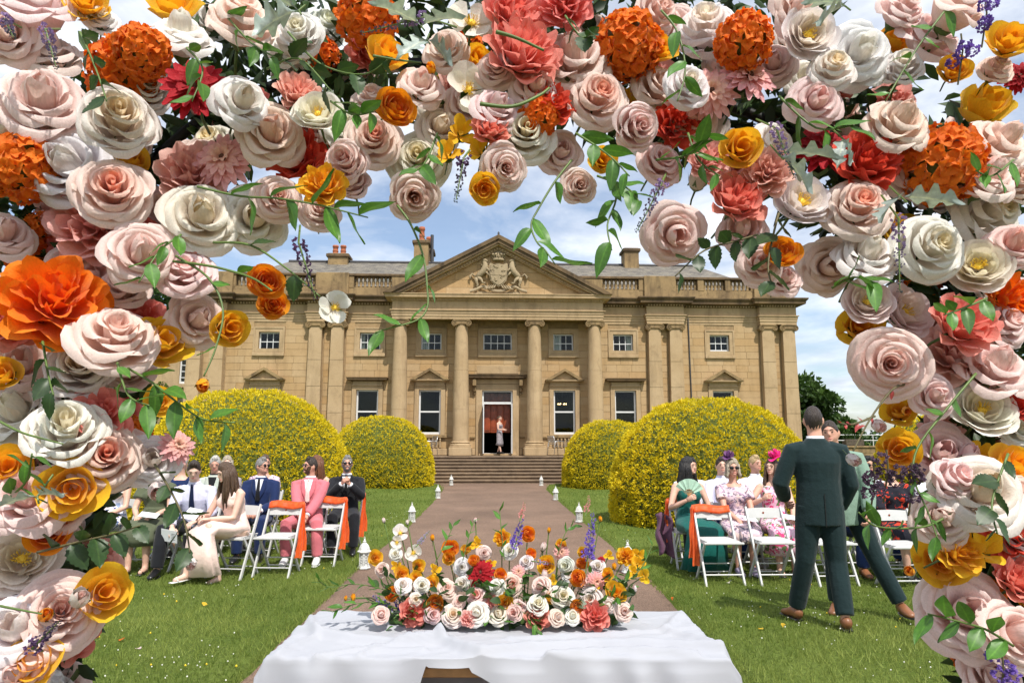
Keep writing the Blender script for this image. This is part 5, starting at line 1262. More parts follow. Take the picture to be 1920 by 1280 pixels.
TAB = '''Y 545 240 52|P 570 285 62|W 618 228 52|B 635 150 56|B 682 222 56|B 622 185 46|Y 640 297 58|W 645 338 60|W 712 340 68|Y 748 330 58|P 803 352 74|W 858 333 60|W 857 273 62|T 815 207 58|Y 810 240 52|D 925 295 96|T 995 300 42|K 1035 335 82|W 983 345 62|K 910 378 76|P 935 222 54|M 1000 168 54|S 910 190 48|T 1093 155 52|W 1028 215 60|W 1090 258 62|P 1140 342 74|Y 1160 265 62|Y 1213 195 46|E 1215 220 54|W 1232 268 72|W 1240 300 54|T 1290 262 42|T 1275 313 56|W 1345 275 68|E 1340 325 68|P 1300 340 62|Y 1410 365 74|M 1445 235 58|S 1490 230 54|S 1490 262 52|S 1475 295 52|S 1510 305 56|S 1385 232 36|y 1355 100 24|y 1170 140 24|y 750 167 28|y 1405 270 30|W 1320 388 88|C 1218 380 88|W 1130 412 88|Y 1170 380 58|W 910 440 88|C 990 445 78|C 825 447 84|P 750 445 74|P 1045 440 74|G 680 435 90|G 1335 445 98|G 1130 452 84|H 965 400 56|T 760 405 58|T 605 370 48|Y 1010 400 64|T 1272 415 48|P 565 445 64|P 1440 435 64|P 1200 455 62|y 465 382 32|y 438 385 22|W 1255 450 62|K 1060 420 58|H 880 458 54|D 1358 248 26|Y 700 270 46|S 760 285 44|T 900 250 40|E 1060 290 46|S 960 265 40|Y 1290 220 40|P 845 400 50|C 690 390 54|Y 1380 300 44|S 1180 320 40|C 1385 410 56|S 620 270 40|Y 870 210 40|S 1330 350 42|Y 690 310 42|T 1105 225 38|b 575 105 22|b 660 112 22|b 905 105 22|b 1150 200 40|b 1155 300 44|b 1478 350 30'''
def tpos(zx, zy): return 420 + zx / 1.92, 920 + zy / 1.92
rt = random.Random(8); STEMS = []
for item in TAB.split('|'):
    c, zx, zy, d = item.split(); u, v = tpos(float(zx), float(zy)); Y = 3.22 + .26 * max(0, (470 - float(zy)) / 320) + rt.uniform(-.02, .02)
    p = at(u, v, Y); n = (Vector((0, 0, CAMH)) - p).normalized() + Vector((rt.uniform(-.35, .35), 0, rt.uniform(-.1, .5)))
    if c in 'yb': n = Vector((rt.uniform(-.3, .3), -.2, 1))
    bloom(c, p, float(d) / 1.92 / 2 / FPX * Y * (1.0 if c in 'WPCK' else 1.12), n, None, 'table'); STEMS.append(p)
label_blooms('table', 'in the table arrangement')
tray = thing('flower_trough', 'low trough of greenery holding the table flower arrangement', 'flower trough', (TX + .02, 3.42, TZ + .003))
obj('foam_trough', MB().bbox(-.54, .54, -.06, .06, 0, .045, .01), M['calyx'], tray)
base = Vector((TX + .02, 3.42, TZ + .003))
for k, p in enumerate(STEMS):
    q = p - base; b = Vector((max(-.52, min(.52, q.x * .82)), .0, .05))
    if q.z > .07: obj('stem', MB().tube([b, b * .4 + q * .6 + Vector((0, .015, .02)), q + Vector((0, .01, -.005))], .0028, 4), M['stem'], tray, fix=False)
for k in range(470):
    x = rt.uniform(-.58, .6); h = rt.uniform(.02, .19) * (1.3 if rt.random() < .3 else 1); q = Vector((x, rt.uniform(-.175, .02), h))
    add_leaf(tray, q, (rt.uniform(-1, 1) + x * .6, -.6 * rt.random(), rt.uniform(-.3, 1)), rt.uniform(.035, .07), rt.choice(('lance', 'oval', 'lance', 'round')), None, rt)
def tall(zx0, zy0, zx1, zy1, label, n, col, r0, seed, name='larkspur_spike', cat='larkspur'):
    a, b = at(*tpos(zx0, zy0), 3.33), at(*tpos(zx1, zy1), 3.38); root = thing(name, label, cat, a, 0, 'flower spikes in the table arrangement'); d = b - a
    obj('stem', MB().tube([-d * .4, (0, 0, 0), d * 1.05], [.003, .003, .001], 5), M['stem'], root); whorls(root, lambda t: d * t + Vector((.004 * math.sin(t * 30), 0, 0)), n, r0, r0 * .35, col, col, seed, 20)
tall(1310, 235, 1330, 85, 'tall violet larkspur spike rising above yellow cosmos', 9, (.24, .16, .58), .026, 5)
tall(1050, 190, 1075, 105, 'violet larkspur spike beside an orange ranunculus', 6, (.24, .16, .58), .024, 6)
tall(1305, 70, 1316, 20, 'pink bud spike above the tall larkspur', 7, (.85, .42, .40), .012, 7, 'bud_spike', 'bud spike')
tall(1070, 90, 1082, 42, 'pink bud spike above the shorter larkspur', 7, (.85, .42, .40), .012, 8, 'bud_spike', 'bud spike')
tall(660, 445, 620, 400, 'violet larkspur cluster beside a coral peony', 5, (.22, .15, .60), .026, 9)
tall(590, 425, 545, 380, 'violet larkspur cluster beside the end rose', 5, (.30, .24, .62), .024, 10)
tall(700, 370, 670, 375, 'short violet larkspur cluster below an ivory rose', 3, (.26, .2, .6), .02, 11)
tall(1240, 425, 1292, 475, 'pale lavender spike drooping onto the tablecloth', 7, (.45, .38, .6), .014, 12, 'lavender_spike', 'lavender')
tall(1130, 255, 1185, 262, 'pale lavender spike lying over a golden bloom', 6, (.45, .38, .6), .012, 13, 'lavender_spike', 'lavender')
tall(705, 185, 740, 145, 'pale lavender spike beside white poppies', 6, (.42, .38, .55), .012, 14, 'lavender_spike', 'lavender')
def tvine(pts, label, n, L, seed, Y0=3.28, Y1=3.18):
    r_ = random.Random(seed); P = [at(*tpos(a, b), Y0 + (Y1 - Y0) * k / (len(pts) - 1)) for k, (a, b) in enumerate(pts)]; base_ = P[0].copy(); path = smooth_path([p - base_ for p in P])
    root = thing('leafy_sprig', label, 'sprig', base_, 0, 'leafy sprigs in the table arrangement'); obj('stem', MB().tube(path, .0022, 5), M['stem'], root, fix=False)
    for k in range(n):
        i = min(len(path) - 1, max(1, int((k + 1) / n * (len(path) - 1)))); t = (path[i] - path[i - 1]).normalized(); s = Vector((t.z, 0, -t.x)) * (1 if k % 2 else -1)
        add_leaf(root, path[i], t + s * .7 + Vector((0, -.2, .1)), L * r_.uniform(.8, 1.3), 'lance', None, r_)
tvine([(640, 380), (560, 350), (470, 335), (380, 345), (340, 320)], 'long willowy sprig reaching over the path from the trough', 12, .055, 1)
tvine([(620, 420), (540, 400), (460, 410), (390, 435)], 'willowy sprig trailing over the end of the tablecloth', 10, .055, 2)
tvine([(1040, 400), (1080, 440), (1115, 470), (1130, 515)], 'vine drooping onto the middle of the tablecloth', 8, .05, 3)
tvine([(1010, 250), (1000, 160), (993, 75)], 'upright leafy sprig above the golden carnation', 6, .045, 4, 3.33, 3.38)
tvine([(760, 260), (800, 180), (825, 125)], 'upright pale leafy sprig behind the orange ranunculus', 6, .05, 5, 3.33, 3.38)
tvine([(1440, 330), (1500, 280), (1540, 200)], 'leafy sprig leaning out beside the yellow cosmos', 7, .045, 6, 3.28, 3.33)
tvine([(860, 250), (880, 170), (900, 110)], 'thin leafy sprig with a pale bud', 6, .04, 7, 3.33, 3.38)
tvine([(1200, 230), (1230, 150), (1260, 125)], 'leafy sprig standing behind the pink gerbera', 6, .045, 8, 3.33, 3.38)
# ================================================================ lanterns
def lantern_protos():
    root = thing('lantern', 'x', 'lantern'); r = .065
    hexp = lambda q, z, tw=0: [(q * math.cos(PI / 6 + k * PI / 3), q * math.sin(PI / 6 + k * PI / 3), z) for k in range(6)]
    obj('base', MB().lathe([(.082, 0), (.085, .012), (.074, .02), (.072, .035)], 6), M['lantern_white'], root)
    for k in range(6):
        a, b = hexp(r, .035)[k], hexp(r, .035)[(k + 1) % 6]; c, d = Vector(a), Vector(b); m = MB(); U = d - c; H = Vector((0, 0, .165))
        P = lambda s, t: c + U * s + H * t
        for e in (0, 1): m.tube([P(e * .94 + .03, 0), P(e * .94 + .03, 1)], .0045, 4)
        for t in (.02, .98, .5): m.tube([P(0, t), P(1, t)], .004, 4)
        for i in range(5):
            z0 = i / 5; m.tube([P(.05, z0), P(.5, z0 + .1), P(.95, z0)], .0035, 4, False); m.tube([P(.05, z0 + .2), P(.5, z0 + .1), P(.95, z0 + .2)], .0035, 4, False)
            m.tube([P(.5 + .18 * math.cos(q), z0 + .1 + .055 * math.sin(q)) for q in np.linspace(0, 2 * PI, 9)], .003, 4, False)
        obj('fretwork_panel', m, M['lantern_white'], root, fix=False)
    obj('inner_glass', MB().lathe([(.052, .04), (.052, .19)], 6, (0, 0, 0), False), M['lantern_inner'], root)
    rf = obj('roof', MB().lathe([(.088, .2), (.09, .21), (.07, .225), (.066, .25), (.05, .285), (.026, .31), (.02, .318)], 6), M['lantern_white'], root)
    obj('finial', MB().lathe([(.012, .315), (.022, .325), (.022, .335), (.01, .345), (.012, .355), (.004, .365)], 10), M['lantern_white'], rf, True)
    obj('ring_handle', MB().tube([(.016 * math.cos(q), 0, .372 + .016 * math.sin(q)) for q in np.linspace(0, 2 * PI, 13)], .0025, 5, False), M['lantern_white'], rf)
    return root
M['lantern_white'] = simple('lantern_white', (.62, .62, .59), .55, .12, 30); M['lantern_inner'] = simple('lantern_inner', (.45, .45, .42), .6, .2)
LP = [(846, 910, 'white lantern by the foot of the steps, on the bearded man\'s side'), (821, 935, 'white lantern second from the steps, on the bearded man\'s side'), (772, 980, 'white lantern third from the steps, on the bearded man\'s side'), (682, 1068, 'white fretwork lantern nearest the bearded man in the black suit'),
      (1015, 911, 'white lantern by the foot of the steps, on the green dress side'), (1042, 938, 'white lantern second from the steps, on the green dress side'), (1086, 980, 'white lantern third from the steps, on the green dress side'), (1178, 1076, 'white lantern beside the path, half hidden by yellow cosmos')]
proto = lantern_protos()
for k, (u, v, lab) in enumerate(LP):
    o = proto if k == 0 else copy_tree(proto); p = on_ground(u, v); o.location = (p.x, p.y, .02); o.rotation_euler = (0, 0, k * .4); o.scale = (1.0, 1.0, 1.0); tag(o, lab, 'lantern', 'lanterns along the path')
# ================================================================ folding chairs
M['chair_white'] = simple('chair_white', (.52, .52, .51), .4, .05, 10)
def chair_proto():
    root = thing('folding_chair', 'x', 'chair'); W = M['chair_white']
    def bar(p, q, a, b): # rectangular bar
        p, q = Vector(p), Vector(q); d = (q - p).normalized(); x = Vector((1, 0, 0)); y = d.cross(x).normalized(); m = MB()
        vs = [e + x * sx * a + y * sy * b for e in (p, q) for sx, sy in ((-1, -1), (1, -1), (1, 1), (-1, 1))]
        return m.add(vs, [(3, 2, 1, 0), (4, 5, 6, 7), (0, 1, 5, 4), (1, 2, 6, 5), (2, 3, 7, 6), (3, 0, 4, 7)])
    for s in (-1, 1):
        obj('long_leg', bar((s * .205, .20, .80), (s * .215, -.22, -.02), .0095, .017), W, root)
        obj('short_leg', bar((s * .185, -.13, .44), (s * .185, .24, -.02), .0095, .016), W, root)
        obj('seat_rail', bar((s * .18, -.21, .438), (s * .18, .17, .43), .01, .014), W, root)
    for k in range(5):
        y = -.18 + k * .085; obj('seat_slat', MB().bbox(-.19, .19, y - .036, y + .036, .45, .463, .004), W, root)
    obj('front_rail', MB().bbox(-.225, .225, -.235, -.205, .43, .455, .006), W, root)
    br = obj('backrest', MB().grid(lambda u, v: (-.197 + .394 * u, .185 + .02 * math.sin(u * PI) + .03 * (v - .5), .675 + .105 * v + (.0 if v < .5 else .008 * math.sin(u * PI))), 10, 2), W, root)
    br.modifiers.new('t', 'SOLIDIFY').thickness = .012
    obj('grip_hole', MB().lathe([(.011, 0), (.011, .004)], 10).xf(Matrix.Translation((0, .189, .735)) @ Matrix.Rotation(PI / 2, 4, 'X')), M['mahogany'], br)
    obj('rung', MB().tube([(-.21, -.165, .10), (.21, -.165, .10)], .009, 6), W, root); obj('rung', MB().tube([(-.185, .17, .075), (.185, .17, .075)], .008, 6), W, root); obj('rung', MB().tube([(-.185, .09, .18), (.185, .09, .18)], .008, 6), W, root)
    return root
CH = chair_proto(); CH_used = [False]
def chair(x, y, rz, label, group='white folding chairs'):
    o = CH if not CH_used[0] else copy_tree(CH); CH_used[0] = True
    o.location = (x, y, .05 + gz(x, y)); o.rotation_euler = (0, 0, rz); tag(o, label, 'chair', group); return o
def organza():
    t = NT('orange_organza'); c = t.ramp(t.noise(25, 3), [(.3, (.80, .10, .008, 1)), (.7, (.93, .17, .015, 1))]); t.col(c); t.set(Roughness=.5); t.b.inputs['Sheen Weight'].default_value = .4
    translucent(t, .4, c); return t.m
M['organza'] = organza()
def sash(x, y, rz, side, label, length=.62):
    o = thing('organza_sash', label, 'sash', (x, y, .05), rz, 'orange chair sashes')
    b = obj('band', MB().grid(lambda u, v: (-.21 + .42 * u, .166 + .035 * (v - .5) + .018 * math.sin(u * PI) - .006 * math.sin(u * 20), .735 + .075 * v + .012 * math.sin(u * 7) - (.02 * v * 0)), 16, 3), M['organza'], o, True)
    b.modifiers.new('t', 'SOLIDIFY').thickness = .006
    obj('back_band', MB().grid(lambda u, v: (-.215 + .43 * u, .225 + .03 * (v - .5) + .018 * math.sin(u * PI), .73 + .085 * v + .01 * math.sin(u * 6)), 16, 3), M['organza'], o, True)
    obj('knot', MB().ball((side * .215, .19, .77), .038, 10, 7, .8, 1, 1.1), M['organza'], o, True)
    for k in range(2):
        L = length * (1 - .12 * k)
        obj('tail', MB().grid(lambda u, v: (side * (.215 + .02 * k) + (u - .5) * (.04 + .05 * v) + side * .02 * v + .006 * math.sin(v * 11), .17 - .02 * k - (.12 - .1 * k) * v + .016 * math.sin(u * 9 + v * 4 + k), .775 - L * v), 8, 14), M['organza'], o, True)
for x, y, lab in ((2.34, 8.02, 'empty white folding chair with orange sash, before the green dress'), (2.95, 8.02, 'empty white folding chair in front of the pink floral dress'), (3.56, 7.95, 'empty white folding chair mostly hidden behind the dark green suit'), (4.2, 7.6, 'empty white folding chair beside the sage jacket man\'s trousers'), (4.82, 7.55, 'empty white folding chair half hidden by golden blooms of the arch')):
    chair(x, y, R(2), lab)
chair(-2.83, 8.55, R(-3), 'empty white folding chair with sash before the pink suit man'); chair(-2.47, 9.25, R(-4), 'empty white folding chair with sash before the bearded man in black')
sash(2.34, 8.02, R(2), -1, 'orange organza sash tied on the chair before the green dress'); sash(-2.83, 8.55, R(-3), 1, 'orange organza sash tied on the chair before the pink suit'); sash(-2.47, 9.25, R(-4), 1, 'orange organza sash tied on the chair before the bearded man')
# ================================================================ people
WORK = bpy.data.scenes.new('workshop')       # bodies are smoothed here, away from the big scene
def remesh(mb, voxel=.014, it=3):
    me = mb.mesh('tmp'); o = bpy.data.objects.new('tmp', me); WORK.collection.objects.link(o)
    m = o.modifiers.new('r', 'REMESH'); m.mode = 'VOXEL'; m.voxel_size = voxel
    s = o.modifiers.new('s', 'SMOOTH'); s.factor = .5; s.iterations = it
    WORK.view_layers[0].update(); dg = WORK.view_layers[0].depsgraph; ev = o.evaluated_get(dg); out = bpy.data.meshes.new_from_object(ev)
    bpy.data.objects.remove(o); bpy.data.meshes.remove(me)
    out.materials.clear(); out.polygons.foreach_set('use_smooth', [True] * len(out.polygons)); return out
def etube(m, path, rx, ry, n=14, side=Vector((1, 0, 0)), fold=None):
    """tube of elliptical section; rx along `side`, ry across it"""
    path = [Vector(p) for p in path]; k = len(path); vs = []; fs = []
    for i in range(k):
        d = (path[min(i + 1, k - 1)] - path[max(i - 1, 0)]).normalized(); s = (side - d * side.dot(d)).normalized(); u = s.cross(d)
        for j in range(n):
            a = 2 * PI * j / n; f = 1 + (fold[i] * math.sin(a * 7 + i) if fold else 0); vs.append(path[i] + s * math.cos(a) * rx[i] * f + u * math.sin(a) * ry[i] * f)
    for i in range(k - 1):
        for j in range(n): fs.append((i * n + j, i * n + (j + 1) % n, (i + 1) * n + (j + 1) % n, (i + 1) * n + j))
    fs += [tuple(range(n - 1, -1, -1)), tuple(range((k - 1) * n, k * n))]; return m.add(vs, fs)
def fabric(name, c, rough=.8, pattern=None, scale=14, weave=True):
    t = NT(name); base = t.ramp(t.noise(5, 4), [(.3, tuple(x * .88 for x in c) + (1,)), (.7, tuple(min(.95, x * 1.08) for x in c) + (1,))])
    if pattern:
        vec = t.coords()
        for k, pc in enumerate(pattern):
            mp = t.new('ShaderNodeMapping'); mp.inputs['Location'].default_value = (k * 3.7, k * 1.3, k * 2.1); t.l.new(vec, mp.inputs['Vector'])
            f = t.noise(scale * (1 + .35 * k), 2.5, .55, mp.outputs[0], 1.2); base = t.mix(t.ramp(f, [(.545, 0.0), (.575, 1.0)]), base, pc + (1,))
    t.col(base); t.set(Roughness=rough); t.b.inputs['Specular IOR Level'].default_value = .15; t.b.inputs['Sheen Weight'].default_value = .12
    t.bump(t.noise(16, 5, .6), .45, .02); return t.m
def skin_mat(name, c):
    t = NT(name); t.col(t.ramp(t.noise(14, 4), [(.3, tuple(x * .88 for x in c) + (1,)), (.7, tuple(min(.95, x * 1.06) for x in c) + (1,))])); t.set(Roughness=.5)
    t.b.inputs['Subsurface Weight'].default_value = .0; t.b.inputs['Specular IOR Level'].default_value = .35; return t.m
SKIN = {'fair': skin_mat('skin_fair', (.66, .40, .30)), 'rosy': skin_mat('skin_rosy', (.62, .33, .24)), 'tan': skin_mat('skin_tan', (.50, .28, .18)), 'pale': skin_mat('skin_pale', (.70, .46, .36))}
def hair_mat(name, c):
    t = NT(name); mp = t.new('ShaderNodeMapping'); mp.inputs['Scale'].default_value = (60, 60, 6); t.l.new(t.coords(), mp.inputs['Vector'])
    f = t.noise(2.2, 3, .6, mp.outputs[0]); t.col(t.ramp(f, [(.3, tuple(x * .55 for x in c) + (1,)), (.7, tuple(min(.9, x * 1.35) for x in c) + (1,))])); t.set(Roughness=.45); t.bump(f, .7, .02); return t.m
HAIR = {'black': hair_mat('hair_black', (.012, .010, .010)), 'dark': hair_mat('hair_dark', (.035, .022, .016)), 'brown': hair_mat('hair_brown', (.09, .05, .028)), 'auburn': hair_mat('hair_auburn', (.16, .06, .025)), 'grey': hair_mat('hair_grey', (.22, .21, .20)), 'white': hair_mat('hair_white', (.50, .48, .44)), 'blond': hair_mat('hair_blond', (.48, .34, .17)), 'ash': hair_mat('hair_ash', (.38, .32, .24))}
M['eye'] = simple('eye', (.03, .02, .015), .2, .1); M['lip'] = simple('lip', (.50, .15, .13), .45, .1); M['shade_glass'] = simple('sunglass', (.008, .008, .009), .12, .1)
M['shoe_black'] = simple('shoe_black', (.010, .010, .011), .3, .2); M['shoe_tan'] = simple('shoe_tan', (.22, .09, .04), .4, .2); M['shoe_white'] = simple('shoe_white', (.72, .72, .70), .5, .08); M['shoe_lilac'] = simple('shoe_lilac', (.35, .30, .42), .5, .1); M['paper'] = simple('paper', (.78, .78, .82), .7, .04)
PEOPLE = {}
def ik(a, t, l1, l2, hint):
    a, t = Vector(a), Vector(t); d = t - a; L = min(d.length, (l1 + l2) * .995); d.normalize(); t = a + d * L
    x = (l1 * l1 - l2 * l2 + L * L) / (2 * L); h = math.sqrt(max(0, l1 * l1 - x * x)); hv = Vector(hint) - d * Vector(hint).dot(d); hv.normalize(); return a + d * x + hv * h, t
def finger_hand(m, wrist, d, palm, curl=.6, s=1.0, side=1):
    """palm and five fingers added to m; d runs from wrist to fingers, palm is the palm's normal"""
    d = Vector(d).normalized(); pn = Vector(palm); pn = (pn - d * pn.dot(d)).normalized(); ax = d.cross(pn) * side; w = Vector(wrist)
    etube(m, [w - d * .01, w + d * .035 * s, w + d * .085 * s, w + d * .095 * s], [.024 * s, .036 * s, .038 * s, .03 * s], [.018 * s, .017 * s, .013 * s, .01 * s], 8, ax)
    for k, L in enumerate((.072, .08, .074, .058)):
        b = w + d * .085 * s + ax * (.028 - .0187 * k) * s; p = [b]; a = 0.0
        for q in (.45, .32, .25):
            a += curl * (.8 if q == .45 else 1.0); p.append(p[-1] + (d * math.cos(a) + pn * math.sin(a)) * L * q * s)
        m.tube(p, [.0095 * s, .009 * s, .008 * s, .0065 * s], 6)
    b = w + d * .03 * s + ax * .03 * s; m.tube([b, b + (d * .6 + ax * .6 + pn * .3) * .035 * s, b + (d * 1.0 + ax * .45 + pn * .5) * .06 * s], [.012 * s, .0105 * s, .008 * s], 6)
def person(label, x, y, rz, pose='sit', sex='m', skin='fair', hair=('short', 'dark'), top=None, bottom=None, h=1.0, lean=0.0, yaw=0.0, nod=0.0, tilt=0.0, hands=None, knees=None, feet=None, z=.05, beard=None, shades=False, tie=None, shirt=None, shoes='shoe_black', sleeves='long', vox=.015, group=None, foot_out=.0, palms=None, curl=.7):
    """top: ('jacket'|'shirt'|'dress'|'bodice', material); bottom: ('trousers'|'skirt', material, hem height)"""
    root = thing('person', label, 'person', (x, y, z + (gz(x, y) if z < .2 else 0)), rz, group); root.scale = (h, h, h); f = sex == 'f'
    sw = .165 if f else .195; hw = .095 if f else .085; S = skin; body = MB()
    if pose == 'sit':
        pel = Vector((0, .03, .53)); up = Vector((0, -math.sin(lean), math.cos(lean))); waist = pel + up * .20; chest = pel + up * .36; nb = pel + up * .53
    else:
        pel = Vector((0, 0, .95)); up = Vector((0, -math.sin(lean), math.cos(lean))); waist = pel + up * .19; chest = pel + up * .35; nb = pel + up * .53
    sh = [nb + Vector((s * sw, .0, 0)) - up * .085 for s in (-1, 1)]
    hip = [pel + Vector((s * hw, 0, -.02)) for s in (-1, 1)]
    if knees is None: knees = [(s * (.10 if f else .15), -.43, .50) for s in (-1, 1)] if pose == 'sit' else [(s * .11, -.03, .50) for s in (-1, 1)]
    if feet is None: feet = [(s * (.09 if f else .14), -.42 + .02 * s, .09) for s in (-1, 1)] if pose == 'sit' else [(s * .13, .02, .09) for s in (-1, 1)]
    knees = [Vector(k) for k in knees]; feet = [Vector(k) for k in feet]
    if hands is None: hands = [(s * .09, -.30, .64) for s in (-1, 1)] if pose == 'sit' else [(s * .26, -.05, .86) for s in (-1, 1)]
    arms = []
    for i, s in enumerate((-1, 1)):
        e, w = ik(sh[i], hands[i], .29, .255, (s * .6, .5, -.55)); arms.append((sh[i], e, w))
    # head
    hc = nb + up * .165 + Vector((0, -.02, 0)); HR = Matrix.Translation(hc) @ Matrix.Rotation(yaw, 4, 'Z') @ Matrix.Rotation(nod, 4, 'X') @ Matrix.Rotation(tilt, 4, 'Y')
    hs = .97 if f else 1.0
    def hp(th, ph, k=1.0):
        sx, sy, sz = .074 * hs, .094 * hs, .118 * hs; X, Y_, Z = math.sin(ph) * math.sin(th), -math.sin(ph) * math.cos(th), math.cos(ph)
        jaw = 1 - (.34 if f else .26) * max(0, -Z) ** 1.4; fl = .92 if Y_ < 0 else 1.0
        return Vector((X * sx * jaw * k, (Y_ * sy * fl * (1 - .12 * max(0, -Z)) + .0) * k - (.012 if Z < -.3 and Y_ < 0 else 0), Z * sz * k))
    hm = MB(); hm.grid(lambda u, v: hp(2 * PI * u, .02 + (PI - .04) * v), 22, 16); 
    hm.add([hp(2 * PI * k / 22, .02) for k in range(22)], [tuple(range(22))]); hm.add([hp(2 * PI * k / 22, PI - .02) for k in range(22)], [tuple(range(21, -1, -1))])
    hm.tube([(0, -.082, .022), (0, -.100, -.012), (0, -.094, -.024)], [.010, .0155, .009], 7); hm.ball((0, -.088, -.068), .022, 8, 6, 1.2, .7, .7)
    hm.tube([(-.045, -.074, .034), (0, -.087, .036), (.045, -.074, .034)], [.008, .010, .008], 6)
    for s in (-1, 1): hm.ball((s * .076, .006, -.005), .026, 8, 6, .4, .75, 1.25)
    hm.xf(HR); body.add(hm.v, hm.f)
    etube(body, [nb - up * .06, nb + up * .03, hc - up * .05], [.062 if f else .072, .05 if f else .06, .05 if f else .058], [.055, .05, .052], 12)
    etube(body, [pel - up * .09, pel, waist, chest, nb - up * .07, nb - up * .015], [.15, .165 if f else .155, .125 if f else .145, .145 if f else .17, sw * .92, .07], [.09, .11, .09, .115, .09, .055], 16)
    if f:
        for s in (-1, 1): body.ball(chest + Vector((s * .07, -.085, -.02)), .062, 10, 7, 1, .8, 1)
    for i, (a, e, w) in enumerate(arms):
        fr = .9 if f else 1.0
        body.tube([a + (nb - a) * .25, a, a * .6 + e * .4, e, e * .55 + w * .45, w], [.055 * fr, .056 * fr, .048 * fr, .040 * fr, .040 * fr, .026 * fr], 10)
        body.tube([hip[i], hip[i] * .55 + knees[i] * .45, knees[i], knees[i] * .62 + feet[i] * .38, feet[i] + Vector((0, 0, .02)), feet[i] - Vector((0, 0, .035))], [.088, .08, .056, .055, .036, .036], 10)
        fd = (Vector((feet[i].x - hip[i].x, 0, 0)) * .25 + Vector(((-1, 1)[i] * foot_out, -1, 0))).normalized()
        body.tube([feet[i] + Vector((0, .03, -.05)) , feet[i] + fd * .06 + Vector((0, 0, -.055)), feet[i] + fd * .15 + Vector((0, 0, -.07))], [.034, .034, .026], 8)
    me = remesh(body, vox, 2)
    hb = MB()
    for i, (a, e, w) in enumerate(arms):
        d = (w - e).normalized(); pn = Vector(palms[i]) if palms else Vector((0, .2, -1)) if pose == 'sit' else Vector(((1, -1)[i], 0, 0)); finger_hand(hb, w - d * .005, d, pn, curl, .95 if f else 1.05, (1, -1)[i])
    nv = len(me.vertices); vv = np.empty(nv * 3, np.float32); me.vertices.foreach_get('co', vv)
    full = bpy.data.meshes.new('body'); full.from_pydata([tuple(p) for p in vv.reshape(-1, 3)] + hb.v, [], [tuple(p.vertices) for p in me.polygons] + [tuple(i + nv for i in q) for q in hb.f]); full.update()
    full.polygons.foreach_set('use_smooth', [True] * len(full.polygons)); full.materials.append(SKIN[S]); bd = link('body', full, root); bpy.data.meshes.remove(me)
    H = lambda *p: HR @ Vector(p)
    # face
    for s in (-1, 1):
        if not shades: obj('eye', MB().ball((0, 0, 0), 0.0075, 8, 6, 1.25, .6, .7).xf(Matrix.Translation(H(s * .031, -.083, .012)) @ HR.to_3x3().to_4x4()), M['eye'], bd, True)
        obj('eyebrow', MB().tube([H(s * .014, -.094, .034), H(s * .032, -.089, .041), H(s * .05, -.076, .034)], [.002, .003, .0015], 5), HAIR[hair[1]] if hair[1] not in ('white',) else HAIR['grey'], bd)
    obj('mouth', MB().tube([H(-.024, -.083, -.05), H(-.01, -.0935, -.049), H(0, -.0945, -.05), H(.01, -.0935, -.049), H(.024, -.083, -.05)], [.002, .0055, .0055, .0055, .002], 6), M['lip'], bd, True)
    if shades:
        g = MB()
        for s in (-1, 1): g.ball((s * .034, -.094, .012), .026, 10, 6, 1.05, .22, .78); g.tube([(s * .06, -.088, .018), (s * .078, -.03, .016), (s * .08, .02, .01)], .0035, 5)
        g.tube([(-.012, -.102, .018), (.012, -.102, .018)], .003, 5); g.xf(HR); obj('sunglasses', g, M['shade_glass'], bd, True)
    # hair
    st, hcn = hair; hrm = HAIR[hcn]; r_ = random.Random(int(abs(x * 100)) + 5)
    if st != 'bald':
        lowb = {'short': .74, 'crop': .73, 'swept': .74, 'bob': .92, 'long': .80, 'bun': .68, 'fluffy': .74}[st]
        def cap(u, v):
            th = 2 * PI * u; back = .5 - .5 * math.cos(th); side_ = abs(math.sin(th)); lim = PI * (.30 + (lowb - .30) * min(1, back ** .75 * 1.05 + .0)); 
            if st == 'swept': lim = PI * (.27 + (lowb - .27) * min(1, back ** .8 * 1.05))
            ph = .01 + lim * v; base_t = {'short': 1.075, 'crop': 1.045, 'swept': 1.12, 'bob': 1.22, 'long': 1.15, 'bun': 1.1, 'fluffy': 1.24}[st]; thick = 1.006 + (base_t - 1.006) * (1 - v ** 3)
            thick += .02 * math.sin(th * 13 + v * 5 + 2 * math.sin(v * 9)) * (1.6 if st == 'fluffy' else .8) * min(1, v * 2.2) + .03 * mnoise.noise(Vector((math.sin(th) * 2 + x, math.cos(th) * 2, v * 3)))
            p = hp(th, ph, thick); p.z += .004; return HR @ p
        hmesh = MB().grid(cap, 40, 12); ho = obj('hair', hmesh, hrm, root, True); ho.modifiers.new('t', 'SOLIDIFY').thickness = .008
        if st in ('long', 'bob'):
            L = .34 if st == 'long' else .07
            for k in range(26 if st == 'long' else 16):
                a = PI * (.30 + 1.4 * (k + .5) / (26 if st == 'long' else 16)); p0 = hp(a, PI * .36, 1.14); p1 = hp(a, PI * .62, 1.2); q0, q1 = HR @ p0, HR @ p1
                dn = q1 + Vector((r_.uniform(-.015, .015) + (q1 - hc).x * .15, r_.uniform(-.01, .01), -L * r_.uniform(.75, 1.05)))
                if abs(math.sin(a)) > .6 and dn.y > -.0: dn.y -= .02
                md = q1 * .5 + dn * .5 + Vector(((q1 - hc).x * .2 + r_.uniform(-.01, .01), (q1 - hc).y * .2, 0))
                obj('lock', MB().tube([q0, q1, md, dn], [.014, .02, .019, .006], 6), hrm, ho, True)
        if st == 'bun': obj('bun', MB().ball(H(0, .11, .02), .045, 10, 8), hrm, ho, True)
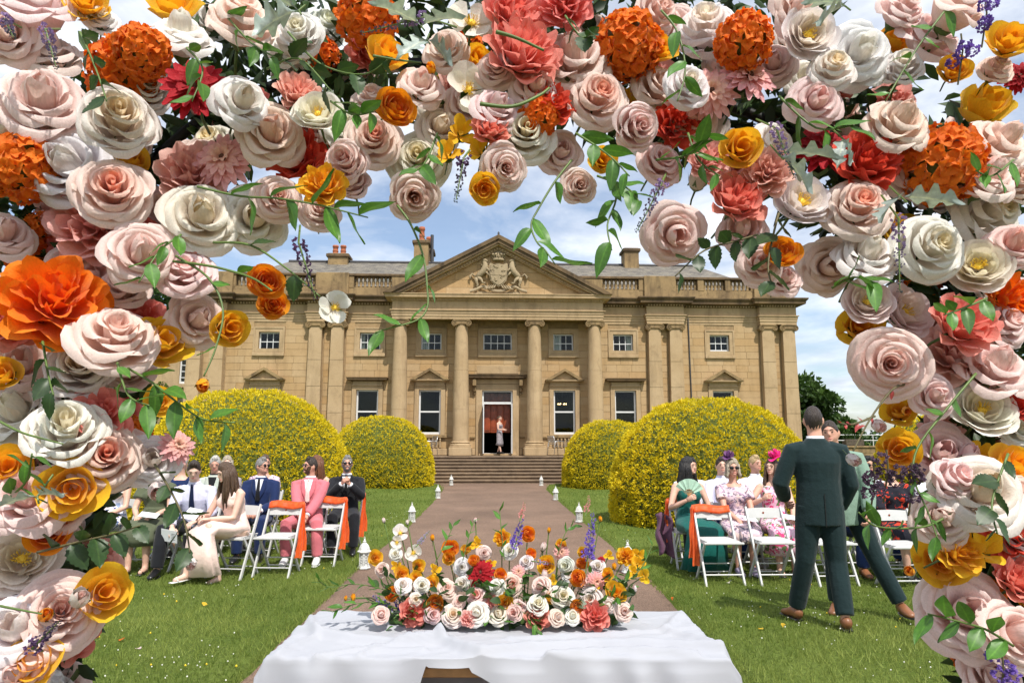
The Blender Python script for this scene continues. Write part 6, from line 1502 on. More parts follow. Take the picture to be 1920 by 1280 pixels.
        if st in ('short', 'swept', 'fluffy'):
            for k in range(22):
                a = r_.uniform(-.9, .9); p0 = hp(a, PI * .27, 1.08); p1 = hp(a * 1.1, PI * .12, 1.17 if st != 'swept' else 1.24); p2 = hp(PI - a * .8, PI * .16, 1.14); obj('tuft', MB().tube([HR @ p0, HR @ p1, HR @ p2], [.006, .011, .004], 5), hrm, ho, True) if k % 2 == 0 else None
    if beard:
        def bg(u, v):
            th = (u - .5) * 2.5; ph = PI * (.60 + .33 * v) if abs(th) < .75 else PI * (.50 + .43 * v); return HR @ (hp(th, ph, 1.045) + Vector((0, -.006 if abs(th) < .5 else 0, 0)))
        obj('beard', MB().grid(bg, 16, 6), HAIR[beard], bd, True)
        obj('moustache', MB().tube([H(-.03, -.083, -.047), H(-.012, -.098, -.035), H(.012, -.098, -.035), H(.03, -.083, -.047)], [.003, .0065, .0065, .003], 6), HAIR[beard], bd, True)
    # clothes
    def chest_pt(px, t, off):      # on the front of the torso; t 0 at the waist, 1 at the neck
        c = waist + (nb - waist) * t; rx = .165 + .03 * t; ry = .132 - .045 * max(0, t - .45) * 1.6; yy = -ry * math.sqrt(max(.05, 1 - (px / rx) ** 2)); return c + Vector((px, yy - off, 0))
    kind, tm = top
    if kind in ('jacket', 'shirt'):
        g = MB(); k = .012 if kind == 'jacket' else .004
        sec = [pel - up * (.16 if pose != 'sit' else .04), pel, waist, chest, nb - up * .125, nb - up * .08, nb - up * .04, nb + up * .012]
        rx = [.175, .175, .162 if not f else .14, .188 if not f else .16, sw * .96, sw * .84, sw * .58, .068]; ry = [.125, .125, .118, .128, .112, .098, .08, .062]
        etube(g, sec, [q + k for q in rx], [q + k for q in ry], 18)
        for i, (a, e, w) in enumerate(arms):
            kk = k + .010; end = w - (w - e).normalized() * .03
            if sleeves == 'long': g.tube([a + (nb - a) * .45 - up * .02, a + up * .0, a * .6 + e * .4, e, e * .5 + w * .5, end], [.044 + kk, .052 + kk, .052 + kk, .047 + kk, .043 + kk, .036 + kk], 10)
            else: g.tube([a + (nb - a) * .45 - up * .02, a, a * .5 + e * .5], [.06 + kk, .062 + kk, .062 + kk], 10)
        gm = remesh(g, vox, 2); gm.materials.append(tm); jk = link('jacket' if kind == 'jacket' else 'shirt', gm, root)
        if kind == 'jacket':
            jc = MB(); etube(jc, [nb - up * .05, nb - up * .01, nb + up * .016], [.10, .088, .08], [.088, .08, .072], 16); obj('jacket_collar', jc, tm, jk, True)
            sm = shirt or M['sh_white']
            sf = MB().grid(lambda u, v: chest_pt((u - .5) * (.015 + .105 * v), .18 + .80 * v, .017), 8, 12); so = obj('shirt_front', sf, sm, root, True); so.modifiers.new('t', 'SOLIDIFY').thickness = .006
            for s in (-1, 1):
                lp = MB().grid(lambda u, v: chest_pt(s * ((.004 + .056 * v) + (u) * (.018 + .045 * math.sin(min(1, v * 1.15) * PI * .8) ** 1)), .16 + .82 * v, .021 - .004 * u), 4, 12); lo = obj('lapel', lp, tm, jk, True); lo.modifiers.new('t', 'SOLIDIFY').thickness = .005
            for i, (a, e, w) in enumerate(arms): d = (w - e).normalized(); obj('cuff', MB().tube([w - d * .045, w - d * .008], [.037, .036], 10), sm, root, True)
            if pose != 'sit':     # back vent, hem line and pocket flaps
                obj('back_vent', MB().tube([pel + up * .1 + Vector((0, .142, 0)), pel - up * .165 + Vector((0, .14, 0))], .003, 4), M['room'], jk)
        cm = shirt or (tm if kind == 'shirt' else M['sh_white'])
        col = MB(); etube(col, [nb - up * .012, nb + up * .036], [.076, .069], [.068, .063], 14); obj('collar', col, cm, root, True)
        if tie:
            tp = MB().grid(lambda u, v: chest_pt((u - .5) * (.03 + .04 * (1 - v) if v > .06 else .01), .05 + .90 * v, .024 if kind == 'jacket' else .014), 4, 12); to = obj('tie', tp, tie, root, True); to.modifiers.new('t', 'SOLIDIFY').thickness = .006
            obj('tie_knot', MB().ball(chest_pt(0, .95, .02), .017, 8, 6, 1, .7, 1.1), tie, to, True)
    elif kind in ('dress', 'bodice'):
        g = MB(); etube(g, [pel - up * .05, pel, waist, chest - up * .03, chest + up * .05, nb - up * (.12 if sleeves == 'none' else .06)], [.17, .175, .135, .158, .155, .145 if sleeves == 'none' else sw * .95], [.115, .12, .10, .125, .12, .092], 18)
        for s in (-1, 1): g.ball(chest + Vector((s * .07, -.088, -.02)), .07, 10, 7, 1, .8, 1)
        if sleeves != 'none':
            for i, (a, e, w) in enumerate(arms):
                q = {'long': .95, 'half': .5, 'short': .28, 'strap': 0}[sleeves]; 
                if q: g.tube([a + (nb - a) * .5 - up * .02, a, a + (e - a) * min(1, q * 2) * .98] + ([e * .4 + w * .6] if q > .6 else []), [.058, .068, .062 + .02 * (q < .6)] + ([.05] if q > .6 else []), 10)
                else: g.tube([a + (nb - a) * .45 + up * .01, a * .7 + nb * .3 + Vector((0, -.08, -.08))], [.022, .02], 8)
        gm = remesh(g, vox, 2); gm.materials.append(tm); link('bodice', gm, root)
    bk, bm = bottom[0], bottom[1]
    if bk == 'trousers':
        g = MB(); g.ball(pel + Vector((0, .0, -.01)), .15, 14, 9, 1.12, .88, .8)
        for i in range(2):
            kp, fp_ = knees[i], feet[i]; hem = fp_ + Vector((0, .0, .015))
            g.tube([hip[i] + Vector((0, 0, .02)), hip[i] * .55 + kp * .45, kp + (Vector((0, -.005, .005)) if pose == 'sit' else Vector()), kp * .6 + hem * .4, hem * .8 + kp * .2, hem], [.108, .10, .078, .078, .074, .07], 12)
        gm = remesh(g, vox, 2); gm.materials.append(bm); link('trousers', gm, root)
    else:
        hem = bottom[2]; km = (knees[0] + knees[1]) / 2; kw = abs(knees[0].x - knees[1].x) / 2 + .085; fm = (feet[0] + feet[1]) / 2
        if pose == 'sit':
            fl = bottom[3] if len(bottom) > 3 else .17
            pth = [waist, pel + Vector((0, 0, .04)), pel * .5 + km * .5 + Vector((0, 0, .01)), km + Vector((0, .05, .015)), km + Vector((0, -.035, -.03)), Vector((km.x, km.y - .03, (km.z + hem) / 2)), Vector((fm.x * .5 + km.x * .5, km.y - .01, hem))]
            g = MB(); etube(g, pth, [.135, .185, kw + .05, kw + .02, kw + .01, (kw + fl) / 2 + .01, fl + .03], [.105, .135, .12, .095, .10, .12, .13 if hem < .3 else .10], 28, Vector((1, 0, 0)), [0, .015, .03, .035, .05, .075, .11])
        else:
            pth = [waist, pel, pel * .5 + km * .5, km, Vector((0, 0, hem))]; g = MB(); etube(g, pth, [.135, .18, .19, .2, .22], [.10, .125, .13, .14, .16], 28, Vector((1, 0, 0)), [0, .01, .03, .05, .07])
        obj('skirt', g, bm, root, True)
    for i in range(2):
        s = (-1, 1)[i]; fp_ = feet[i]; fd = (Vector((fp_.x - hip[i].x, 0, 0)) * .25 + Vector((s * foot_out, -1, 0))).normalized(); g = MB()
        if shoes == 'sandal': 
            etube(g, [fp_ + Vector((0, .05, -.083)), fp_ + fd * .07 + Vector((0, 0, -.088)), fp_ + fd * .19 + Vector((0, 0, -.088))], [.03, .036, .034], [.008, .008, .008], 10); g.tube([fp_ + fd * .12 + Vector((-.036, 0, -.08)), fp_ + fd * .12 + Vector((0, 0, -.04)), fp_ + fd * .12 + Vector((.036, 0, -.08))], .008, 6); obj('sandal', g, M['shoe_white'] if label.find('blush') >= 0 else M['shoe_black'], root, True)
        else:
            etube(g, [fp_ + Vector((0, .055, -.05)), fp_ + Vector((0, .03, -.035)), fp_ + fd * .04 + Vector((0, 0, -.035)), fp_ + fd * .10 + Vector((0, 0, -.055)), fp_ + fd * .17 + Vector((0, 0, -.066)), fp_ + fd * .195 + Vector((0, 0, -.072))], [.03, .042, .044, .046, .040, .02], [.036, .05, .05, .034, .024, .014], 12)
            so = obj('shoe', g, M[shoes], root, True); k = MB(); etube(k, [fp_ + Vector((0, .06, -.088)), fp_ + fd * .06 + Vector((0, 0, -.088)), fp_ + fd * .2 + Vector((0, 0, -.088))], [.034, .045, .034], [.009, .009, .009], 10); obj('sole', k, M['shoe_black'] if shoes != 'shoe_white' else M['shoe_white'], so)
    PEOPLE[label] = (root, HR, arms); return root, HR, arms
M['sh_white'] = fabric('white_cotton', (.74, .75, .80)); M['pink'] = fabric('pink_suiting', (.58, .16, .19)); M['black_suit'] = fabric('black_suiting', (.014, .015, .019)); M['navy'] = fabric('navy_suiting', (.012, .025, .085)); M['teal_suit'] = fabric('dark_green_suiting', (.010, .024, .026)); M['sage'] = fabric('sage_suiting', (.22, .33, .26)); M['pale_grey'] = fabric('pale_grey_linen', (.46, .50, .44)); M['sh_lilac'] = fabric('pale_lilac_cotton', (.62, .62, .78))
M['blush'] = fabric('blush_satin', (.80, .60, .53), .5); M['emerald'] = fabric('emerald_satin', (.006, .10, .085), .38); M['olive'] = fabric('olive_crepe', (.095, .11, .065)); M['mint'] = fabric('pale_green_linen', (.26, .36, .30)); M['tie_navy'] = fabric('navy_silk', (.008, .014, .05), .5); M['tie_pink'] = fabric('pink_silk', (.80, .55, .52), .45); M['tie_black'] = fabric('black_silk', (.01, .01, .012), .45)
M['print_lilac'] = fabric('lilac_print', (.62, .48, .54), .8, [(.30, .20, .30), (.75, .55, .52), (.16, .13, .18)], 9); M['print_pink'] = fabric('pink_floral_print', (.80, .48, .62), .8, [(.70, .06, .20), (.80, .62, .68), (.12, .2, .08)], 8); M['print_blue'] = fabric('blue_floral_print', (.74, .74, .78), .8, [(.05, .10, .30), (.25, .33, .5), (.80, .72, .66)], 8); M['print_yellow'] = fabric('yellow_floral_print', (.80, .74, .55), .8, [(.85, .60, .12), (.75, .35, .3), (.4, .5, .3)], 10); M['print_poppy'] = fabric('poppy_print', (.014, .014, .022), .8, [(.62, .05, .02)], 10); M['print_grey'] = fabric('grey_print', (.34, .30, .32), .8, [(.1, .09, .1)], 22); M['sheer_pink'] = simple('fascinator_pink', (.80, .02, .22), .6, .2, 30); M['sheer_plum'] = simple('fascinator_plum', (.12, .035, .14), .6, .3, 30); M['sheer_red'] = simple('fascinator_red', (.70, .02, .02), .6, .2, 30); M['denim'] = fabric('blue_denim', (.02, .04, .13))
def seat(x, y, rz, label): chair(x, y, rz, label, 'occupied white folding chairs')
G = 'seated wedding guests'
# ---- on the side of the pink suit
seat(-3.3, 8.38, R(-8), 'white folding chair under the guest in the blush dress'); seat(-3.92, 8.75, R(-4), 'white folding chair under the young man in the white shirt'); seat(-4.5, 8.9, R(-4), 'white folding chair under the guest in the olive skirt'); seat(-5.1, 9.0, R(-4), 'white folding chair under the blue floral dress'); seat(-5.72, 9.05, R(-4), 'white folding chair under the guest in pale green trousers'); seat(-2.76, 9.55, R(-4), 'white folding chair under the man in the pink suit'); seat(-2.45, 10.28, R(-6), 'white folding chair under the bearded man in black')
person('man in a pink suit with sunglasses sitting with clasped hands', -2.76, 9.50, R(4), hair=('short', 'dark'), skin='rosy', top=('jacket', M['pink']), bottom=('trousers', M['pink']), shirt=M['sh_white'], tie=M['tie_pink'], yaw=R(-52), shades=True, beard='brown', hands=[(-.035, -.33, .60), (.045, -.34, .585)], knees=[(-.19, -.42, .50), (.20, -.42, .50)], feet=[(-.18, -.40, .09), (.22, -.40, .09)], shoes='shoe_white', palms=[(.6, .3, -.6), (-.6, .3, -.6)], group=G, vox=.012)
person('bearded man in a black suit and sunglasses holding his hands up', -2.43, 10.22, R(10), hair=('short', 'grey'), skin='rosy', top=('jacket', M['black_suit']), bottom=('trousers', M['black_suit']), shirt=M['sh_white'], tie=M['tie_black'], yaw=R(6), nod=R(-5), shades=True, beard='grey', hands=[(-.045, -.29, .97), (.06, -.28, .96)], palms=[(1, .4, 0), (-1, .4, 0)], curl=1.0, group=G, vox=.012)
person('guest in a blush pink dress with long brown hair reading', -3.28, 8.33, R(-26), sex='f', hair=('long', 'brown'), skin='pale', top=('dress', M['blush']), bottom=('skirt', M['blush'], .09, .24), sleeves='strap', lean=R(16), yaw=R(-22), nod=R(22), hands=[(-.12, -.40, .72), (.02, -.40, .69)], knees=[(-.10, -.42, .53), (.06, -.44, .60)], feet=[(.10, -.30, .07), (-.10, -.56, .13)], shoes='sandal', group=G, vox=.012)
person('young man in a white shirt and navy tie looking down', -3.92, 8.68, R(8), hair=('swept', 'dark'), skin='pale', top=('shirt', M['sh_lilac']), bottom=('trousers', M['black_suit']), tie=M['tie_navy'], lean=R(16), yaw=R(14), nod=R(28), hands=[(-.13, -.42, .55), (.12, -.40, .62)], knees=[(-.24, -.40, .52), (.20, -.44, .52)], feet=[(-.26, -.44, .09), (.08, -.48, .09)], group=G, vox=.012)
person('guest in an olive skirt holding an order of service', -4.5, 8.82, R(6), sex='f', hair=('long', 'brown'), skin='fair', top=('dress', M['olive']), bottom=('skirt', M['olive'], .34, .2), sleeves='short', yaw=R(20), shoes='sandal', group=G)
person('guest in a white and blue floral dress with hands on lap', -5.1, 8.92, R(4), sex='f', hair=('long', 'blond'), skin='fair', top=('dress', M['print_blue']), bottom=('skirt', M['print_blue'], .1, .24), sleeves='none', group=G, shoes='sandal')
person('guest in a yellow floral top and pale green trousers', -5.72, 8.97, R(4), sex='f', hair=('bob', 'grey'), skin='fair', top=('dress', M['print_yellow']), bottom=('trousers', M['mint']), sleeves='half', group=G, shoes='sandal')
person('older man with white hair in a pale grey-green blazer', -4.22, 9.85, R(6), hair=('short', 'white'), skin='rosy', top=('jacket', M['pale_grey']), bottom=('trousers', M['black_suit']), shirt=M['tie_black'], yaw=R(12), nod=R(16), group=G)
person('white-haired guest in a navy top with head turned away', -4.72, 9.9, R(6), sex='f', hair=('fluffy', 'white'), skin='fair', top=('dress', M['navy']), bottom=('skirt', M['navy'], .4), sleeves='half', yaw=R(150), group=G)
person('blond guest in sunglasses behind the older man', -4.42, 10.75, R(6), sex='f', hair=('long', 'ash'), skin='fair', top=('dress', M['print_grey']), bottom=('skirt', M['print_grey'], .4), shades=True, yaw=R(15), group=G)
person('grey-haired man in a navy suit and sunglasses turned aside', -3.52, 9.75, R(4), hair=('short', 'grey'), skin='rosy', top=('jacket', M['navy']), bottom=('trousers', M['navy']), shirt=M['sh_white'], tie=M['tie_black'], shades=True, yaw=R(62), group=G)
person('guest peering from behind the grey-haired man', -3.78, 10.6, R(6), sex='f', hair=('bun', 'brown'), skin='rosy', top=('dress', M['print_lilac']), bottom=('skirt', M['print_lilac'], .4), sleeves='short', yaw=R(30), group=G)
person('auburn-haired guest behind the man in the pink suit', -2.95, 10.45, R(6), sex='f', hair=('long', 'auburn'), skin='fair', top=('dress', M['black_suit']), bottom=('skirt', M['black_suit'], .3), sleeves='none', yaw=R(-70), group=G)
for k, (a, b, l) in enumerate(((-4.22, 9.92, 'the older man in the blazer'), (-4.72, 9.97, 'the white-haired guest in navy'), (-3.52, 9.82, 'the grey-haired man in navy'), (-2.95, 10.5, 'the auburn-haired guest'), (-3.78, 10.66, 'the guest with a hair bun'), (-4.42, 10.8, 'the blond guest in sunglasses'))): seat(a, b, R(-4), 'white folding chair under ' + l)
# ---- on the side of the green dress
person('guest in a strapless emerald dress with black hair and fan', 2.27, 8.95, R(8), sex='f', hair=('long', 'black'), skin='fair', top=('dress', M['emerald']), bottom=('skirt', M['emerald'], .06, .26), sleeves='none', yaw=R(48), hands=[(-.12, -.24, .84), (.14, -.30, .64)], knees=[(-.13, -.43, .51), (.13, -.43, .51)], palms=[(.6, .6, 0), (0, .2, -1)], curl=.9, group=G, vox=.012, shoes='shoe_black', h=1.02)
person('guest in a lilac print dress with plum fascinator and sunglasses', 2.80, 8.80, R(-4), sex='f', hair=('bob', 'ash'), skin='rosy', top=('dress', M['print_lilac']), bottom=('skirt', M['print_lilac'], .42, .17), sleeves='short', shades=True, group=G, vox=.012, shoes='shoe_lilac', hands=[(-.05, -.34, .63), (.08, -.34, .62)])
person('guest in a pink floral dress with magenta fascinator', 3.31, 8.82, R(-6), sex='f', hair=('long', 'brown'), skin='fair', top=('dress', M['print_pink']), bottom=('skirt', M['print_pink'], .24, .22), sleeves='strap', yaw=R(-38), hands=[(-.20, -.26, .86), (.12, -.36, .63)], palms=[(1, 0, 0), (0, .2, -1)], curl=.9, group=G, vox=.012, shoes='sandal')
person('man in a white shirt behind the plum fascinator', 2.93, 9.7, R(-4), hair=('short', 'dark'), skin='fair', top=('shirt', M['sh_lilac']), bottom=('trousers', M['denim']), group=G)
person('dark-haired guest behind the emerald dress', 2.52, 9.75, R(-4), hair=('short', 'black'), skin='tan', top=('shirt', M['sh_white']), bottom=('trousers', M['black_suit']), yaw=R(20), group=G)
person('blond guest with short hair behind the magenta fascinator', 3.42, 9.75, R(-4), hair=('short', 'blond'), skin='rosy', top=('shirt', M['sh_white']), bottom=('trousers', M['pale_grey']), yaw=R(30), group=G)
person('guest in a black and red poppy print dress', 4.56, 8.35, R(-6), sex='f', hair=('bun', 'auburn'), skin='fair', top=('dress', M['print_poppy']), bottom=('skirt', M['print_poppy'], .40, .2), sleeves='half', group=G, shoes='shoe_black')
person('dark-haired man in sunglasses and white shirt behind the poppy print', 4.72, 9.2, R(-6), hair=('short', 'black'), skin='tan', top=('shirt', M['sh_white']), bottom=('trousers', M['denim']), shades=True, yaw=R(10), group=G)
person('guest in a white shirt beside the poppy print dress', 5.15, 8.5, R(-8), sex='f', hair=('bun', 'dark'), skin='tan', top=('shirt', M['sh_white']), bottom=('skirt', M['navy'], .4), yaw=R(15), group=G)
person('guest in a navy suit hidden behind the two standing men', 3.95, 8.6, R(-4), hair=('short', 'brown'), skin='fair', top=('jacket', M['denim']), bottom=('trousers', M['denim']), group=G, shoes='shoe_tan')
for a, b, l in ((2.27, 9.02, 'the emerald dress'), (2.80, 8.87, 'the lilac print dress'), (3.31, 8.89, 'the pink floral dress'), (2.93, 9.77, 'the man in white behind the plum fascinator'), (2.52, 9.82, 'the dark-haired guest'), (3.42, 9.82, 'the short-haired blond guest'), (4.56, 8.42, 'the poppy print dress'), (4.72, 9.27, 'the man in sunglasses and white shirt'), (5.15, 8.57, 'the guest in a white shirt'), (3.95, 8.67, 'the guest in a navy suit')): seat(a, b, R(2), 'white folding chair under ' + l)
# ---- the two standing men
person('man in a dark green suit standing with his back turned', 2.66, 6.05, R(180 - 6), 'stand', hair=('crop', 'dark'), skin='rosy', top=('jacket', M['teal_suit']), bottom=('trousers', M['teal_suit']), shoes='shoe_tan', h=1.04, hands=[(-.19, -.12, .90), (.22, -.20, .98)], knees=[(-.11, -.0, .50), (.13, -.03, .50)], feet=[(-.10, .13, .09), (.18, -.17, .09)], yaw=R(-14), vox=.011, foot_out=.35, z=.06)
sage_man = person('man in a sage green jacket facing the dark green suit', 3.16, 6.5, R(-22), 'stand', hair=('crop', 'dark'), skin='rosy', top=('jacket', M['sage']), bottom=('trousers', M['teal_suit']), shoes='shoe_tan', h=.985, shirt=M['sh_white'], hands=[(-.22, -.14, .90), (.20, -.19, .90)], knees=[(-.15, -.03, .5), (.20, -.03, .5)], feet=[(-.18, .03, .09), (.34, -.06, .09)], yaw=R(-12), vox=.011, foot_out=.3, z=.06)
sage_man[0].rotation_euler[1] = R(-5)      # he leans towards the other man
# ---- in the doorway
Hm = Matrix.Translation((HX, HY, 0)) @ Matrix.Rotation(HROT, 4, 'Z'); pd = Hm @ Vector((.08, -.45, 0))
person('person in a grey patterned dress standing in the doorway', pd.x, pd.y, R(62), 'stand', sex='f', hair=('bun', 'brown'), skin='fair', top=('dress', M['print_grey']), bottom=('skirt', M['print_grey'], .38), sleeves='none', h=.96, z=1.075, hands=[(-.1, -.28, 1.1), (.1, -.28, 1.1)], feet=[(-.08, -.12, .09), (.08, .12, .09)], shoes='shoe_black')
bpy.data.scenes.remove(WORK)
# ================================================================ things the guests wear, hold or have put down
def who(word): return next(v for k, v in PEOPLE.items() if word in k)
def wmat(root): return Matrix.LocRotScale(Vector(root.location), root.rotation_euler, root.scale)
def fascinator(word, mat, label, side, size, seed):
    root, HR, arms = who(word); Wm = wmat(root) @ HR; p = Wm @ Vector((side * .045, .0, .135)); r_ = random.Random(seed)
    o = thing('fascinator', label, 'fascinator', p, 0, 'fascinators worn by guests')
    obj('base_disc', MB().grid(lambda u, v: (size * .75 * v * math.cos(2 * PI * u), size * .75 * v * math.sin(2 * PI * u), .02 * math.sin(u * 18) * v - .02 * v * v + side * .3 * size * v * math.cos(2 * PI * u) * .6), 24, 4), mat, o, True)
    for k in range(16):
        a = r_.uniform(0, 6.28); e = r_.uniform(.1, 1.2); q = Quaternion((0, 0, 1), a) @ Quaternion((1, 0, 0), e); m = MB().grid(lambda u, v: ((u - .5) * size * .5 * math.sin(PI * (.1 + .85 * v)), size * .15 + size * .62 * v, .03 * math.sin(u * 7) + .04 * v * v), 5, 5)
        m.xf(q.to_matrix().to_4x4()); obj('loop', m, mat, o, True)
    for k in range(3): a = r_.uniform(0, 6.28); obj('quill', MB().tube([(0, 0, .01), (.03 * math.cos(a), .03 * math.sin(a), .06), (.09 * math.cos(a), .09 * math.sin(a), .09)], [.002, .002, .001], 4), mat, o)
fascinator('plum fascinator and', M['sheer_plum'], 'plum feathered fascinator on the guest in the lilac print', -1, .10, 1)
fascinator('magenta fascinator', M['sheer_pink'], 'magenta fascinator on the guest in the pink floral dress', 1, .115, 2)
fascinator('poppy print dress', M['sheer_red'], 'red fascinator on the guest in the poppy print', -1, .085, 3)
M['fan_green'] = fabric('pale_green_paper', (.38, .56, .44), .8); M['bag_white'] = simple('bag_white', (.70, .68, .60), .5, .08); M['bag_grey'] = simple('bag_grey', (.34, .32, .28), .4, .1); M['gold'] = simple('gold_metal', (.6, .42, .16), .3, .1, metal=.9); M['plum_cloth'] = fabric('plum_cloth', (.13, .06, .10))
root, HR, arms = who('emerald'); Wm = wmat(root); w = Wm @ (arms[0][2] + Vector((.01, -.03, .06)))
fan = thing('hand_fan', 'pale green folding fan held up by the guest in emerald', 'fan', w, R(8))
for k in range(11):
    a = R(-58 + 116 * k / 10); a2 = R(-58 + 116 * (k + 1) / 10) if k < 10 else a + .2
    d0, d1 = Vector((math.sin(a), 0, math.cos(a))), Vector((math.sin(a2), 0, math.cos(a2))); y = -.006 if k % 2 else .006
    obj('fan_leaf', MB().add([d0 * .07 + Vector((0, y, 0)), d1 * .07 + Vector((0, -y, 0)), d1 * .2 + Vector((0, -y, 0)), d0 * .2 + Vector((0, y, 0))], [(0, 1, 2, 3)]), M['fan_green'], fan)
    obj('fan_stick', MB().tube([(0, 0, -.01), d0 * .08], .0022, 4), M['wood'], fan)
def booklet(word, off, rx, ry, rz, label, s=1.0, i=1):
    root, HR, arms = who(word); p = wmat(root) @ (arms[i][2] + Vector(off)); o = thing('order_of_service', label, 'booklet', p, 0, 'orders of service held by guests'); o.rotation_euler = (rx, ry, rz); o.scale = (s, s, s)
    for k, a in enumerate((-.16, .16)):
        obj('leaf_page', MB().bbox(0, .105, -.0012, .0012, -.075, .075, .0005).xf(Matrix.Rotation(a if k else PI - a, 4, 'Z')), M['paper'], o)
    m = MB()
    for k in range(5): m.box(.03, .08 - .012 * (k % 2), -.0022, -.0016, .03 - k * .018, .034 - k * .018)
    m.xf(Matrix.Rotation(.16, 4, 'Z')); obj('print_lines', m, M['lead'], o)
booklet('emerald', (0, -.08, .05), R(-20), 0, R(10), 'white order of service in the emerald guest\'s lap'); booklet('pink floral', (-.05, -.07, .03), R(-70), 0, R(15), 'white order of service on the pink floral lap'); booklet('young man', (.0, -.08, -.08), R(15), R(10), R(-20), 'white order of service hanging from the young man\'s hand', 1.0, 0); booklet('blush pink dress', (-.02, -.10, .03), R(-45), 0, R(-30), 'folded order of service read by the guest in blush', 1.0, 0); booklet('olive', (0, -.1, .03), R(-75), 0, R(10), 'order of service lying on the olive skirt'); booklet('yellow floral', (0, -.06, .03), R(-75), 0, R(30), 'white order of service on the yellow floral guest\'s knee'); booklet('lilac print', (0, -.06, .03), R(-70), 0, 0, 'order of service on the lilac print lap', .8); booklet('poppy print dress', (0, -.08, .04), R(-60), 0, 0, 'white order of service on the poppy print lap')
def bag(u, v, sx, sy, sz, mat, label, handle=None, rz=0.0):
    p = on_ground(u, v); o = thing('handbag', label, 'handbag', (p.x, p.y, .045 + gz(p.x, p.y)), rz, 'bags on the grass'); m = MB()
    m.add([(-sx, -sy, 0), (sx, -sy, 0), (sx, sy, 0), (-sx, sy, 0), (-sx * .85, -sy * .35, sz), (sx * .85, -sy * .35, sz), (sx * .85, sy * .35, sz), (-sx * .85, sy * .35, sz)], [(0, 3, 2, 1), (4, 5, 6, 7), (0, 1, 5, 4), (1, 2, 6, 5), (2, 3, 7, 6), (3, 0, 4, 7)])
    b = obj('bag_body', m, mat, o); b.modifiers.new('b', 'BEVEL').width = min(sx, sz) * .15; b.modifiers['b'].segments = 3
    obj('flap', MB().bbox(-sx * .9, sx * .9, -sy * .85, -sy * .5, sz * .5, sz * .96, .006), mat, b); obj('clasp', MB().ball((0, -sy * .85, sz * .55), .009, 8, 6), M['gold'], b, True)
    if handle: obj('handle', MB().tube([(sx * .6 * math.cos(q), 0, sz + handle * math.sin(q)) for q in np.linspace(0, PI, 12)], .006, 6), M['gold'] if mat != M['bag_white'] else mat, b, True)
bag(384, 1072, .10, .045, .17, M['bag_white'], 'small white handbag on the grass beside the blush dress', .05, R(20)); bag(1424, 1070, .12, .05, .12, M['bag_grey'], 'grey handbag with gold handle under the empty chair', .05); bag(1338, 1068, .13, .06, .06, M['fan_green'], 'pale green flat bag under the sashed chair'); bag(1330, 1074, .11, .04, .035, M['bag_white'], 'white clutch lying beside the pale green bag'); bag(1432, 1077, .11, .03, .03, M['bag_white'], 'cream clutch lying in front of the grey handbag')
p = on_ground(1250, 1050); o = thing('draped_shawl', 'plum shawl hanging over a chair beside the emerald dress', 'shawl', (1.98, 9.1, .05)); sg = obj('shawl_cloth', MB().grid(lambda u, v: (-.12 + .2 * u + .02 * math.sin(v * 9), -.06 * math.sin(u * 8) - .1 * v, .62 - .5 * v + .03 * math.sin(u * 5)), 14, 12), M['plum_cloth'], o, True); sg.modifiers.new('t', 'SOLIDIFY').thickness = .01
sash(-2.45, 10.28, R(-6), 1, 'orange organza sash on the bearded man\'s own chair', .6); sash(2.27, 9.02, R(2), -1, 'orange organza sash on the emerald guest\'s own chair', .5)
r_ = random.Random(6)
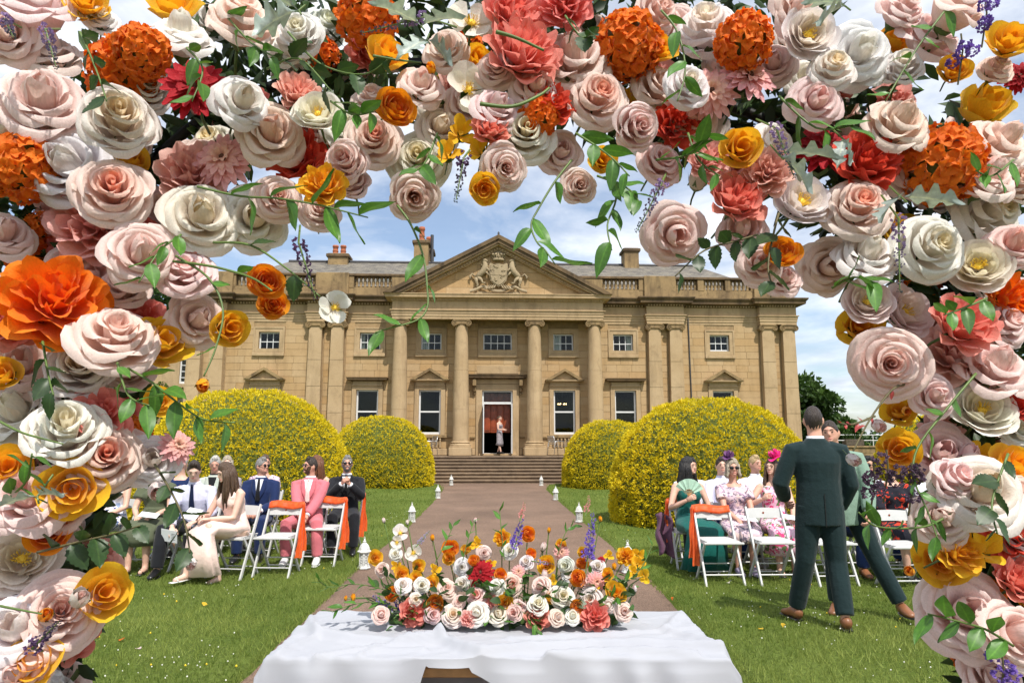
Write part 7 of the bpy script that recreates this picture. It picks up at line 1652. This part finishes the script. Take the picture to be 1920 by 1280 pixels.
for k in range(9):
    u, v = r_.choice(((1236, 1078), (1300, 1130), (200, 1180), (235, 1225), (1690, 1140), (900, 1075), (1380, 1110), (560, 1130), (1420, 1205), (350, 1150))); p = on_ground(u + r_.uniform(-50, 50), v + r_.uniform(-12, 12))
    c = r_.choice(((.9, .72, .7), (.9, .2, .02), (.92, .6, .05), (.92, .86, .8))); o = link('fallen_petal', REC['rose'][0][k % 8][1], None, (p.x, p.y, .075 + gz(p.x, p.y)), (r_.uniform(-.5, .5), r_.uniform(-.5, .5), r_.uniform(0, 6)), .035); o.color = c + (1,); tag(o, 'loose flower petal fallen on the ground', 'petal', 'fallen petals')
# ---- chairs on the terrace
def terrace_chair(lx, ly, rz, label, wicker):
    p = Hm @ Vector((lx, ly, .985)); o = thing('terrace_armchair', label, 'armchair', p, rz, 'armchairs on the terrace'); S = M['steel']
    for s in (-1, 1):
        obj('arm_frame', MB().tube([(s * .27, -.26, 0), (s * .27, -.24, .45), (s * .27, -.2, .64), (s * .27, .1, .66), (s * .27, .24, .62), (s * .26, .3, 0)], .016, 7), S, o, True)
    obj('back_frame', MB().tube([(-.25, .2, .4), (-.25, .3, .86), (.25, .3, .86), (.25, .2, .4)], .014, 7), S, o, True)
    if wicker:
        obj('seat', MB().bbox(-.25, .25, -.25, .22, .38, .44, .015), M['wicker'], o); obj('back_panel', MB().bbox(-.25, .25, .22, .26, .44, .86, .012), M['wicker'], o)
    else:
        for k in range(6): obj('seat_slat', MB().bbox(-.25, .25, -.24 + k * .075, -.19 + k * .075, .42, .435, .004), S, o)
        for k in range(5): obj('back_slat', MB().bbox(-.24, .24, .25 + k * .012, .262 + k * .012, .5 + k * .075, .55 + k * .075, .004), S, o)
def wick():
    t = NT('grey_wicker'); wv = t.new('ShaderNodeTexWave'); wv.inputs['Scale'].default_value = 26; t.l.new(t.coords(), wv.inputs['Vector']); t.col(t.ramp(wv.outputs[0], [(.2, (.07, .075, .085, 1)), (.8, (.22, .23, .25, 1))])); t.set(Roughness=.6); t.bump(wv.outputs[0], .6, .01); return t.m
M['wicker'] = wick()
terrace_chair(3.3, -1.5, R(200), 'grey wicker armchair seen from behind on the terrace', True); terrace_chair(2.55, -1.4, R(120), 'shiny metal armchair beside the wicker one on the terrace', False); terrace_chair(-3.0, -1.4, R(-60), 'shiny metal armchair alone on the terrace near a column', False)
